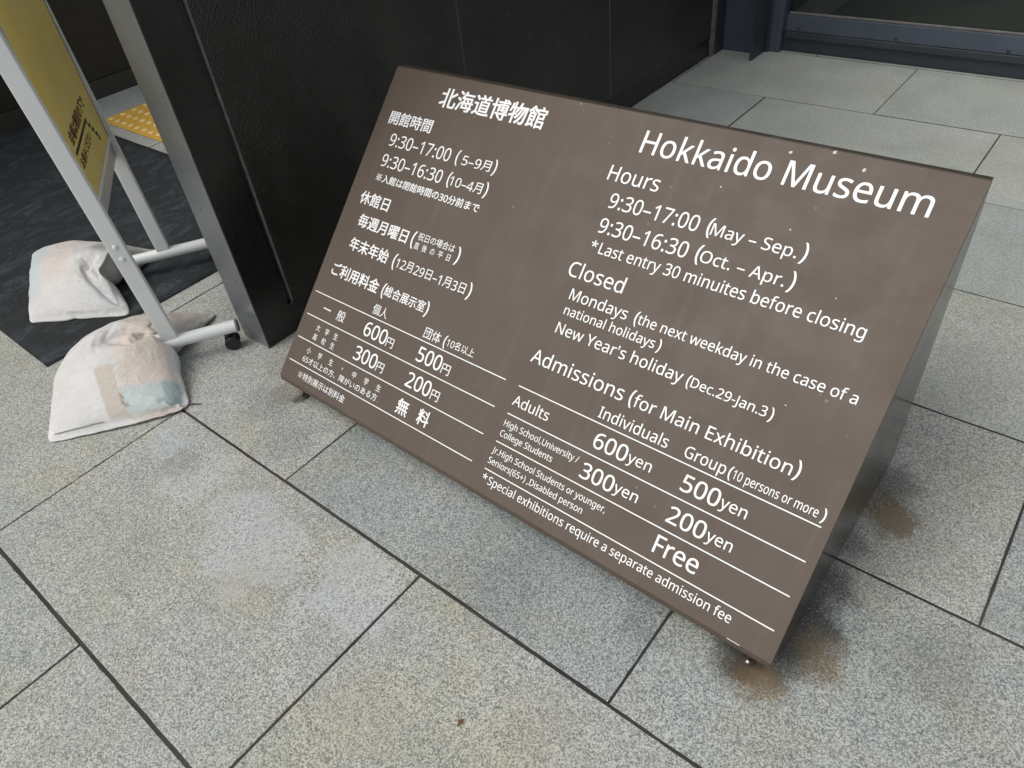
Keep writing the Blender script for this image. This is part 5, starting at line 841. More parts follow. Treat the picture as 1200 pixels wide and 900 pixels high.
# front panel with folded lips, in its own slope frame
fp = obj("front_panel", None, None, sg)
bm = bmesh.new()
add_box(bm, 0, PW, 0, PH, -th, 0)
bm.to_mesh(fp.data); bm.free()
fp.data.materials.append(MAT["brown"])
bv = fp.modifiers.new("bevel", 'BEVEL'); bv.width = 0.0010; bv.segments = 2
fp.location = (0, 0, PZ)
fp.rotation_euler = (PT, 0, 0)
obj("bottom_lip", prism([(-0.0002, PZ - 0.0034), (0.0008, PZ - 0.0165), (0.0125, PZ - 0.0165), (0.0125, PZ - 0.0036)], 0.001, PW - 0.001), MAT["brown"], sg, bevel=0.0008)
B1, B2, B3, B4 = 0.0012, 0.0007, 0.0004, 0.0001
B5 = 0.0003
TEXTS = [
    ("北海道博物館", 0.2, 0.549, 0.853, 0.052, 'c', B1),
    ("開館時間", 0.046, 0.208, 0.778, 0.036, 'c', B2),
    ("9:30–17:00", 0.078, 0.307, 0.719, 0.0345, 'l', B4),
    ("(", 0.3275, None, 0.7145, 0.042, 'p', B4), ("5–9月", 0.351, 0.447, 0.7215, 0.0245, 'l', B4), (")", 0.4545, None, 0.7145, 0.042, 'p', B4),
    ("9:30–16:30", 0.077, 0.307, 0.6595, 0.0345, 'l', B4),
    ("(", 0.3275, None, 0.655, 0.042, 'p', B4), ("10–4月", 0.337, 0.447, 0.6625, 0.0245, 'l', B4), (")", 0.4545, None, 0.655, 0.042, 'p', B4),
    ("※入館は閉館時間の30分前まで", 0.080, 0.461, 0.6165, 0.0225, 'c', B3),
    ("休館日", 0.050, 0.166, 0.5445, 0.036, 'c', B2),
    ("毎週月曜日", 0.076, 0.271, 0.482, 0.036, 'c', B2),
    ("(", 0.287, None, 0.475, 0.048, 'p', B4), ("祝日の場合は", 0.306, 0.436, 0.503, 0.0205, 'c', B4),
    ("直後の平日", 0.303, 0.436, 0.478, 0.0185, 's', B4), (")", 0.4475, None, 0.475, 0.048, 'p', B4),
    ("年末年始", 0.077, 0.232, 0.413, 0.036, 'c', B2),
    ("(", 0.253, None, 0.405, 0.045, 'p', B4), ("12月29日–1月3日", 0.267, 0.515, 0.415, 0.0245, 'l', B4), (")", 0.5235, None, 0.405, 0.045, 'p', B4),
    ("ご利用料金", 0.047, 0.239, 0.329, 0.036, 'c', B2),
    ("(", 0.2545, None, 0.323, 0.043, 'p', B4), ("総合展示室", 0.265, 0.415, 0.3335, 0.028, 'c', B3), (")", 0.418, None, 0.323, 0.043, 'p', B4),
    ("個人", 0.249, 0.305, 0.277, 0.028, 'c', B4),
    ("一", 0.071, 0.102, 0.217, 0.031, 'c', B3), ("般", 0.131, 0.163, 0.2175, 0.030, 'c', B4),
    ("大学生", 0.071, 0.165, 0.165, 0.0185, 's', B4), ("高校生", 0.071, 0.165, 0.1375, 0.0185, 's', B4),
    ("600", 0.246, 0.333, 0.2135, 0.0385, 'l', B3), ("円", 0.336, 0.362, 0.2125, 0.0275, 'c', B4),
    ("300", 0.244, 0.331, 0.143, 0.0385, 'l', B3), ("円", 0.335, 0.361, 0.142, 0.0275, 'c', B4),
    ("小学生・中学生", 0.068, 0.379, 0.095, 0.0185, 's', B4),
    ("65才以上の方、障がいのある方", 0.065, 0.376, 0.0685, 0.0190, 'c', B4),
    ("※特別展示は別料金", 0.071, 0.272, 0.021, 0.0205, 'c', B4),
    ("団体", 0.445, 0.501, 0.276, 0.0285, 'c', B4), ("(", 0.513, None, 0.271, 0.035, 'p', B4), ("10名以上", 0.524, 0.614, 0.281, 0.0180, 'l', B4),
    ("500", 0.450, 0.533, 0.2145, 0.0385, 'l', B3), ("円", 0.538, 0.565, 0.2135, 0.0275, 'c', B4),
    ("200", 0.447, 0.531, 0.1435, 0.0385, 'l', B3), ("円", 0.537, 0.564, 0.1425, 0.0275, 'c', B4),
    ("無", 0.449, 0.488, 0.0705, 0.040, 'c', B2), ("料", 0.524, 0.562, 0.0715, 0.040, 'c', B2),
    ("Hokkaido Museum", 0.823, 1.423, 0.852, 0.0505, 'l', B5),
    ("Hours", 0.773, 0.903, 0.777, 0.0345, 'l', B4),
    ("9:30–17:00", 0.802, 1.023, 0.7175, 0.0340, 'l', B4), ("(", 1.043, None, 0.712, 0.043, 'p', B4), ("May – Sep.", 1.053, 1.235, 0.720, 0.0250, 'l', B4), (")", 1.2425, None, 0.712, 0.043, 'p', B4),
    ("9:30–16:30", 0.802, 1.023, 0.6585, 0.0340, 'l', B4), ("(", 1.043, None, 0.653, 0.043, 'p', B4), ("Oct. – Apr.", 1.054, 1.235, 0.661, 0.0250, 'l', B4), (")", 1.2425, None, 0.653, 0.043, 'p', B4),
    ("*", 0.801, 0.818, 0.6245, 0.015, 'p', B4), ("Last entry 30 minuites before closing", 0.825, 1.408, 0.6130, 0.0255, 'l', B4),
    ("Closed", 0.772, 0.919, 0.5455, 0.0345, 'l', B4),
    ("Mondays", 0.800, 0.952, 0.4955, 0.0255, 'l', B4), ("(", 0.971, None, 0.4885, 0.0345, 'p', B4), ("the next weekday in the case of a", 0.980, 1.442, 0.4965, 0.0220, 'l', B4),
    ("national holidays", 0.802, 1.037, 0.4595, 0.0215, 'l', B4), (")", 1.0435, None, 0.4530, 0.0310, 'p', B4),
    ("New Year's holiday", 0.800, 1.122, 0.4140, 0.0255, 'l', B4), ("(", 1.133, None, 0.4075, 0.0300, 'p', B4), ("Dec.29-Jan.3", 1.143, 1.304, 0.4145, 0.0200, 'l', B4), (")", 1.3095, None, 0.4075, 0.0300, 'p', B4),
    ("Admissions", 0.768, 1.017, 0.3310, 0.0320, 'l', B4), ("(", 1.032, None, 0.3250, 0.0400, 'p', B4), ("for Main Exhibition", 1.044, 1.388, 0.3310, 0.0270, 'l', B4), (")", 1.3925, None, 0.3250, 0.0400, 'p', B4),
    ("Individuals", 0.980, 1.149, 0.2795, 0.0250, 'l', B4),
    ("Group", 1.188, 1.277, 0.2800, 0.0240, 'l', B4), ("(", 1.2835, None, 0.2740, 0.0290, 'p', B4), ("10 persons or more", 1.293, 1.460, 0.2805, 0.0185, 'l', B4), (")", 1.4665, None, 0.2740, 0.0290, 'p', B4),
    ("Adults", 0.767, 0.870, 0.2215, 0.0245, 'l', B4),
    ("High School,University /", 0.768, 0.979, 0.1685, 0.0150, 'l', 0.0001), ("College Students", 0.768, 0.919, 0.1430, 0.0150, 'l', 0.0001),
    ("Jr.High School Students or younger,", 0.766, 1.081, 0.0995, 0.0150, 'l', 0.0001), ("Seniors(65+) ,Disabled person", 0.766, 1.033, 0.0735, 0.0150, 'l', 0.0001),
    ("*", 0.768, 0.782, 0.0355, 0.013, 'p', B4), ("Special exhibitions require a separate admission fee", 0.787, 1.398, 0.0275, 0.0195, 'l', B4),
    ("600", 0.995, 1.077, 0.2155, 0.0345, 'l', B3), ("yen", 1.081, 1.137, 0.2195, 0.0235, 'l', B4),
    ("500", 1.208, 1.289, 0.2155, 0.0345, 'l', B3), ("yen", 1.2925, 1.347, 0.2195, 0.0235, 'l', B4),
    ("300", 0.994, 1.076, 0.1440, 0.0345, 'l', B3), ("yen", 1.079, 1.136, 0.1495, 0.0235, 'l', B4),
    ("200", 1.207, 1.289, 0.1455, 0.0345, 'l', B3), ("yen", 1.2935, 1.347, 0.1490, 0.0235, 'l', B4),
    ("Free", 1.206, 1.303, 0.0775, 0.0375, 'l', B3),
]
RULES = [(0.0155, 0.7265, 0.2675), (0.0150, 0.7260, 0.1985), (0.0145, 0.7255, 0.1280), (0.0135, 0.7250, 0.0575),
         (0.7655, 1.4740, 0.2680), (0.7655, 1.4740, 0.1985), (0.7655, 1.4740, 0.1280), (0.7650, 1.4740, 0.0580)]

for text, u0, u1, v, h, mode, bold in TEXTS:
    if mode == 's':
        for c in spaced(text, u0, u1, v, h, 0.88):
            obj("lettering", ink(c, bold), MAT["white"], fp)
    else:
        obj("lettering", ink(lay(text, u0, u1, v, h, mode), bold), MAT["white"], fp)
for u0, u1, v in RULES:
    obj("rule_line", box(u0, u1, v - 0.0012, v + 0.0012, 0.0002, 0.0006), MAT["white"], fp)
rr = random.Random(5)
for (cu_, cv_, s) in ((1.143, 0.917, .0034), (1.287, 0.913, .0042), (1.223, 0.934, .0045), (0.63, 0.932, .002), (1.035, 0.820, .0022), (1.204, 0.771, .0022), (1.335, 0.669, .0018), (1.33, 0.45, .0018)):
    bmc = bmesh.new()
    n = 9
    vs = [bmc.verts.new((cu_ + s * rr.uniform(.5, 1.3) * math.cos(2 * math.pi * i / n), cv_ + s * rr.uniform(.5, 1.2) * math.sin(2 * math.pi * i / n), 0.0004)) for i in range(n)]
    top = bmc.verts.new((cu_, cv_, 0.0012))
    for i in range(n):
        bmc.faces.new((vs[i], vs[(i + 1) % n], top))
    obj("bird_lime", bmc, MAT["dust"], fp)
# chipped paint on the lower edge
obj("paint_chip", box(PW - 0.088, PW - 0.062, 0.0004, 0.0020, 0.0003, 0.0007), MAT["dust"], fp)
# adjustable feet
for fx, fy in ((0.037, 0.034), (PW - 0.049, 0.034), (0.06, TY - 0.05), (PW - 0.055, TY - 0.05)):
    ft = bmesh.new()
    add_lathe(ft, (fx, fy, 0.0), (0, 0, 1), [(0.013, 0.0012), (0.0135, 0.003), (0.010, 0.006), (0.005, 0.008), (0.005, 0.06 if fy < 0.1 else 0.03)], 18)
    fo = obj("foot", ft, MAT["rust"], sg)
    fb = bmesh.new()
    add_lathe(fb, (fx + 0.001, fy - 0.008, 0.008), (0, -0.5, 0.8), [(0.0042, 0), (0.004, 0.003), (0.0015, 0.0045)], 12)
    obj("bolt", fb, MAT["steel"] if fx > 0.5 else MAT["rust"], fo)

# ---------------------------------------------------------------- wheeled easel with yellow board
NJ = Vector((-2.112, 0.638, 0.0)); FJ = Vector((-2.643, 0.960, 0.0))
UU = (FJ - NJ).normalized(); NN = Vector((-UU.y, UU.x, 0)); NN = NN if NN.x > 0 else -NN
SP = (FJ - NJ).length
es = empty("easel_stand", NJ)
tag(es, "silver wheeled easel frame weighed down by two sandbags, holding a yellow board", "easel")
def L(u, n, z): return UU * u + NN * n + Vector((0, 0, z))
def slant(u, lean0, lean1, hu, hn, z0, z1):
    bm = bmesh.new()
    vs = []
    for z, l in ((z0, lean0), (z1, lean1)):
        vs.append([bm.verts.new(L(u + a * hu, l + b * hn, z)) for a, b in ((-1, -1), (1, -1), (1, 1), (-1, 1))])
    for i in range(4):
        bm.faces.new((vs[0][i], vs[0][(i + 1) % 4], vs[1][(i + 1) % 4], vs[1][i]))
    bm.faces.new(vs[0]); bm.faces.new(vs[1])
    bmesh.ops.recalc_face_normals(bm, faces=bm.faces)
    return bm
TOPZ = 1.32
obj("upright", slant(0, 0.036, -0.030, 0.0125, 0.0235, 0.09, TOPZ), MAT["alu"], es, bevel=0.003)
obj("upright", slant(SP, 0.010, -0.022, 0.0125, 0.0235, 0.09, TOPZ), MAT["alu"], es, bevel=0.003)
FD = (NN * 0.985 + UU * -0.17).normalized() if False else (NN * 0.99 + Vector((0.6, 0.8, 0)) * 0.35).normalized()
for base, nn0 in ((Vector((0, 0, 0)), 0.036), (UU * SP, 0.010)):
    c = base + NN * nn0 + Vector((0, 0, 0.078))
    bm = bmesh.new()
    add_tube(bm, c - FD * 0.23, c + FD * 0.200, 0.0205, 24)
    ft = obj("foot_tube", bm, MAT["alu"], es, smooth=False, bevel=0.002)
    for sgn, dd in ((-1, 0.23), (1, 0.200)):
        bm = bmesh.new()
        e0 = c + FD * (dd * sgn)
        add_lathe(bm, e0, FD * sgn, [(0.0212, 0.0006), (0.0212, 0.004), (0.017, 0.007), (0.015, 0.0065)], 24)
        obj("end_plug", bm, MAT["plug"], ft)
        cw = c + FD * ((dd - 0.035) * sgn)
        side = Vector((FD.y, -FD.x, 0)).normalized()
        cs = bmesh.new()
        add_tube(cs, cw + Vector((0, 0, -0.018)), cw + Vector((0, 0, -0.036)), 0.012, 16)
        add_frame_box(cs, cw + Vector((0, 0, -0.046)) + FD * 0.004, FD * 0.017, side * 0.016, Vector((0, 0, 0.011)))
        ca = obj("caster", cs, MAT["rubber"], ft, bevel=0.004)
        for q in (-1, 1):
            wb = bmesh.new()
            wc = cw + Vector((0, 0, 0.0257 - 0.078)) + FD * 0.006 + side * (0.0155 * q)
            add_lathe(wb, wc - side * (0.008 * q), side * q, [(0.021, 0), (0.0243, 0.003), (0.0243, 0.012), (0.021, 0.015), (0.012, 0.0155)], 22)
            obj("wheel", wb, MAT["rubber"], ca, smooth=False)
# rivets on the near upright
for z in (0.395, 0.435):
    bm = bmesh.new()
    add_lathe(bm, L(-0.0125, 0.036 - 0.066 * (z - .09) / (TOPZ - .09), z), -UU, [(0.0085, 0), (0.0075, 0.0025), (0.004, 0.004)], 16)
    obj("rivet", bm, MAT["alu"], es, smooth=True)
# board frame
def rail_box(name, u0, u1, n0, n1, z0, z1, mat, par=es, bev=0.002):
    bm = bmesh.new()
    add_frame_box(bm, L((u0 + u1) / 2, (n0 + n1) / 2, (z0 + z1) / 2), UU * ((u1 - u0) / 2), NN * ((n1 - n0) / 2), Vector((0, 0, (z1 - z0) / 2)))
    return obj(name, bm, mat, par, bevel=bev)
rail_box("cross_rail", 0.0135, SP - 0.0135, -0.012, 0.004, 0.470, 0.528, MAT["alu_dark"])
rail_box("cross_rail", 0.0135, SP - 0.0135, -0.012, 0.004, 1.26, 1.30, MAT["alu_dark"])
nb = empty("notice_board", NJ)
tag(nb, "worn yellow notice board with red Japanese text and a black arrow", "notice board")
bd = rail_box("board_face", 0.022, SP - 0.024, 0.0045, 0.0090, 0.541, 1.245, MAT["board"], nb, 0)
rail_box("edge_trim", 0.014, SP - 0.016, 0.0042, 0.0120, 0.529, 0.5405, MAT["alu"], nb, 0.001)
rail_box("edge_trim", 0.0138, 0.0215, 0.0042, 0.0120, 0.5412, 1.2448, MAT["alu_dark"], nb, 0.001)
rail_box("edge_trim", SP - 0.0235, SP - 0.0158, 0.0042, 0.0120, 0.5412, 1.2448, MAT["alu_dark"], nb, 0.001)
rail_box("edge_trim", 0.014, SP - 0.016, 0.0042, 0.0120, 1.2455, 1.257, MAT["alu"], nb, 0.001)
def on_board(bm):
    me = bpy.data.meshes.new("t"); bm.to_mesh(me); bm.free()
    mt = Matrix(((UU.x, 0, NN.x, NN.x * 0.0091), (UU.y, 0, NN.y, NN.y * 0.0091), (0, 1, 0, 0), (0, 0, 0, 1)))
    me.transform(mt)
    b = bmesh.new(); b.from_mesh(me); bpy.data.meshes.remove(me)
    return b
obj("printed_text", on_board(ink(lay("会場は階段の下で", 0.125, 0.480, 0.682, 0.038, 'c'), 0.0016)), MAT["redtext"], bd)
obj("printed_text", on_board(ink(lay("お進みください", 0.120, 0.370, 0.618, 0.030, 'c'), 0.0010)), MAT["redtext"], bd)
ar = bmesh.new()
steps = [(0.115, 0.668)]
def seg(x0, x1, z0, z1):
    add_frame_box(ar, L((x0 + x1) / 2, 0.0094, (z0 + z1) / 2), UU * ((x1 - x0) / 2), NN * 0.0003, Vector((0, 0, (z1 - z0) / 2)))
seg(0.115, 0.410, 0.6605, 0.6695)
sx, sz = 0.403, 0.6600
for k in range(3):
    seg(sx, sx + 0.007, sz - 0.020, sz)
    seg(sx + 0.0072, sx + 0.028, sz - 0.020, sz - 0.0125)
    sx += 0.0212; sz -= 0.0205
seg(sx - 0.004, sx + 0.012, sz - 0.020, sz - 0.002)
obj("printed_arrow", ar, MAT["blacktext"], bd)

# ---------------------------------------------------------------- sandbags
# surface points of each draped sack in millimetres, row by row across the bag
BAG_FRONT = [
    [85,-295,8,77,-290,11,67,-286,14,59,-281,17,50,-276,19,41,-271,20,32,-266,22,24,-260,24,15,-255,26,6,-249,28,-2,-244,30,-11,-238,31,-20,-233,33,-28,-227,35,-37,-222,37,-45,-216,39,-54,-211,41,-62,-205,43,-70,-198,45,-76,-190,47,-85,-185,48,-93,-179,50,-101,-172,52,-111,-170,51,-121,-166,52,-130,-162,53,-138,-155,53,-146,-149,53,-154,-142,53,-162,-135,52,-169,-128,51,-175,-120,49,-182,-112,48,-188,-104,46,-193,-95,44,-197,-86,42,-207,-83,42,-215,-77,41,-224,-71,39,-231,-64,37,-239,-57,36,-246,-50,34,-253,-43,32,-261,-36,30,-268,-29,28,-275,-22,26,-283,-15,25,-290,-8,23,-297,0,21,-304,7,19,-311,14,17,-318,22,15,-325,29,13,-332,37,11,-323,44,7],
    [93,-286,9,85,-283,15,76,-278,16,67,-274,21,58,-270,24,49,-265,27,40,-260,30,31,-255,32,22,-250,34,13,-245,36,5,-239,38,-4,-234,40,-13,-228,42,-21,-222,43,-31,-218,46,-39,-213,48,-48,-208,51,-57,-203,53,-66,-198,55,-75,-193,57,-84,-187,59,-93,-182,60,-101,-176,62,-109,-170,62,-118,-163,63,-126,-156,62,-132,-149,61,-141,-143,61,-149,-136,61,-157,-129,61,-163,-121,59,-170,-114,58,-177,-106,57,-184,-99,56,-192,-91,55,-195,-82,53,-205,-78,52,-214,-72,51,-221,-65,49,-228,-57,47,-235,-51,45,-243,-43,43,-250,-36,41,-257,-29,39,-264,-21,36,-270,-13,33,-278,-7,32,-285,1,30,-291,9,27,-299,16,26,-306,23,23,-312,31,21,-319,39,18,-325,46,14,-330,54,9],
    [100,-278,9,93,-275,17,84,-271,21,75,-267,25,66,-262,27,57,-257,30,48,-253,34,39,-248,37,30,-244,40,21,-239,43,12,-234,45,3,-229,48,-6,-223,50,-15,-218,52,-24,-213,54,-32,-207,56,-42,-202,58,-51,-197,61,-59,-192,63,-68,-186,64,-77,-181,66,-86,-175,67,-94,-169,69,-103,-163,69,-111,-157,70,-120,-150,70,-127,-143,70,-135,-136,70,-143,-129,68,-151,-123,69,-159,-116,69,-167,-109,68,-174,-102,67,-182,-94,66,-189,-87,65,-194,-78,63,-204,-73,62,-211,-66,60,-218,-59,58,-225,-51,56,-232,-44,54,-239,-36,51,-246,-28,49,-252,-20,46,-258,-13,42,-266,-6,41,-273,2,39,-280,9,37,-287,17,34,-293,25,32,-299,33,28,-306,40,25,-312,48,21,-318,56,17,-322,63,10],
    [108,-269,9,101,-267,18,92,-263,23,83,-259,28,74,-254,30,65,-250,35,56,-246,38,47,-241,42,38,-236,45,29,-232,48,20,-227,51,10,-222,54,1,-217,56,-8,-212,59,-17,-207,61,-26,-201,63,-35,-196,66,-44,-191,67,-52,-185,69,-61,-180,71,-70,-174,73,-79,-168,74,-88,-162,75,-96,-156,76,-104,-149,77,-113,-143,77,-121,-136,77,-129,-129,76,-137,-123,77,-145,-116,77,-153,-109,77,-161,-102,76,-169,-95,75,-177,-88,75,-185,-81,74,-193,-74,74,-200,-67,71,-206,-59,68,-213,-51,66,-220,-43,63,-226,-35,60,-234,-28,58,-240,-20,56,-246,-12,52,-253,-5,50,-261,3,48,-267,11,45,-274,18,42,-280,26,39,-286,34,34,-292,42,31,-299,50,28,-305,58,24,-310,65,18,-314,72,10],
    [115,-260,10,109,-258,19,100,-255,25,91,-251,31,82,-247,35,73,-242,38,64,-238,42,55,-234,46,46,-229,50,37,-224,53,27,-219,56,18,-215,59,9,-210,62,0,-205,65,-9,-200,67,-18,-194,69,-27,-189,72,-36,-184,74,-45,-178,76,-54,-172,77,-63,-167,79,-72,-161,80,-81,-155,82,-89,-149,82,-98,-143,83,-106,-136,84,-114,-129,84,-123,-123,84,-131,-116,84,-139,-109,84,-147,-102,83,-155,-95,83,-163,-88,82,-171,-81,82,-179,-74,81,-186,-66,79,-193,-58,77,-200,-51,74,-207,-43,72,-213,-35,69,-221,-27,67,-228,-20,65,-235,-12,62,-241,-4,60,-248,4,57,-254,12,54,-261,20,50,-267,28,46,-273,35,43,-279,43,38,-285,51,34,-292,59,31,-297,67,26,-302,74,19,-306,80,11],
    [122,-252,11,116,-250,20,108,-247,27,99,-243,33,90,-239,37,81,-234,41,72,-230,46,63,-226,49,54,-221,53,44,-217,57,35,-212,60,26,-207,63,17,-202,66,8,-197,69,-2,-192,72,-11,-187,75,-20,-182,77,-29,-177,80,-38,-171,82,-47,-166,84,-56,-160,85,-65,-154,87,-74,-148,88,-83,-142,89,-91,-135,90,-100,-129,90,-108,-122,91,-116,-115,91,-125,-109,91,-133,-102,90,-141,-95,90,-149,-87,89,-157,-80,88,-164,-73,87,-172,-65,86,-180,-58,85,-186,-50,82,-194,-42,80,-201,-35,78,-208,-27,75,-215,-19,73,-221,-11,70,-228,-3,66,-235,5,64,-241,13,60,-247,21,57,-254,29,54,-260,37,50,-266,45,46,-272,53,42,-278,61,38,-284,69,33,-290,76,28,-295,83,21,-298,89,12],
    [129,-243,11,123,-241,21,116,-238,29,107,-235,35,98,-231,40,89,-226,44,80,-222,48,71,-218,53,61,-213,57,52,-209,60,43,-204,64,34,-199,68,24,-195,71,15,-189,73,6,-185,77,-3,-180,80,-13,-175,83,-22,-169,85,-31,-164,88,-40,-158,89,-49,-153,91,-58,-147,93,-67,-141,95,-76,-134,95,-84,-128,96,-93,-121,97,-101,-115,97,-110,-108,97,-118,-101,97,-126,-94,97,-135,-87,97,-142,-80,95,-150,-72,95,-158,-65,93,-166,-57,92,-173,-49,90,-180,-42,88,-187,-34,85,-194,-26,83,-201,-18,81,-208,-10,78,-215,-2,75,-221,6,71,-228,14,68,-233,22,63,-240,30,60,-246,38,57,-253,46,53,-259,54,48,-265,62,45,-271,70,40,-277,78,35,-282,85,29,-287,92,21,-290,98,12],
    [137,-234,12,131,-233,22,123,-230,30,115,-226,36,106,-222,42,97,-218,46,88,-214,51,78,-210,55,69,-205,60,60,-201,64,51,-196,68,41,-191,71,32,-187,75,23,-182,79,14,-177,82,4,-172,85,-5,-167,88,-14,-162,91,-24,-157,93,-33,-151,94,-42,-145,97,-51,-140,99,-60,-134,101,-69,-128,102,-78,-121,102,-86,-114,103,-95,-108,103,-103,-101,103,-112,-94,104,-120,-87,103,-128,-79,102,-136,-72,102,-143,-64,100,-151,-57,99,-159,-49,98,-166,-41,95,-173,-33,93,-180,-25,90,-187,-17,87,-194,-9,85,-201,-1,81,-208,7,79,-214,15,75,-221,23,72,-226,31,67,-233,39,64,-239,47,60,-246,55,56,-251,63,51,-257,71,47,-263,79,42,-269,87,37,-274,94,30,-279,101,22,-282,107,13],
    [144,-225,12,138,-224,22,131,-221,31,123,-218,38,114,-214,44,105,-210,49,96,-206,54,86,-202,59,77,-197,63,68,-192,67,58,-188,71,49,-183,74,40,-178,78,30,-173,81,21,-169,86,12,-164,88,2,-159,92,-7,-154,94,-16,-149,98,-25,-143,100,-35,-138,102,-44,-131,103,-53,-126,106,-62,-120,108,-71,-114,108,-79,-107,109,-88,-100,110,-97,-93,110,-105,-86,110,-113,-79,109,-122,-72,109,-129,-64,107,-137,-57,106,-144,-48,104,-152,-41,102,-160,-33,101,-167,-25,98,-174,-17,96,-181,-9,93,-187,-1,90,-194,7,86,-200,15,83,-207,24,79,-213,32,75,-220,40,71,-225,48,66,-232,56,63,-238,64,59,-244,72,54,-250,80,48,-256,88,44,-261,96,38,-266,103,31,-271,110,23,-274,116,13],
    [151,-217,12,145,-215,23,138,-212,32,130,-209,39,121,-205,45,112,-202,51,103,-197,55,94,-193,61,85,-189,66,75,-184,69,66,-180,74,57,-175,78,47,-170,81,38,-166,86,29,-160,88,19,-156,93,10,-151,95,1,-146,99,-9,-141,102,-18,-135,105,-27,-129,106,-37,-125,110,-46,-119,111,-55,-113,113,-64,-106,114,-73,-99,115,-81,-93,115,-90,-86,116,-98,-79,116,-107,-71,115,-115,-64,115,-123,-56,113,-130,-48,112,-138,-40,109,-145,-32,107,-152,-25,105,-159,-16,102,-167,-8,100,-173,0,96,-180,8,93,-187,16,90,-193,24,87,-199,32,82,-206,41,79,-212,49,74,-219,57,70,-224,65,65,-231,73,61,-237,82,56,-242,89,51,-248,98,46,-254,105,39,-258,112,32,-263,119,23,-266,124,14],
    [158,-208,13,152,-206,23,146,-204,32,138,-201,40,129,-197,47,120,-193,52,111,-189,58,102,-185,63,93,-181,68,83,-176,72,74,-171,77,64,-166,80,55,-162,85,45,-157,87,36,-153,93,27,-148,95,18,-144,100,8,-138,104,-1,-133,107,-10,-127,108,-20,-123,112,-29,-117,115,-39,-111,117,-48,-105,119,-57,-99,120,-65,-92,120,-75,-85,122,-83,-78,122,-92,-71,121,-100,-63,121,-108,-56,120,-115,-48,118,-123,-40,117,-131,-32,115,-138,-24,112,-145,-16,109,-153,-8,107,-159,0,103,-166,8,101,-172,17,96,-179,25,93,-186,33,90,-192,41,86,-198,50,81,-205,58,78,-211,66,73,-217,74,68,-223,82,63,-229,91,59,-235,99,53,-240,106,47,-246,114,40,-250,121,33,-254,128,24,-258,133,14],
    [165,-199,13,159,-197,24,153,-195,33,145,-192,41,137,-188,48,128,-184,54,119,-180,60,109,-176,65,100,-172,71,91,-168,75,81,-163,79,72,-158,84,62,-153,86,53,-150,92,44,-145,96,35,-141,101,25,-136,104,16,-131,108,6,-125,110,-3,-121,115,-13,-115,118,-22,-110,120,-32,-104,123,-41,-97,124,-50,-91,125,-59,-85,127,-68,-78,127,-77,-71,128,-85,-64,127,-93,-56,126,-101,-48,125,-109,-40,124,-116,-32,120,-124,-24,119,-131,-16,117,-138,-8,115,-146,0,112,-152,9,108,-159,17,104,-166,25,101,-171,34,95,-178,42,93,-185,50,89,-191,59,85,-197,67,79,-203,75,75,-209,83,70,-215,92,66,-222,100,61,-227,107,54,-232,115,48,-238,123,41,-242,130,33,-246,136,25,-249,141,14],
    [172,-190,14,166,-188,24,160,-186,34,152,-183,42,144,-180,49,135,-176,56,126,-172,61,117,-168,67,108,-164,73,99,-159,77,89,-154,82,79,-149,84,71,-146,91,61,-142,96,52,-138,101,42,-132,105,33,-128,109,23,-122,112,14,-118,116,4,-113,120,-6,-108,123,-15,-103,126,-25,-97,127,-34,-90,129,-44,-85,130,-53,-78,131,-62,-72,132,-71,-64,131,-79,-57,132,-88,-49,131,-96,-41,130,-103,-33,129,-110,-25,126,-116,-16,122,-124,-8,122,-131,1,119,-138,9,116,-145,17,112,-152,26,109,-158,34,104,-165,42,100,-170,51,95,-177,59,92,-184,68,88,-190,76,83,-195,84,77,-202,92,73,-208,100,67,-214,109,62,-219,117,56,-225,124,49,-229,132,42,-234,139,34,-238,145,25,-241,150,15],
    [179,-181,14,173,-180,24,167,-178,34,160,-175,43,152,-171,50,143,-167,57,133,-163,62,125,-159,69,116,-155,75,106,-151,80,97,-145,83,87,-142,89,78,-138,95,69,-133,99,59,-129,105,50,-125,109,40,-120,114,31,-116,118,21,-110,121,11,-106,125,2,-100,128,-8,-96,131,-18,-90,133,-28,-84,134,-38,-78,135,-47,-72,136,-56,-65,136,-65,-58,136,-74,-50,136,-82,-43,136,-90,-34,135,-97,-26,134,-104,-17,131,-111,-8,129,-117,1,124,-124,9,123,-131,17,120,-138,26,117,-145,34,112,-151,43,108,-157,51,103,-164,60,99,-169,68,94,-176,76,91,-182,85,85,-188,93,80,-193,101,73,-200,109,69,-206,118,64,-211,125,57,-216,133,50,-221,141,43,-226,148,35,-230,154,25,-233,159,15],
    [186,-172,14,180,-171,25,175,-169,35,167,-166,44,159,-162,51,150,-159,58,141,-154,64,132,-151,71,123,-147,77,114,-142,81,105,-138,87,95,-134,91,86,-130,97,76,-125,103,67,-121,107,57,-117,113,48,-112,116,38,-107,122,28,-103,126,19,-98,130,9,-93,133,-1,-88,136,-11,-83,138,-21,-77,139,-31,-72,140,-41,-66,141,-51,-59,141,-60,-52,141,-68,-44,140,-76,-36,140,-84,-27,140,-91,-19,138,-98,-10,137,-104,0,134,-111,9,130,-116,17,126,-124,26,124,-131,35,120,-137,43,116,-144,52,112,-150,60,107,-156,68,101,-162,77,98,-168,85,92,-175,94,88,-181,102,82,-186,110,77,-192,118,70,-198,127,65,-203,134,58,-208,142,51,-213,149,43,-218,156,35,-222,162,26,-224,167,15],
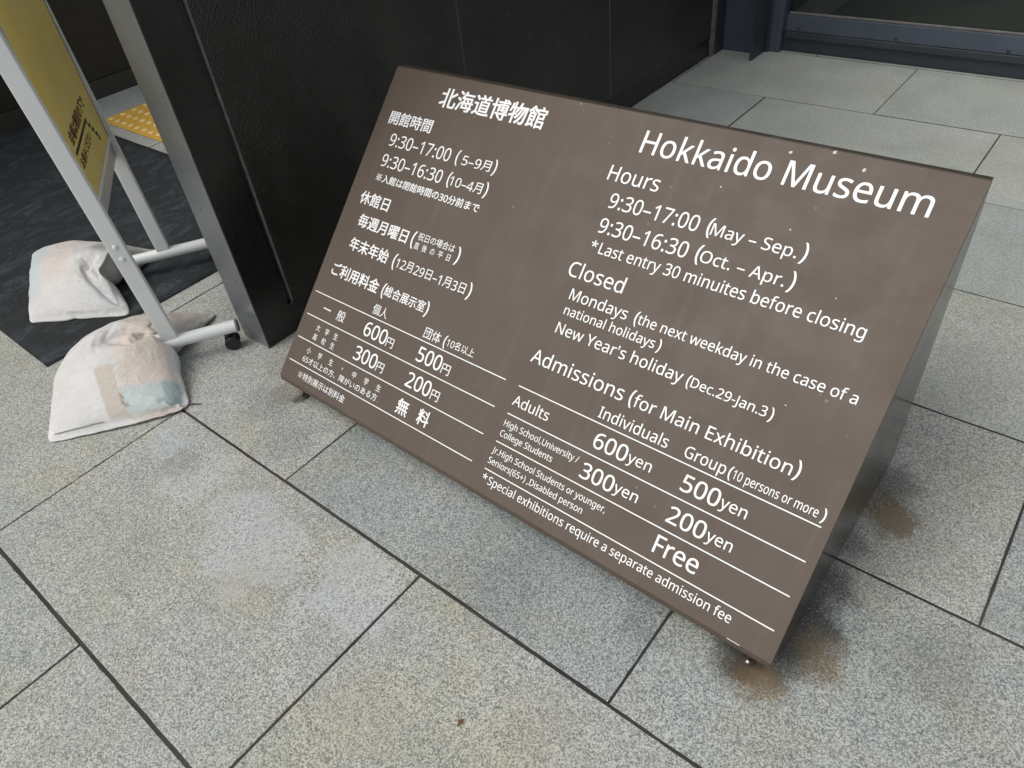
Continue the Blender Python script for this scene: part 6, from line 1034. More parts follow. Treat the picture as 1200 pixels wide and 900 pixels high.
    [193,-164,14,187,-162,25,182,-160,36,175,-157,45,166,-154,52,158,-150,60,148,-146,65,140,-142,73,131,-138,79,122,-134,84,112,-129,88,102,-125,94,93,-121,99,84,-117,105,74,-112,110,65,-108,116,55,-103,120,45,-98,124,36,-94,129,26,-89,133,16,-85,137,6,-81,141,-4,-75,142,-15,-70,144,-25,-65,145,-35,-59,146,-45,-53,146,-54,-46,146,-62,-38,145,-70,-29,145,-78,-20,144,-85,-11,143,-92,-2,142,-98,7,138,-104,17,135,-110,26,131,-116,35,127,-124,43,125,-130,52,120,-136,60,115,-142,69,110,-148,77,104,-155,86,100,-161,94,95,-167,103,90,-172,111,84,-179,119,79,-184,127,73,-190,135,66,-195,143,59,-200,151,52,-205,158,44,-210,165,36,-213,171,26,-216,175,15],
    [199,-155,15,194,-153,26,189,-151,36,182,-148,45,174,-145,53,165,-141,60,156,-137,67,147,-133,74,138,-129,80,129,-125,86,119,-120,90,110,-116,96,100,-112,102,91,-108,107,81,-103,112,72,-99,118,62,-95,123,53,-90,127,43,-86,133,33,-81,137,23,-77,141,13,-74,146,2,-69,148,-8,-63,149,-19,-58,150,-29,-53,150,-39,-47,151,-49,-40,150,-57,-32,150,-64,-23,149,-71,-13,148,-78,-4,147,-85,6,146,-90,15,142,-97,25,139,-103,34,136,-110,43,132,-116,52,128,-122,60,122,-128,69,118,-135,77,113,-141,86,108,-146,94,102,-153,103,97,-159,111,92,-165,120,86,-170,128,80,-176,136,73,-182,144,67,-187,152,60,-192,159,53,-197,167,45,-201,174,36,-205,179,26,-207,184,15],
    [206,-146,15,201,-144,26,196,-142,37,189,-139,46,181,-136,54,172,-132,61,163,-128,68,154,-124,75,145,-120,81,136,-116,86,127,-112,93,117,-107,98,107,-103,103,98,-98,108,88,-94,114,79,-90,119,70,-86,126,60,-82,131,50,-77,136,40,-73,141,30,-70,146,20,-65,144,8,-61,143,-3,-57,143,-15,-54,142,-26,-50,142,-35,-43,143,-43,-35,144,-51,-26,145,-58,-16,146,-64,-6,147,-71,4,145,-78,13,143,-83,23,146,-89,33,143,-95,42,138,-102,51,135,-108,60,131,-114,69,126,-120,77,120,-127,86,115,-133,95,110,-139,103,105,-145,111,99,-151,120,94,-156,128,87,-162,136,81,-167,144,74,-173,153,68,-178,160,60,-184,168,53,-189,175,45,-193,182,37,-196,188,26,-199,192,15],
    [213,-137,15,209,-135,26,203,-133,37,196,-131,47,188,-127,54,179,-123,62,170,-119,69,162,-115,76,152,-111,81,143,-107,88,133,-103,94,124,-98,99,114,-94,104,105,-90,110,95,-85,115,86,-81,121,76,-76,127,67,-72,132,57,-68,137,47,-64,143,36,-60,147,25,-56,148,14,-52,148,2,-49,147,-9,-45,144,-19,-44,138,-28,-36,141,-36,-28,143,-44,-19,144,-51,-9,144,-57,1,143,-64,11,142,-70,21,140,-75,31,144,-82,41,146,-88,51,142,-93,60,137,-100,69,133,-106,77,128,-112,86,123,-119,95,118,-125,103,112,-131,112,107,-137,120,101,-142,128,94,-148,137,89,-154,145,82,-160,153,75,-165,161,68,-170,169,61,-175,177,54,-180,184,45,-185,191,37,-188,196,26,-191,200,15],
    [220,-128,16,215,-126,27,210,-125,38,203,-122,47,195,-118,55,187,-114,63,178,-110,70,168,-106,76,159,-102,83,150,-98,89,141,-93,95,131,-89,100,121,-85,106,112,-80,112,102,-76,117,93,-71,122,83,-67,128,73,-63,134,64,-59,139,53,-54,143,43,-50,148,31,-47,150,20,-43,150,9,-41,145,-2,-38,141,-14,-35,137,-25,-32,133,-34,-24,135,-42,-16,136,-48,-5,136,-53,6,136,-57,17,136,-62,28,138,-68,39,140,-74,49,143,-80,59,145,-86,68,141,-92,77,136,-98,86,130,-104,94,125,-110,103,119,-116,112,113,-123,120,108,-128,129,102,-134,137,96,-140,145,89,-146,154,83,-151,162,76,-157,170,69,-162,177,61,-167,185,54,-172,193,46,-177,200,37,-179,203,26,-182,208,15],
    [227,-119,16,222,-117,27,217,-116,38,211,-113,48,202,-109,56,194,-105,63,185,-101,70,176,-97,77,166,-93,83,157,-89,89,147,-84,95,138,-80,101,128,-75,107,119,-71,113,109,-66,118,99,-62,124,90,-58,129,80,-53,135,70,-49,140,60,-45,145,49,-41,147,38,-37,150,26,-34,149,14,-31,147,2,-29,143,-9,-27,139,-20,-24,134,-30,-19,128,-35,-10,133,-40,1,137,-45,12,140,-50,23,142,-55,34,144,-60,45,145,-65,56,146,-71,67,146,-77,76,141,-83,85,136,-90,94,132,-96,103,126,-102,111,121,-108,120,115,-114,128,109,-120,137,104,-126,146,97,-132,154,91,-137,162,83,-143,170,77,-148,178,70,-153,186,62,-159,193,54,-163,201,46,-168,208,38,-171,213,27,-174,217,15],
    [234,-110,16,230,-109,28,224,-107,38,218,-104,48,209,-100,56,201,-97,64,192,-92,71,183,-88,78,173,-84,84,164,-79,90,154,-75,96,145,-71,102,135,-66,107,125,-61,113,116,-57,119,106,-52,124,96,-48,130,86,-44,135,76,-39,140,66,-35,146,55,-32,149,44,-28,151,32,-25,149,21,-24,143,9,-21,140,-3,-20,135,-13,-18,129,-24,-12,127,-33,-4,126,-37,7,130,-42,18,133,-43,30,138,-46,41,142,-51,52,145,-56,63,147,-62,74,145,-68,84,141,-74,93,137,-81,102,132,-87,111,128,-93,120,122,-100,128,116,-106,137,111,-112,145,104,-118,154,98,-123,162,92,-129,170,85,-134,178,77,-140,186,70,-145,194,62,-150,202,54,-155,209,46,-160,217,38,-163,222,27,-165,225,15],
    [240,-101,16,237,-100,28,231,-98,39,225,-95,49,217,-91,57,208,-88,64,199,-83,72,190,-79,78,180,-75,84,170,-70,90,161,-66,96,151,-61,101,141,-57,108,132,-52,113,122,-47,119,112,-43,124,103,-38,130,93,-34,135,83,-30,141,72,-26,147,62,-22,151,50,-18,150,38,-16,146,27,-16,140,15,-14,137,4,-14,130,-8,-10,131,-18,-4,128,-27,3,129,-33,13,124,-35,25,129,-37,37,134,-39,48,138,-42,60,143,-47,70,146,-53,81,144,-59,91,140,-65,101,137,-72,110,132,-79,119,129,-85,128,123,-91,137,118,-97,146,112,-103,154,106,-109,162,99,-115,171,92,-120,179,85,-126,187,78,-131,194,70,-137,203,63,-142,210,55,-147,218,46,-152,225,38,-155,230,28,-157,233,16],
    [247,-92,17,244,-91,29,239,-89,39,232,-86,49,224,-83,58,215,-79,65,206,-74,72,196,-70,77,186,-65,83,177,-61,90,167,-56,96,157,-51,100,147,-47,107,138,-42,113,128,-38,119,118,-33,124,108,-28,130,99,-24,135,89,-20,141,78,-16,147,68,-13,152,56,-9,149,45,-8,143,34,-9,136,21,-7,132,9,-6,128,-2,-3,133,-12,4,129,-22,11,131,-26,20,123,-31,32,123,-32,44,127,-34,56,132,-35,67,138,-38,77,145,-44,88,142,-50,98,140,-56,108,137,-63,118,133,-70,127,129,-76,136,124,-83,145,119,-89,154,113,-95,162,107,-101,171,100,-106,179,93,-112,187,86,-117,195,78,-123,203,71,-128,211,62,-133,219,55,-138,226,47,-143,233,38,-147,239,28,-148,241,16],
    [254,-83,17,251,-83,29,246,-80,40,239,-77,50,231,-74,58,222,-69,65,213,-65,72,202,-61,77,192,-56,82,183,-51,89,173,-46,94,163,-42,100,153,-37,105,144,-33,112,134,-28,117,124,-23,123,114,-18,129,104,-14,134,94,-10,140,84,-6,146,74,-3,152,63,-1,146,51,0,140,40,-1,133,28,0,129,15,2,129,3,6,131,-8,9,135,-16,19,133,-21,28,127,-24,39,119,-23,50,126,-24,61,133,-25,72,140,-29,84,142,-34,95,140,-40,105,138,-47,115,134,-54,125,133,-61,135,129,-67,144,124,-74,153,119,-80,162,114,-87,171,108,-92,179,101,-98,187,94,-103,195,85,-109,203,78,-114,211,71,-119,219,63,-125,227,55,-130,234,46,-135,242,38,-139,248,28,-140,249,16],
    [260,-74,17,258,-74,30,253,-72,41,246,-69,50,238,-65,59,229,-60,66,219,-56,72,208,-51,76,199,-46,82,189,-42,88,179,-37,94,169,-32,99,159,-27,105,149,-23,110,139,-18,115,129,-13,121,119,-8,127,109,-4,132,99,0,138,89,4,144,79,7,150,71,6,141,59,7,135,47,7,130,34,7,133,21,8,134,8,11,136,-3,17,138,-9,26,132,-15,36,128,-15,45,118,-17,58,122,-18,69,129,-16,78,138,-20,91,139,-25,102,138,-31,112,135,-38,123,134,-45,133,132,-52,143,129,-58,152,124,-65,161,120,-72,170,115,-78,179,109,-83,187,100,-89,195,94,-94,203,86,-100,211,78,-105,219,70,-111,227,63,-116,235,55,-121,243,47,-126,250,38,-131,257,28,-131,257,16],
    [266,-65,18,265,-65,30,260,-63,41,253,-60,51,245,-56,59,235,-51,65,225,-47,71,215,-42,76,204,-37,79,195,-32,86,185,-27,92,175,-22,98,165,-18,103,154,-13,108,144,-8,114,134,-3,118,124,1,124,114,6,130,104,10,136,94,14,141,83,17,147,71,16,143,66,14,131,53,15,133,40,15,136,26,15,139,14,18,141,3,24,141,-4,33,136,-8,44,129,-7,51,118,-8,64,122,-10,77,126,-7,85,135,-11,97,135,-16,109,135,-22,119,134,-29,130,133,-36,140,131,-43,150,128,-49,160,124,-56,169,118,-63,175,110,-68,186,107,-74,194,100,-80,202,92,-85,211,85,-91,219,78,-96,227,70,-102,235,62,-107,243,54,-113,251,46,-118,258,38,-123,265,29,-122,265,16],
    [272,-56,18,272,-56,30,267,-54,41,261,-51,52,251,-47,59,241,-42,64,231,-37,69,220,-32,73,210,-27,79,199,-23,83,190,-18,90,180,-13,95,170,-8,101,160,-3,106,149,2,110,139,7,116,128,11,121,119,16,127,108,20,133,98,24,138,87,27,144,74,26,144,65,23,136,57,19,125,43,20,129,30,20,131,20,25,138,10,32,141,2,41,138,-1,51,130,1,58,119,-3,71,116,1,79,126,2,91,132,-2,104,131,-7,115,131,-13,126,131,-20,137,131,-26,148,129,-33,158,127,-40,167,121,-47,172,112,-53,182,110,-59,192,105,-65,201,98,-70,209,91,-76,218,84,-82,226,77,-87,234,69,-93,243,62,-98,251,54,-104,259,46,-109,267,38,-114,274,29,-113,273,17],
    [279,-47,18,279,-47,31,274,-45,42,268,-42,52,258,-37,57,247,-33,63,236,-28,67,225,-23,71,216,-18,77,205,-13,80,195,-8,87,185,-3,93,175,2,98,164,7,102,154,12,108,144,17,113,133,21,118,123,26,124,112,30,128,101,34,134,90,36,139,78,37,142,66,33,138,56,28,130,47,24,120,35,27,127,23,31,131,11,31,133,10,43,133,8,56,129,6,67,121,4,78,113,10,84,124,10,97,127,5,110,125,1,121,125,-5,133,126,-11,144,126,-19,153,122,-24,164,124,-31,168,115,-38,179,113,-43,188,108,-49,197,101,-55,207,96,-61,216,89,-67,225,82,-72,233,75,-78,242,68,-84,250,61,-90,258,53,-95,267,46,-101,275,37,-106,282,29,-105,281,17],
    [284,-37,19,286,-38,31,281,-36,42,269,-34,46,264,-28,56,253,-23,60,241,-19,63,231,-13,69,221,-8,74,210,-3,79,199,1,83,190,7,89,179,11,93,169,16,99,158,21,104,148,26,109,137,31,114,127,36,119,116,40,124,105,43,129,94,46,135,81,46,139,68,43,138,56,38,133,46,32,125,35,27,118,24,32,123,11,33,125,14,45,126,14,58,123,10,67,113,12,80,120,18,93,122,11,104,119,0,110,117,-2,123,115,-2,136,116,-4,148,118,-9,158,124,-17,163,116,-22,175,116,-28,183,108,-34,193,104,-40,203,98,-46,212,92,-51,221,85,-57,231,80,-63,240,73,-69,249,67,-75,257,59,-81,266,52,-86,274,45,-92,283,37,-98,291,29,-95,287,18],
    [287,-27,20,292,-29,31,284,-26,40,272,-25,41,268,-19,52,258,-14,57,247,-9,61,235,-4,64,226,1,70,215,6,75,205,11,81,194,16,86,183,21,89,173,26,95,162,31,100,152,36,105,141,41,110,130,45,115,119,49,120,108,53,125,97,55,130,84,55,133,71,53,135,58,48,134,46,41,128,35,36,121,25,33,114,13,37,117,10,49,119,18,58,114,18,71,119,22,85,118,21,99,115,11,106,108,10,115,117,5,125,124,5,138,124,5,150,124,-3,156,116,-7,168,116,-13,177,110,-18,188,105,-24,198,100,-30,208,94,-36,217,88,-42,227,83,-48,237,77,-54,246,71,-60,255,64,-66,264,58,-72,273,51,-77,282,43,-83,290,36,-89,299,28,-85,291,19],
    [295,-19,19,297,-19,30,287,-17,37,274,-16,36,273,-10,47,262,-5,52,251,0,57,241,5,62,230,10,66,219,15,71,209,20,76,198,25,81,187,30,85,176,35,89,166,40,95,155,45,100,144,50,104,133,54,109,122,59,114,111,62,120,100,65,125,87,65,128,73,62,130,60,58,132,47,51,129,37,45,121,29,41,111,16,42,109,16,53,114,21,64,121,27,77,118,28,90,111,24,103,105,16,115,105,7,123,110,14,127,119,16,139,122,12,149,115,8,161,115,3,172,111,-3,182,106,-9,192,100,-15,202,95,-21,212,89,-27,222,85,-32,232,79,-38,242,73,-44,252,68,-50,261,62,-56,271,55,-62,280,48,-68,289,42,-74,298,35,-80,306,27,-80,303,16],
    [301,-10,18,299,-10,30,289,-16,26,283,-9,35,277,-1,43,266,4,48,255,9,52,244,14,56,234,19,62,223,24,67,212,29,71,201,34,75,191,39,80,180,44,85,169,49,90,157,54,93,147,59,98,136,63,103,125,68,108,114,72,114,103,74,120,90,73,123,76,71,125,63,66,127,49,61,129,40,55,120,29,48,117,24,47,106,26,55,116,30,67,118,30,79,109,25,92,102,18,104,98,9,116,98,17,122,106,24,130,113,26,142,117,22,154,114,17,164,109,11,175,104,6,186,100,0,196,95,-5,207,90,-11,217,85,-17,227,80,-23,237,75,-29,247,69,-35,257,64,-41,267,58,-47,277,52,-53,286,46,-59,296,40,-65,305,33,-71,314,26,-73,312,14],
    [305,-1,19,296,-2,27,291,-9,19,287,-1,28,280,6,36,270,12,41,259,17,46,248,23,51,237,28,56,226,33,60,215,38,65,204,43,70,194,48,74,182,53,78,171,58,83,160,63,87,148,67,91,138,72,96,127,76,101,115,80,107,104,82,112,93,75,112,81,68,116,67,70,118,52,66,121,40,60,127,35,56,116,30,55,105,25,63,113,34,72,110,25,80,102,20,93,95,10,104,93,19,113,97,27,123,102,33,133,107,35,145,112,31,156,108,26,167,103,21,178,98,15,189,93,9,199,89,3,210,84,-2,220,79,-8,231,74,-14,241,69,-20,252,64,-26,262,59,-32,272,54,-38,282,48,-44,292,43,-50,302,37,-56,312,31,-62,321,24,-66,322,12],
    [305,9,21,293,5,22,295,-1,13,291,7,22,282,13,28,272,20,35,262,25,39,251,30,44,240,36,49,229,41,54,218,46,58,207,51,63,196,56,67,185,61,71,173,66,76,162,71,80,151,76,85,140,80,89,128,84,94,117,87,99,104,86,103,92,84,108,81,77,112,75,65,115,59,62,116,46,57,121,36,65,116,29,64,106,33,66,117,27,74,106,20,87,105,16,102,99,17,108,86,27,117,90,35,127,94,40,138,99,44,147,105,39,158,100,34,169,95,28,180,91,23,191,86,17,201,81,11,212,77,6,223,72,0,234,68,-5,245,63,-11,255,58,-17,266,53,-23,276,49,-29,287,44,-35,297,39,-41,308,33,-47,318,28,-53,328,22,-58,331,11],
    [301,7,30,302,12,19,302,6,8,292,12,14,282,19,20,275,27,27,264,32,32,253,38,37,242,42,41,231,48,45,219,53,50,208,58,54,197,62,58,186,68,63,174,73,67,163,78,72,152,83,76,140,87,80,129,91,85,117,94,90,105,94,95,94,87,98,84,79,102,72,71,108,67,57,112,52,54,114,39,57,116,38,61,104,29,69,110,24,83,108,19,90,96,20,105,90,19,119,85,31,125,82,35,137,88,33,147,96,45,146,95,45,158,91,41,170,86,35,181,82,30,192,77,24,203,73,19,214,69,13,225,64,8,236,60,2,247,55,-4,258,51,-9,269,46,-15,279,41,-21,290,37,-27,300,31,-32,312,28,-38,323,23,-44,333,18,-50,340,9],
    [312,0,28,306,0,18,303,13,16,296,21,8,288,28,16,277,34,20,266,39,24,254,44,28,243,49,33,232,54,37,220,59,41,209,64,46,198,69,50,187,74,54,175,80,59,164,85,63,153,89,67,141,94,72,129,97,76,117,99,81,105,99,86,93,94,91,82,86,95,73,75,99,71,61,103,57,56,106,43,53,110,44,66,110,35,77,110,30,87,102,24,99,93,18,109,82,28,120,79,31,134,76,26,142,86,36,138,92,43,145,84,47,157,81,45,169,77,41,181,72,36,192,68,30,203,64,25,214,59,20,226,55,14,237,51,9,248,47,3,259,42,-2,271,38,-8,282,34,-13,293,29,-19,304,25,-24,315,21,-30,326,17,-36,338,13,-45,345,17],
]
BAG_REAR = [
    [65,-243,10,56,-241,17,46,-237,19,37,-232,21,27,-228,22,17,-224,24,8,-219,25,-2,-215,27,-11,-210,28,-21,-206,30,-31,-201,31,-40,-197,32,-50,-192,33,-59,-188,35,-69,-183,36,-78,-178,37,-88,-174,39,-97,-169,40,-106,-164,41,-115,-158,42,-124,-153,42,-133,-148,43,-141,-142,44,-147,-135,44,-158,-133,45,-168,-128,47,-177,-123,48,-184,-117,50,-195,-115,48,-205,-111,48,-214,-106,49,-218,-99,45,-229,-98,46,-238,-92,45,-249,-90,44,-259,-87,44,-270,-83,43,-280,-80,43,-290,-75,42,-300,-71,41,-310,-67,40,-319,-63,39,-329,-58,38,-339,-54,37,-349,-50,36,-358,-45,35,-368,-41,34,-378,-36,34,-387,-32,33,-397,-27,32,-406,-23,31,-412,-17,24,-418,-12,17,-423,-6,10,-429,1,10],
    [75,-239,16,65,-236,21,55,-232,24,45,-228,26,36,-224,28,26,-220,31,16,-215,32,7,-211,34,-3,-206,35,-12,-202,38,-22,-197,39,-32,-193,41,-41,-189,42,-51,-185,44,-60,-180,46,-70,-176,48,-80,-171,49,-89,-167,51,-99,-162,52,-108,-157,53,-117,-152,54,-126,-147,56,-135,-142,57,-142,-135,57,-151,-131,57,-162,-128,59,-173,-125,61,-183,-121,62,-191,-115,62,-196,-108,58,-205,-102,58,-213,-96,58,-225,-97,59,-234,-91,58,-245,-89,57,-255,-85,57,-265,-81,56,-274,-76,55,-284,-72,54,-293,-67,53,-303,-63,51,-312,-58,50,-321,-53,49,-331,-48,47,-340,-43,46,-349,-39,45,-358,-34,43,-368,-29,42,-377,-24,39,-387,-20,39,-395,-15,36,-404,-9,33,-409,-4,26,-413,2,18,-415,6,9],
    [83,-234,17,74,-231,23,64,-227,27,54,-223,30,45,-219,33,35,-215,36,25,-211,39,16,-207,41,6,-203,43,-4,-198,45,-13,-194,47,-23,-190,49,-33,-185,51,-42,-181,53,-52,-177,55,-61,-172,56,-71,-168,58,-81,-163,60,-90,-159,62,-100,-154,63,-109,-150,65,-119,-145,67,-128,-141,68,-137,-136,69,-145,-129,69,-156,-127,71,-165,-122,72,-174,-117,72,-183,-112,72,-189,-105,70,-200,-102,71,-208,-96,71,-219,-95,71,-229,-90,71,-239,-86,69,-248,-81,68,-257,-76,66,-266,-71,65,-276,-66,63,-284,-61,61,-293,-56,59,-302,-51,58,-312,-46,57,-321,-41,55,-330,-37,54,-340,-32,52,-349,-27,51,-358,-22,49,-367,-17,47,-376,-12,46,-385,-7,43,-392,-1,38,-400,4,34,-402,9,25,-402,12,15],
    [91,-228,18,82,-225,24,73,-222,30,63,-218,33,54,-214,37,44,-210,39,34,-206,43,25,-202,45,15,-198,48,5,-193,50,-4,-189,53,-14,-185,55,-23,-181,57,-33,-176,59,-43,-172,61,-52,-167,63,-62,-163,65,-71,-158,67,-81,-154,69,-90,-150,71,-100,-146,73,-110,-141,75,-119,-137,77,-129,-133,79,-138,-128,81,-148,-123,82,-157,-118,82,-166,-114,83,-175,-108,83,-182,-102,81,-193,-99,83,-203,-95,83,-212,-90,82,-221,-85,80,-230,-80,78,-239,-75,77,-248,-70,75,-257,-64,73,-266,-59,71,-275,-54,69,-284,-49,67,-292,-44,64,-302,-39,64,-311,-34,62,-320,-29,60,-329,-24,58,-338,-19,57,-347,-14,55,-356,-9,53,-365,-4,51,-373,2,47,-383,6,46,-385,9,35,-391,16,32,-389,18,22],
    [99,-222,18,90,-219,25,81,-216,32,72,-212,36,62,-209,40,53,-205,43,43,-201,46,34,-197,50,24,-193,53,15,-188,56,5,-184,58,-5,-180,61,-14,-176,63,-24,-171,65,-33,-167,68,-43,-163,70,-52,-158,72,-62,-154,74,-71,-149,76,-81,-145,78,-90,-140,80,-100,-136,81,-109,-131,83,-119,-127,85,-128,-122,87,-138,-118,88,-147,-113,89,-157,-108,90,-166,-103,91,-176,-99,92,-185,-94,91,-193,-88,89,-202,-83,87,-211,-78,86,-220,-73,83,-229,-68,82,-238,-62,80,-247,-57,79,-256,-52,77,-265,-47,75,-273,-42,73,-283,-37,72,-291,-32,69,-300,-27,68,-309,-21,66,-318,-16,64,-327,-11,62,-336,-6,59,-345,-1,58,-354,4,55,-362,10,53,-371,15,49,-375,18,39,-376,20,28,-385,24,33],
    [107,-216,19,99,-213,27,90,-211,34,81,-207,38,71,-203,42,62,-199,46,52,-195,50,43,-191,53,33,-187,56,24,-183,58,14,-179,62,5,-174,64,-5,-170,67,-14,-166,69,-24,-161,72,-33,-157,74,-43,-152,76,-52,-148,78,-62,-143,80,-71,-139,82,-81,-134,84,-90,-130,85,-99,-125,88,-109,-120,89,-118,-116,91,-128,-111,92,-137,-107,94,-146,-102,95,-156,-97,95,-165,-92,95,-174,-87,95,-183,-82,94,-192,-76,92,-201,-71,91,-210,-66,89,-219,-61,87,-228,-55,86,-236,-50,84,-245,-45,81,-254,-40,80,-263,-35,79,-272,-29,77,-281,-24,75,-289,-19,72,-298,-13,70,-307,-8,68,-315,-3,65,-324,2,63,-333,7,61,-342,13,58,-350,18,56,-359,23,53,-364,27,44,-363,27,32,-372,31,38],
    [115,-210,19,107,-207,27,99,-205,35,89,-201,40,80,-197,44,71,-193,48,61,-189,52,52,-186,56,42,-181,59,33,-177,63,24,-173,66,14,-169,69,5,-165,72,-5,-160,74,-14,-156,77,-24,-151,79,-33,-147,80,-42,-142,83,-52,-138,85,-61,-133,87,-71,-129,89,-80,-124,91,-89,-119,93,-99,-114,94,-108,-110,95,-117,-105,96,-127,-100,98,-136,-95,97,-145,-90,98,-154,-85,98,-163,-80,98,-172,-75,97,-181,-69,96,-190,-64,95,-199,-59,93,-208,-53,91,-217,-48,89,-226,-43,88,-234,-38,86,-243,-32,85,-252,-27,82,-261,-22,81,-269,-16,78,-278,-11,76,-287,-6,74,-296,0,72,-304,5,70,-313,10,67,-322,16,65,-330,21,62,-339,26,59,-347,32,56,-353,36,48,-350,35,37,-359,36,45],
    [123,-204,20,115,-202,29,107,-199,37,98,-196,42,89,-192,46,79,-188,50,70,-184,55,61,-180,59,52,-176,63,42,-172,65,33,-168,69,23,-163,71,14,-159,75,5,-154,77,-5,-150,80,-14,-145,82,-23,-141,85,-33,-136,87,-42,-132,89,-51,-127,91,-61,-123,93,-70,-118,94,-79,-113,96,-89,-108,97,-98,-103,99,-107,-98,100,-116,-93,101,-126,-88,101,-135,-83,101,-144,-78,101,-153,-73,101,-162,-67,100,-171,-62,99,-180,-57,98,-188,-51,96,-197,-46,95,-206,-41,93,-215,-35,92,-223,-30,89,-232,-25,88,-241,-19,86,-249,-14,84,-258,-9,82,-267,-3,80,-276,2,78,-284,8,75,-292,13,72,-301,18,70,-310,24,67,-318,29,64,-327,35,61,-335,40,59,-342,45,51,-337,37,45,-345,44,45],
    [131,-198,21,124,-196,30,116,-194,38,107,-190,44,97,-186,47,88,-182,52,79,-178,57,70,-174,60,61,-170,65,51,-166,69,42,-162,72,33,-158,76,23,-153,78,14,-149,82,5,-144,84,-5,-140,87,-14,-136,90,-23,-131,92,-32,-126,94,-42,-121,96,-51,-117,98,-60,-112,99,-69,-107,101,-79,-102,102,-88,-97,103,-97,-92,104,-106,-87,105,-115,-82,105,-124,-76,105,-133,-71,104,-142,-66,104,-151,-60,103,-160,-55,102,-169,-50,101,-177,-44,100,-186,-39,99,-195,-33,96,-204,-28,95,-212,-23,93,-221,-17,91,-230,-12,89,-238,-6,87,-247,-1,85,-255,5,83,-264,10,80,-273,16,78,-281,21,76,-290,27,73,-298,32,70,-306,38,68,-315,43,65,-323,49,62,-329,53,53,-324,44,48,-331,51,44],
    [139,-192,21,132,-190,31,124,-188,39,116,-184,45,106,-180,50,97,-177,55,88,-172,59,79,-169,63,70,-164,67,60,-160,71,51,-156,74,42,-152,79,33,-148,82,24,-143,84,14,-139,88,5,-134,90,-4,-130,93,-13,-125,95,-23,-120,97,-32,-115,99,-41,-111,102,-50,-105,103,-59,-101,104,-69,-95,105,-78,-91,107,-87,-85,107,-96,-80,108,-105,-75,109,-114,-70,108,-123,-64,107,-131,-59,107,-140,-53,107,-149,-48,105,-158,-42,104,-167,-37,102,-175,-32,102,-184,-26,99,-193,-21,98,-201,-15,96,-210,-9,94,-218,-4,92,-227,2,90,-235,7,87,-244,13,86,-252,18,83,-261,24,81,-269,29,78,-278,35,75,-286,40,72,-294,46,69,-303,51,66,-311,57,64,-316,60,54,-311,51,50,-317,57,44],
    [147,-186,22,140,-185,32,133,-182,40,124,-179,47,115,-175,52,106,-171,57,97,-167,61,88,-163,66,79,-159,70,70,-154,73,61,-150,78,51,-146,81,42,-141,84,33,-137,89,24,-133,92,15,-128,94,6,-124,97,-4,-119,100,-13,-114,102,-22,-109,104,-31,-105,106,-40,-100,108,-49,-94,109,-59,-89,110,-68,-84,111,-77,-79,111,-85,-73,111,-94,-68,112,-103,-63,112,-112,-57,112,-121,-52,111,-130,-46,110,-139,-41,109,-147,-35,108,-156,-30,106,-165,-24,105,-173,-19,103,-182,-13,101,-190,-7,99,-199,-2,97,-207,4,95,-216,9,93,-224,15,90,-232,20,89,-241,26,86,-249,32,84,-258,37,81,-266,43,78,-274,49,75,-283,54,72,-291,60,69,-299,65,66,-302,68,55,-297,59,52,-302,63,43],
    [154,-180,22,148,-179,33,141,-176,42,133,-173,48,124,-169,53,115,-165,59,106,-161,63,97,-157,67,88,-153,73,79,-149,78,70,-145,81,61,-140,85,52,-136,89,43,-131,91,33,-127,94,24,-122,98,15,-118,100,6,-113,103,-3,-108,106,-12,-103,108,-21,-98,109,-30,-93,111,-39,-88,112,-48,-83,114,-57,-78,114,-66,-72,116,-75,-67,116,-84,-62,116,-93,-56,115,-102,-51,115,-110,-45,113,-119,-39,113,-128,-34,111,-136,-28,111,-145,-23,109,-153,-17,107,-162,-11,106,-170,-6,104,-179,0,102,-187,6,100,-196,11,97,-204,17,95,-213,23,93,-221,28,91,-229,34,87,-238,40,86,-246,45,83,-254,51,80,-262,57,77,-270,62,74,-279,68,71,-287,74,68,-289,75,57,-284,66,54,-287,68,42],
    [162,-174,23,157,-173,34,150,-171,43,141,-167,49,132,-163,55,124,-159,60,115,-155,64,106,-151,70,97,-147,75,88,-143,80,79,-139,84,70,-135,88,61,-130,92,52,-126,95,43,-121,99,34,-117,102,25,-112,105,16,-107,107,7,-102,110,-2,-97,111,-11,-92,114,-20,-87,116,-29,-82,116,-38,-77,117,-47,-71,118,-56,-66,119,-65,-60,118,-74,-55,119,-82,-49,119,-91,-44,118,-100,-38,117,-108,-32,116,-117,-27,115,-126,-21,114,-134,-15,112,-143,-10,111,-151,-4,108,-159,2,107,-168,8,104,-176,13,103,-184,19,100,-193,25,98,-201,31,95,-209,36,93,-218,42,90,-226,48,88,-234,53,84,-242,59,83,-250,65,80,-259,71,77,-267,76,74,-275,82,70,-276,83,58,-271,74,54,-272,71,42],
    [170,-168,24,165,-167,34,158,-165,44,150,-161,50,141,-157,56,132,-153,61,124,-149,67,115,-146,72,106,-141,77,97,-137,81,88,-133,87,79,-129,91,71,-124,95,62,-120,99,53,-115,102,43,-111,105,34,-106,107,25,-101,111,16,-96,113,7,-91,116,-1,-86,117,-10,-81,119,-19,-75,120,-28,-70,120,-37,-65,121,-46,-59,121,-55,-54,122,-63,-48,122,-72,-42,122,-81,-37,122,-89,-31,120,-98,-25,119,-106,-20,117,-115,-14,117,-123,-8,114,-131,-2,113,-140,4,110,-148,9,109,-156,15,107,-165,21,104,-173,27,101,-181,33,99,-189,38,97,-198,44,95,-206,50,92,-214,56,89,-222,61,86,-230,67,84,-238,73,80,-246,79,78,-255,85,75,-263,91,72,-263,90,60,-258,82,53,-259,80,41],
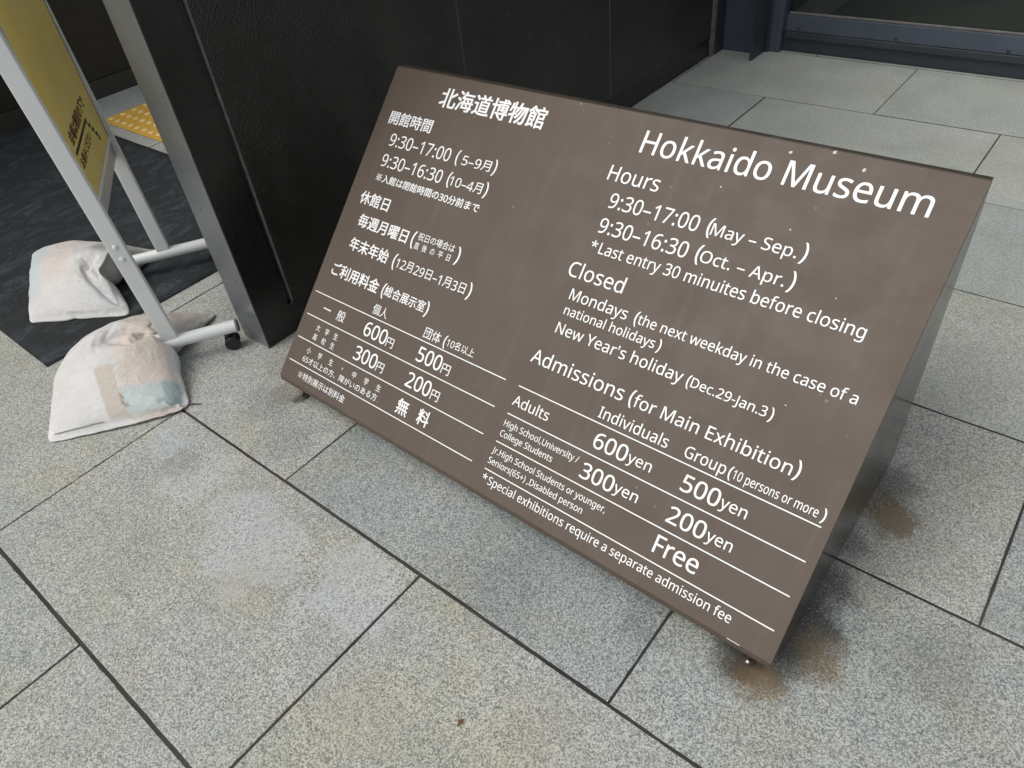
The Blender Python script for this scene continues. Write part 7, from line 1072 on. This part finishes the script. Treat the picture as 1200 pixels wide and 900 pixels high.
    [178,-162,24,172,-160,35,166,-159,45,158,-155,51,150,-151,57,141,-147,62,132,-144,69,124,-139,74,115,-135,78,106,-131,83,98,-127,89,89,-122,92,80,-118,97,71,-114,101,62,-109,104,53,-105,108,44,-100,112,35,-95,114,26,-90,117,17,-85,120,8,-80,121,0,-75,122,-9,-69,124,-18,-64,125,-27,-58,125,-36,-53,126,-44,-47,126,-53,-42,126,-62,-36,126,-70,-30,125,-79,-24,124,-87,-18,123,-95,-13,121,-104,-7,119,-112,-1,117,-120,5,115,-128,11,113,-137,17,111,-145,23,108,-153,28,106,-161,34,103,-170,40,101,-178,46,98,-186,52,96,-194,58,93,-202,64,90,-210,70,87,-218,75,85,-226,81,81,-234,87,78,-242,93,77,-250,99,74,-248,95,63,-246,91,52,-246,87,40],
    [185,-155,24,181,-155,36,175,-153,46,166,-149,52,158,-145,58,150,-142,64,141,-138,70,132,-133,75,124,-130,81,115,-125,86,107,-121,90,98,-117,95,89,-113,100,80,-108,103,71,-103,107,63,-98,110,54,-94,115,45,-89,118,36,-84,121,27,-79,123,18,-74,125,9,-69,127,1,-63,128,-8,-58,129,-17,-52,129,-26,-46,130,-34,-41,130,-43,-35,130,-51,-29,128,-60,-23,128,-68,-17,127,-76,-11,125,-85,-5,124,-93,1,122,-101,6,119,-109,12,118,-117,18,115,-125,24,113,-134,30,111,-142,36,107,-150,42,105,-158,48,103,-166,54,100,-174,60,96,-182,66,94,-190,72,91,-198,77,87,-206,83,85,-214,89,81,-222,95,78,-230,101,76,-238,107,72,-240,106,60,-238,102,50,-238,99,38],
    [191,-148,25,190,-150,37,183,-147,46,175,-143,53,167,-139,59,158,-135,65,150,-132,72,141,-127,76,133,-123,83,125,-119,88,116,-115,93,107,-111,97,99,-106,103,90,-102,105,81,-97,110,72,-93,114,63,-88,117,55,-83,122,46,-78,124,37,-73,127,28,-68,129,19,-62,131,11,-57,132,2,-51,133,-7,-46,133,-15,-40,134,-24,-34,133,-32,-28,133,-41,-22,132,-49,-16,131,-57,-10,130,-66,-4,128,-74,2,126,-82,8,124,-90,14,122,-98,20,120,-106,26,117,-114,32,115,-122,38,113,-130,44,109,-138,50,106,-146,56,104,-154,62,101,-162,68,98,-170,74,95,-178,79,91,-186,86,89,-194,91,84,-202,97,82,-209,103,79,-217,109,76,-225,115,71,-229,115,59,-229,113,47,-228,109,36],
    [196,-141,27,198,-144,38,191,-141,46,183,-137,53,175,-133,59,167,-129,66,159,-126,73,150,-121,78,142,-118,84,133,-113,89,125,-109,94,116,-105,100,108,-100,105,99,-96,109,90,-91,112,82,-86,117,73,-82,121,64,-77,125,56,-72,127,47,-67,130,38,-62,133,29,-56,134,21,-50,135,12,-45,137,4,-39,137,-5,-33,137,-13,-27,136,-22,-21,136,-30,-15,134,-38,-9,134,-47,-3,132,-55,3,131,-63,9,129,-71,15,126,-79,21,124,-87,27,122,-95,33,119,-103,39,117,-111,45,113,-119,51,111,-126,57,108,-134,63,105,-142,69,102,-150,75,99,-158,81,96,-166,87,92,-174,93,89,-181,99,85,-189,105,81,-197,111,79,-205,117,75,-212,123,69,-217,124,58,-218,122,46,-217,118,34],
    [206,-137,25,206,-138,38,199,-134,46,191,-131,54,183,-127,60,175,-123,67,167,-119,73,159,-115,80,151,-111,85,143,-107,92,134,-103,97,126,-99,102,117,-94,106,109,-90,112,100,-85,116,91,-80,120,83,-76,125,74,-71,128,65,-66,131,57,-61,134,48,-55,136,39,-50,138,31,-44,140,22,-39,141,14,-33,140,5,-27,141,-3,-21,140,-11,-15,138,-20,-9,138,-28,-2,136,-36,4,135,-44,10,134,-52,16,131,-60,22,128,-68,28,125,-76,34,124,-84,40,121,-91,47,118,-99,53,115,-107,59,112,-115,65,109,-123,71,106,-130,77,103,-138,83,100,-146,89,96,-154,95,92,-161,101,89,-169,107,85,-177,113,82,-184,119,77,-192,125,73,-199,131,68,-204,132,57,-206,131,45,-206,128,33],
    [215,-131,25,213,-131,37,207,-128,46,199,-125,53,192,-121,61,184,-117,68,176,-113,74,167,-109,80,159,-105,86,151,-101,93,143,-97,98,134,-92,103,126,-88,108,118,-84,114,110,-79,119,101,-75,124,93,-70,128,84,-65,132,75,-60,135,67,-54,137,58,-49,140,49,-43,141,41,-38,143,32,-32,143,24,-26,144,16,-20,144,7,-14,144,-1,-8,142,-9,-2,140,-17,4,140,-25,11,138,-33,17,136,-41,23,133,-49,29,131,-57,35,128,-65,42,126,-72,48,122,-80,54,119,-88,60,116,-95,66,113,-103,73,110,-111,79,106,-119,85,103,-126,91,99,-134,97,95,-142,103,93,-149,109,89,-157,115,84,-164,121,81,-172,127,76,-179,133,72,-187,138,66,-192,141,56,-194,140,44,-195,138,32],
    [222,-125,25,221,-125,37,214,-122,46,207,-118,53,200,-115,61,192,-111,68,184,-107,74,176,-103,81,168,-99,88,160,-94,93,152,-90,99,144,-86,105,136,-82,111,127,-78,117,119,-73,122,111,-68,126,102,-63,129,94,-59,135,85,-54,138,76,-48,140,68,-43,143,59,-37,145,51,-32,146,42,-26,148,34,-20,149,26,-14,148,17,-8,147,9,-1,146,1,5,144,-7,11,143,-14,18,140,-22,24,138,-30,30,135,-38,36,132,-45,43,129,-53,49,126,-61,55,124,-68,61,119,-76,68,117,-84,74,114,-91,80,111,-99,86,107,-106,92,103,-114,99,100,-122,105,96,-129,111,92,-137,117,88,-144,123,83,-152,129,80,-159,135,74,-167,141,70,-174,146,64,-179,149,54,-182,149,43,-183,147,30],
    [230,-119,24,228,-118,36,222,-116,45,215,-112,53,208,-108,61,200,-104,68,192,-100,75,185,-96,82,177,-92,89,169,-88,94,161,-84,101,153,-80,106,145,-75,112,136,-71,118,128,-67,123,120,-62,127,112,-58,133,103,-53,137,95,-47,140,86,-42,143,78,-37,146,69,-31,148,61,-25,151,52,-19,152,44,-14,152,36,-7,151,28,-1,150,20,5,148,12,12,147,4,18,144,-3,25,142,-11,31,139,-19,37,137,-26,44,133,-34,50,131,-42,56,127,-49,63,124,-57,69,121,-64,75,117,-72,81,114,-80,88,111,-87,94,107,-95,100,103,-102,106,99,-110,112,95,-117,118,91,-124,125,87,-132,131,83,-139,137,79,-146,143,73,-154,149,69,-161,154,62,-167,157,53,-170,158,41,-171,156,29],
    [238,-113,24,236,-112,35,230,-109,45,222,-105,53,216,-102,61,208,-98,68,201,-94,76,193,-90,83,185,-86,89,178,-82,96,170,-78,102,162,-74,108,154,-69,115,146,-65,120,137,-60,124,130,-56,131,121,-51,136,113,-46,139,105,-41,143,96,-36,147,88,-30,150,79,-25,152,71,-19,154,63,-13,155,54,-7,156,46,-1,155,38,6,153,31,12,151,23,19,149,15,25,146,8,32,143,0,38,140,-8,44,137,-15,51,135,-23,57,131,-30,63,127,-38,70,125,-45,76,121,-53,82,118,-60,89,114,-68,95,111,-75,101,106,-83,108,103,-90,114,99,-97,120,94,-105,126,91,-112,132,87,-119,138,81,-127,144,77,-134,150,72,-141,156,67,-148,161,60,-154,165,51,-158,167,40,-159,166,28],
    [246,-107,23,243,-106,35,237,-103,45,230,-99,53,224,-96,61,216,-91,68,209,-88,76,201,-84,82,194,-80,90,186,-76,96,179,-71,103,171,-67,109,163,-63,115,155,-58,121,147,-54,127,138,-49,128,130,-44,134,122,-39,137,114,-34,142,106,-29,147,97,-23,150,89,-18,153,81,-12,151,73,-6,153,65,-1,158,57,6,156,49,12,154,41,19,153,34,25,150,26,32,148,19,38,145,11,45,142,3,51,139,-4,58,136,-11,64,132,-19,71,129,-26,77,125,-34,83,121,-41,90,118,-48,96,114,-56,103,111,-63,109,106,-70,115,102,-78,121,98,-85,128,94,-92,134,89,-100,140,85,-107,146,80,-114,152,76,-121,158,70,-128,164,65,-135,169,58,-141,173,50,-146,175,39,-148,175,27],
    [254,-101,23,251,-99,34,245,-96,44,238,-93,53,232,-89,61,225,-85,69,217,-81,76,210,-77,83,203,-73,91,195,-69,97,187,-65,104,180,-60,110,172,-56,116,163,-51,120,153,-48,120,147,-42,127,139,-37,131,130,-32,135,122,-27,139,114,-21,143,104,-17,142,99,-11,149,91,-6,154,83,0,158,75,6,160,67,13,159,60,19,157,52,26,154,44,32,152,37,39,149,30,45,145,22,52,142,15,58,139,8,65,135,0,71,132,-7,78,128,-15,84,125,-22,91,121,-29,97,118,-36,103,113,-44,110,110,-51,116,106,-58,123,102,-65,129,97,-73,135,93,-80,141,88,-87,148,84,-94,154,79,-101,160,74,-108,166,69,-115,171,63,-122,177,56,-129,181,48,-133,184,38,-136,184,26],
    [261,-95,22,258,-93,34,252,-90,43,246,-86,52,240,-83,61,232,-79,68,225,-75,76,218,-71,83,211,-66,90,202,-62,96,195,-58,102,187,-53,109,179,-49,112,170,-44,115,160,-40,117,151,-36,119,140,-35,119,132,-30,123,124,-24,127,121,-16,134,113,-10,139,106,-4,143,97,0,145,93,6,154,86,12,158,78,19,158,71,26,157,63,33,157,55,39,153,48,46,150,41,52,147,33,59,143,26,65,140,19,72,136,12,78,133,4,85,128,-3,91,125,-10,98,120,-17,104,117,-24,111,112,-32,117,109,-39,123,104,-46,130,100,-53,136,95,-60,142,91,-67,148,86,-75,155,82,-82,161,77,-89,167,72,-96,173,67,-103,179,61,-109,185,54,-116,189,46,-121,192,37,-124,193,25],
    [268,-88,21,265,-86,33,260,-83,43,254,-80,52,247,-76,60,241,-72,68,233,-68,76,226,-64,83,218,-60,89,210,-55,95,202,-50,100,192,-47,100,183,-43,104,173,-39,105,163,-38,105,153,-35,106,144,-31,109,137,-24,113,132,-18,121,124,-11,124,120,-5,130,110,0,132,107,6,141,102,13,149,97,19,155,89,26,157,81,32,155,74,39,156,67,46,154,59,52,150,52,59,147,45,66,143,38,72,139,31,79,135,23,85,131,16,92,127,9,98,124,2,105,120,-5,111,116,-12,118,112,-20,124,108,-27,131,103,-34,137,99,-41,143,94,-48,150,90,-55,156,85,-62,162,80,-69,168,75,-76,175,70,-83,181,65,-90,186,59,-96,192,52,-103,197,45,-108,201,35,-112,202,24],
    [276,-82,21,272,-80,32,267,-77,42,261,-73,51,255,-70,60,248,-65,67,241,-61,75,233,-57,81,225,-52,86,216,-48,90,207,-44,93,197,-41,93,187,-40,93,177,-37,94,167,-33,96,160,-28,103,155,-25,112,147,-19,116,140,-12,114,132,-5,116,124,0,120,120,7,127,115,13,135,109,19,141,107,25,151,100,32,155,92,38,158,85,46,156,78,52,153,71,59,150,63,66,147,56,72,143,49,79,139,42,86,135,35,92,131,28,99,127,21,105,123,14,112,118,7,118,115,0,125,110,-8,131,106,-14,138,101,-22,144,97,-29,151,93,-35,157,88,-42,163,82,-49,169,77,-56,176,73,-63,182,67,-70,187,61,-77,194,57,-84,200,50,-90,205,43,-95,209,34,-99,210,22],
    [283,-75,20,280,-73,31,275,-70,42,269,-67,51,263,-63,60,256,-59,67,248,-54,73,240,-50,77,231,-45,81,221,-42,82,211,-39,83,200,-38,82,191,-34,84,183,-30,91,178,-30,101,172,-26,109,165,-20,115,158,-14,119,150,-7,120,142,0,121,134,6,123,127,13,121,122,20,128,120,25,138,116,32,146,108,38,148,104,44,156,96,51,153,89,59,152,82,65,149,75,72,146,68,79,142,61,86,138,54,92,133,47,99,130,40,105,125,33,112,122,26,119,118,19,125,113,12,132,109,5,138,105,-2,145,100,-9,151,95,-16,157,89,-23,164,85,-30,170,80,-37,177,75,-44,183,70,-50,188,63,-57,194,57,-64,201,54,-71,207,48,-77,213,41,-83,217,32,-86,219,21],
    [290,-69,19,287,-67,31,282,-64,41,277,-60,50,270,-56,59,262,-52,64,253,-48,67,244,-43,71,235,-40,73,224,-38,72,215,-35,73,207,-31,78,201,-29,88,195,-30,98,189,-26,107,182,-20,111,174,-13,113,166,-7,113,157,-2,111,149,4,111,145,11,117,139,14,127,135,22,133,130,31,135,125,38,140,121,43,150,115,51,154,108,58,152,101,65,149,93,72,147,86,79,143,79,86,141,72,92,137,65,99,133,58,106,129,51,112,124,44,119,120,38,125,115,31,132,111,24,138,106,17,145,102,10,151,97,3,158,92,-4,164,87,-10,170,81,-17,177,77,-24,183,72,-31,189,65,-37,194,58,-44,201,54,-51,208,49,-57,215,45,-64,220,39,-70,225,30,-74,227,19],
    [297,-62,18,294,-60,30,290,-57,40,284,-54,49,276,-49,56,267,-46,57,258,-41,62,248,-38,62,238,-36,62,229,-31,66,223,-29,75,218,-30,85,212,-29,95,206,-27,104,199,-20,108,191,-14,108,182,-8,105,174,-2,105,166,4,107,161,3,118,155,8,126,152,15,133,147,24,137,142,32,142,138,40,146,132,48,150,126,56,151,119,64,150,112,71,147,105,78,143,98,85,142,91,92,139,84,99,135,77,105,130,70,112,126,63,119,122,57,126,118,50,132,114,43,139,109,36,145,104,29,152,99,22,158,94,16,165,90,9,171,84,2,177,78,-5,184,73,-11,190,68,-18,195,61,-24,200,54,-31,208,50,-38,215,46,-44,222,42,-51,228,36,-57,233,28,-61,235,18],
    [304,-56,18,301,-54,29,297,-51,39,290,-47,47,282,-42,51,272,-39,52,262,-37,52,252,-33,54,245,-29,61,240,-28,71,235,-28,82,228,-27,91,222,-25,100,215,-21,107,208,-15,102,200,-8,102,192,-2,103,184,5,104,178,4,114,173,3,124,168,11,129,163,20,128,157,29,131,152,37,134,147,45,138,143,53,144,137,62,146,130,69,146,124,77,144,116,84,141,109,91,141,103,99,138,96,105,134,89,112,129,82,119,125,75,125,120,69,132,115,62,138,110,55,145,105,48,151,99,42,158,95,35,164,89,28,171,85,21,177,80,15,184,75,8,190,69,1,196,63,-5,202,58,-11,207,50,-18,213,45,-25,221,42,-31,228,37,-38,235,34,-44,241,27,-48,243,16],
    [311,-49,17,308,-47,28,304,-44,38,295,-40,42,286,-36,45,276,-34,43,268,-30,48,261,-27,57,256,-26,67,250,-25,77,243,-22,85,236,-20,94,229,-17,100,224,-15,111,214,-12,113,204,-9,115,195,-5,116,186,0,116,188,10,119,185,6,130,180,15,131,175,23,133,170,32,135,165,41,136,159,50,137,154,58,138,148,67,140,142,75,141,135,83,141,128,90,140,121,98,139,114,104,135,108,111,130,101,118,125,94,124,120,87,131,116,81,137,111,74,144,106,67,151,101,61,157,96,54,164,90,47,170,84,41,177,81,34,184,76,27,190,71,21,197,66,14,203,60,8,209,54,1,215,47,-5,220,40,-11,227,37,-18,235,34,-25,242,31,-31,249,25,-35,252,14],
    [318,-43,16,315,-41,27,310,-37,36,300,-33,38,290,-31,36,283,-27,42,277,-25,52,271,-23,61,264,-20,70,257,-17,78,250,-15,86,243,-12,94,236,-9,102,229,-6,110,220,-4,116,211,-2,121,201,0,125,194,6,123,186,5,130,183,3,118,179,13,119,176,22,121,170,31,123,164,39,124,158,47,126,151,54,128,144,61,131,137,68,135,133,77,131,126,84,131,122,93,128,123,103,123,117,111,119,111,118,115,105,126,111,99,133,107,92,140,102,86,147,98,79,155,94,73,162,89,66,169,85,60,176,80,53,182,76,47,189,71,40,196,66,34,203,61,27,209,56,20,215,50,14,222,44,7,227,38,1,233,31,-5,241,29,-11,249,27,-18,256,22,-23,260,13],
    [325,-36,15,321,-33,26,314,-29,33,305,-28,29,298,-25,38,291,-21,46,284,-18,54,277,-15,61,269,-12,69,262,-9,76,254,-6,84,247,-4,91,239,-1,98,231,2,105,221,2,107,211,1,110,204,-5,113,194,-5,116,185,-3,119,175,0,122,173,8,114,170,14,123,164,22,123,158,30,126,153,39,123,146,46,125,140,54,126,133,61,129,128,70,126,125,79,120,124,88,116,124,98,111,124,108,107,119,116,103,113,124,99,108,132,95,102,140,91,96,148,87,90,155,83,83,163,79,77,170,74,71,177,70,64,183,65,58,191,61,51,197,56,46,206,53,40,213,49,33,220,44,27,227,39,21,234,33,14,240,28,8,247,22,2,255,22,-4,263,20,-10,268,11],
    [332,-30,14,327,-26,24,319,-22,29,309,-20,28,300,-17,33,292,-15,39,284,-12,46,276,-9,53,269,-6,61,261,-4,68,255,0,76,247,3,83,238,4,89,230,6,95,222,0,95,212,-3,97,205,1,104,195,-2,104,186,-3,107,176,-4,110,170,-2,119,164,6,124,158,15,125,152,23,125,148,31,119,141,38,122,135,46,122,131,55,119,130,65,114,132,74,109,131,84,104,129,93,99,127,103,95,124,112,91,119,121,87,115,129,83,109,138,79,104,146,75,98,153,71,92,161,67,86,169,63,81,177,59,74,184,54,69,193,51,63,200,46,58,208,44,52,216,40,45,222,34,39,230,29,33,237,25,27,245,21,21,253,19,15,261,17,9,270,17,3,276,10],
    [339,-23,14,331,-19,18,322,-16,23,313,-12,27,305,-9,33,296,-7,38,287,-4,44,279,-1,49,270,1,55,262,3,61,253,5,67,245,6,73,236,8,79,228,10,85,221,8,93,214,6,101,205,6,95,196,6,100,187,6,105,178,5,110,168,5,112,159,2,116,160,12,112,153,19,112,143,23,115,137,31,115,133,40,112,131,50,108,134,59,102,133,69,97,131,78,93,130,88,88,129,98,83,127,107,79,124,116,75,119,125,71,115,134,67,110,143,63,106,151,59,101,160,55,96,169,51,91,177,48,85,186,44,80,194,41,75,203,38,69,211,34,64,219,31,58,228,28,52,236,25,46,244,23,40,252,20,34,260,17,29,268,14,22,276,12,16,284,9],
]

def sandbag(rows, origin, mat, seed, label, pull=None):
    root = empty("sandbag", (origin[0], origin[1], 0))
    tag(root, label, "sandbag")
    n, m = len(rows), len(rows[0]) // 3
    P = [[Vector((r[3 * j] / 1000, r[3 * j + 1] / 1000, max(0.0065, r[3 * j + 2] / 1000))) for j in range(m)] for r in rows]
    bm = bmesh.new()
    uvl = bm.loops.layers.uv.new("UVMap")
    nrm = [[None] * m for _ in range(n)]
    for i in range(n):
        for j in range(m):
            du = P[min(i + 1, n - 1)][j] - P[max(i - 1, 0)][j]
            dv = P[i][min(j + 1, m - 1)] - P[i][max(j - 1, 0)]
            k = du.cross(dv)
            nrm[i][j] = k.normalized() if k.length > 1e-9 else Vector((0, 0, 1))
    if pull is not None:
        for i in range(n):
            for j in range(m):
                s, t = i / (n - 1), j / (m - 1)
                P[i][j] = P[i][j] + Vector(pull) * (math.exp(-((t - 0.5) / 0.13) ** 2) * s * s)
    V = {}
    for i in range(n):
        for j in range(m):
            s, t = i / (n - 1), j / (m - 1)
            w = noise.noise(Vector((s * 9 + seed, t * 4 + s * 2, 3))) * 0.0022
            w += noise.noise(Vector((s * 4 - seed, t * 15 + s * 5, 9))) * 0.0018
            w += abs(noise.noise(Vector((s * 7 + t * 5 + seed, t * 7 - s * 3, 5)))) * -0.0035
            e = min(1, min(s, 1 - s) * 9, min(t, 1 - t) * 12)
            q = P[i][j] + nrm[i][j] * w * e
            q.z = max(q.z, 0.005)
            V[i, j] = bm.verts.new(q)
    uv = {}
    for i in range(n - 1):
        for j in range(m - 1):
            f = bm.faces.new((V[i, j], V[i + 1, j], V[i + 1, j + 1], V[i, j + 1]))
            for lp, (a, b) in zip(f.loops, ((i, j), (i + 1, j), (i + 1, j + 1), (i, j + 1))):
                lp[uvl].uv = (a / (n - 1), b / (m - 1))
    ring = [(i, 0) for i in range(n)] + [(n - 1, j) for j in range(1, m)] + [(i, m - 1) for i in range(n - 2, -1, -1)] + [(0, j) for j in range(m - 2, 0, -1)]
    R = len(ring)
    hem, low = [], []
    for a in range(R):
        c = V[ring[a]].co
        d = V[ring[(a + 1) % R]].co - V[ring[a - 1]].co
        o = Vector((d.y, -d.x, 0))
        o = o.normalized() if o.length > 1e-9 else Vector((0, 0, 0))
        k = 0.011 + 0.004 * noise.noise(Vector((a * 0.21, seed, 0)))
        z = max(0.0035, c.z * 0.75 - 0.002 + 0.003 * noise.noise(Vector((a * 0.33, seed, 4))))
        hem.append(bm.verts.new((c.x + o.x * k, c.y + o.y * k, z)))
        low.append(bm.verts.new((c.x + o.x * k * 0.9, c.y + o.y * k * 0.9, 0.0018)))
    cl = bm.verts.new((0, 0, 0.0016))
    for a in range(R):
        b = (a + 1) % R
        for quad, ks in (((hem[a], hem[b], V[ring[b]], V[ring[a]]), None), ((low[a], low[b], hem[b], hem[a]), None), ((cl, low[b], low[a]), None)):
            f = bm.faces.new(quad)
            for q, lp in enumerate(f.loops):
                kk = ring[a] if q in (0, 3) else ring[b]
                lp[uvl].uv = (kk[0] / (n - 1), kk[1] / (m - 1))
    o = obj("sack", bm, mat, root, smooth=True)
    sm = o.modifiers.new("smooth", 'SUBSURF'); sm.levels = 1; sm.render_levels = 2
    return root, P
b1, P1 = sandbag(BAG_FRONT, (-2.18, 0.53), MAT["bag_front"], 3.1, "dirty white sandbag draped over the near easel foot, beige patch at its hem", (0.034, 0.048, 0.004))
sb = bmesh.new()
sl = [P1[i][1] + Vector((0, 0, 0.0030)) for i in range(1, 15)]
for a, b in zip(sl, sl[1:]):
    add_tube(sb, a, b, 0.0010, 6, cap=False)
obj("stitching", sb, MAT["seam_thread"], b1)
b2, P2 = sandbag(BAG_REAR, (-2.85, 0.73), MAT["bag_rear"], 8.4, "white sandbag with pale blue edge lying on the dark mat")

# ---------------------------------------------------------------- small litter on the paving
tw = bmesh.new()
pts = [(-1.905, 0.526, 0.003), (-1.885, 0.548, 0.004), (-1.862, 0.572, 0.003), (-1.845, 0.580, 0.003)]
for a, b in zip(pts, pts[1:]):
    add_tube(tw, a, b, 0.0022, 8)
tag(obj("twig", tw, MAT["debris"]), "short dark twig on the paving beside the near sandbag", "twig")
lf = bmesh.new()
vs = [lf.verts.new(p) for p in ((0, -0.008, 0.001), (0.005, -0.002, 0.004), (0.003, 0.007, 0.002), (-0.001, 0.010, 0.001), (-0.004, 0.001, 0.003))]
lf.faces.new(vs)
r_ = bmesh.ops.extrude_face_region(lf, geom=lf.faces[:])
bmesh.ops.translate(lf, verts=[v for v in r_["geom"] if isinstance(v, bmesh.types.BMVert)], vec=(0, 0, 0.0012))
lfo = obj("leaf_scrap", lf, m_plain("brown_leaf", (0.16, 0.07, 0.03), 0.8))
lfo.location = (-0.576, 0.337, 0)
tag(lfo, "tiny brown leaf scrap alone on the front paving slab", "leaf")
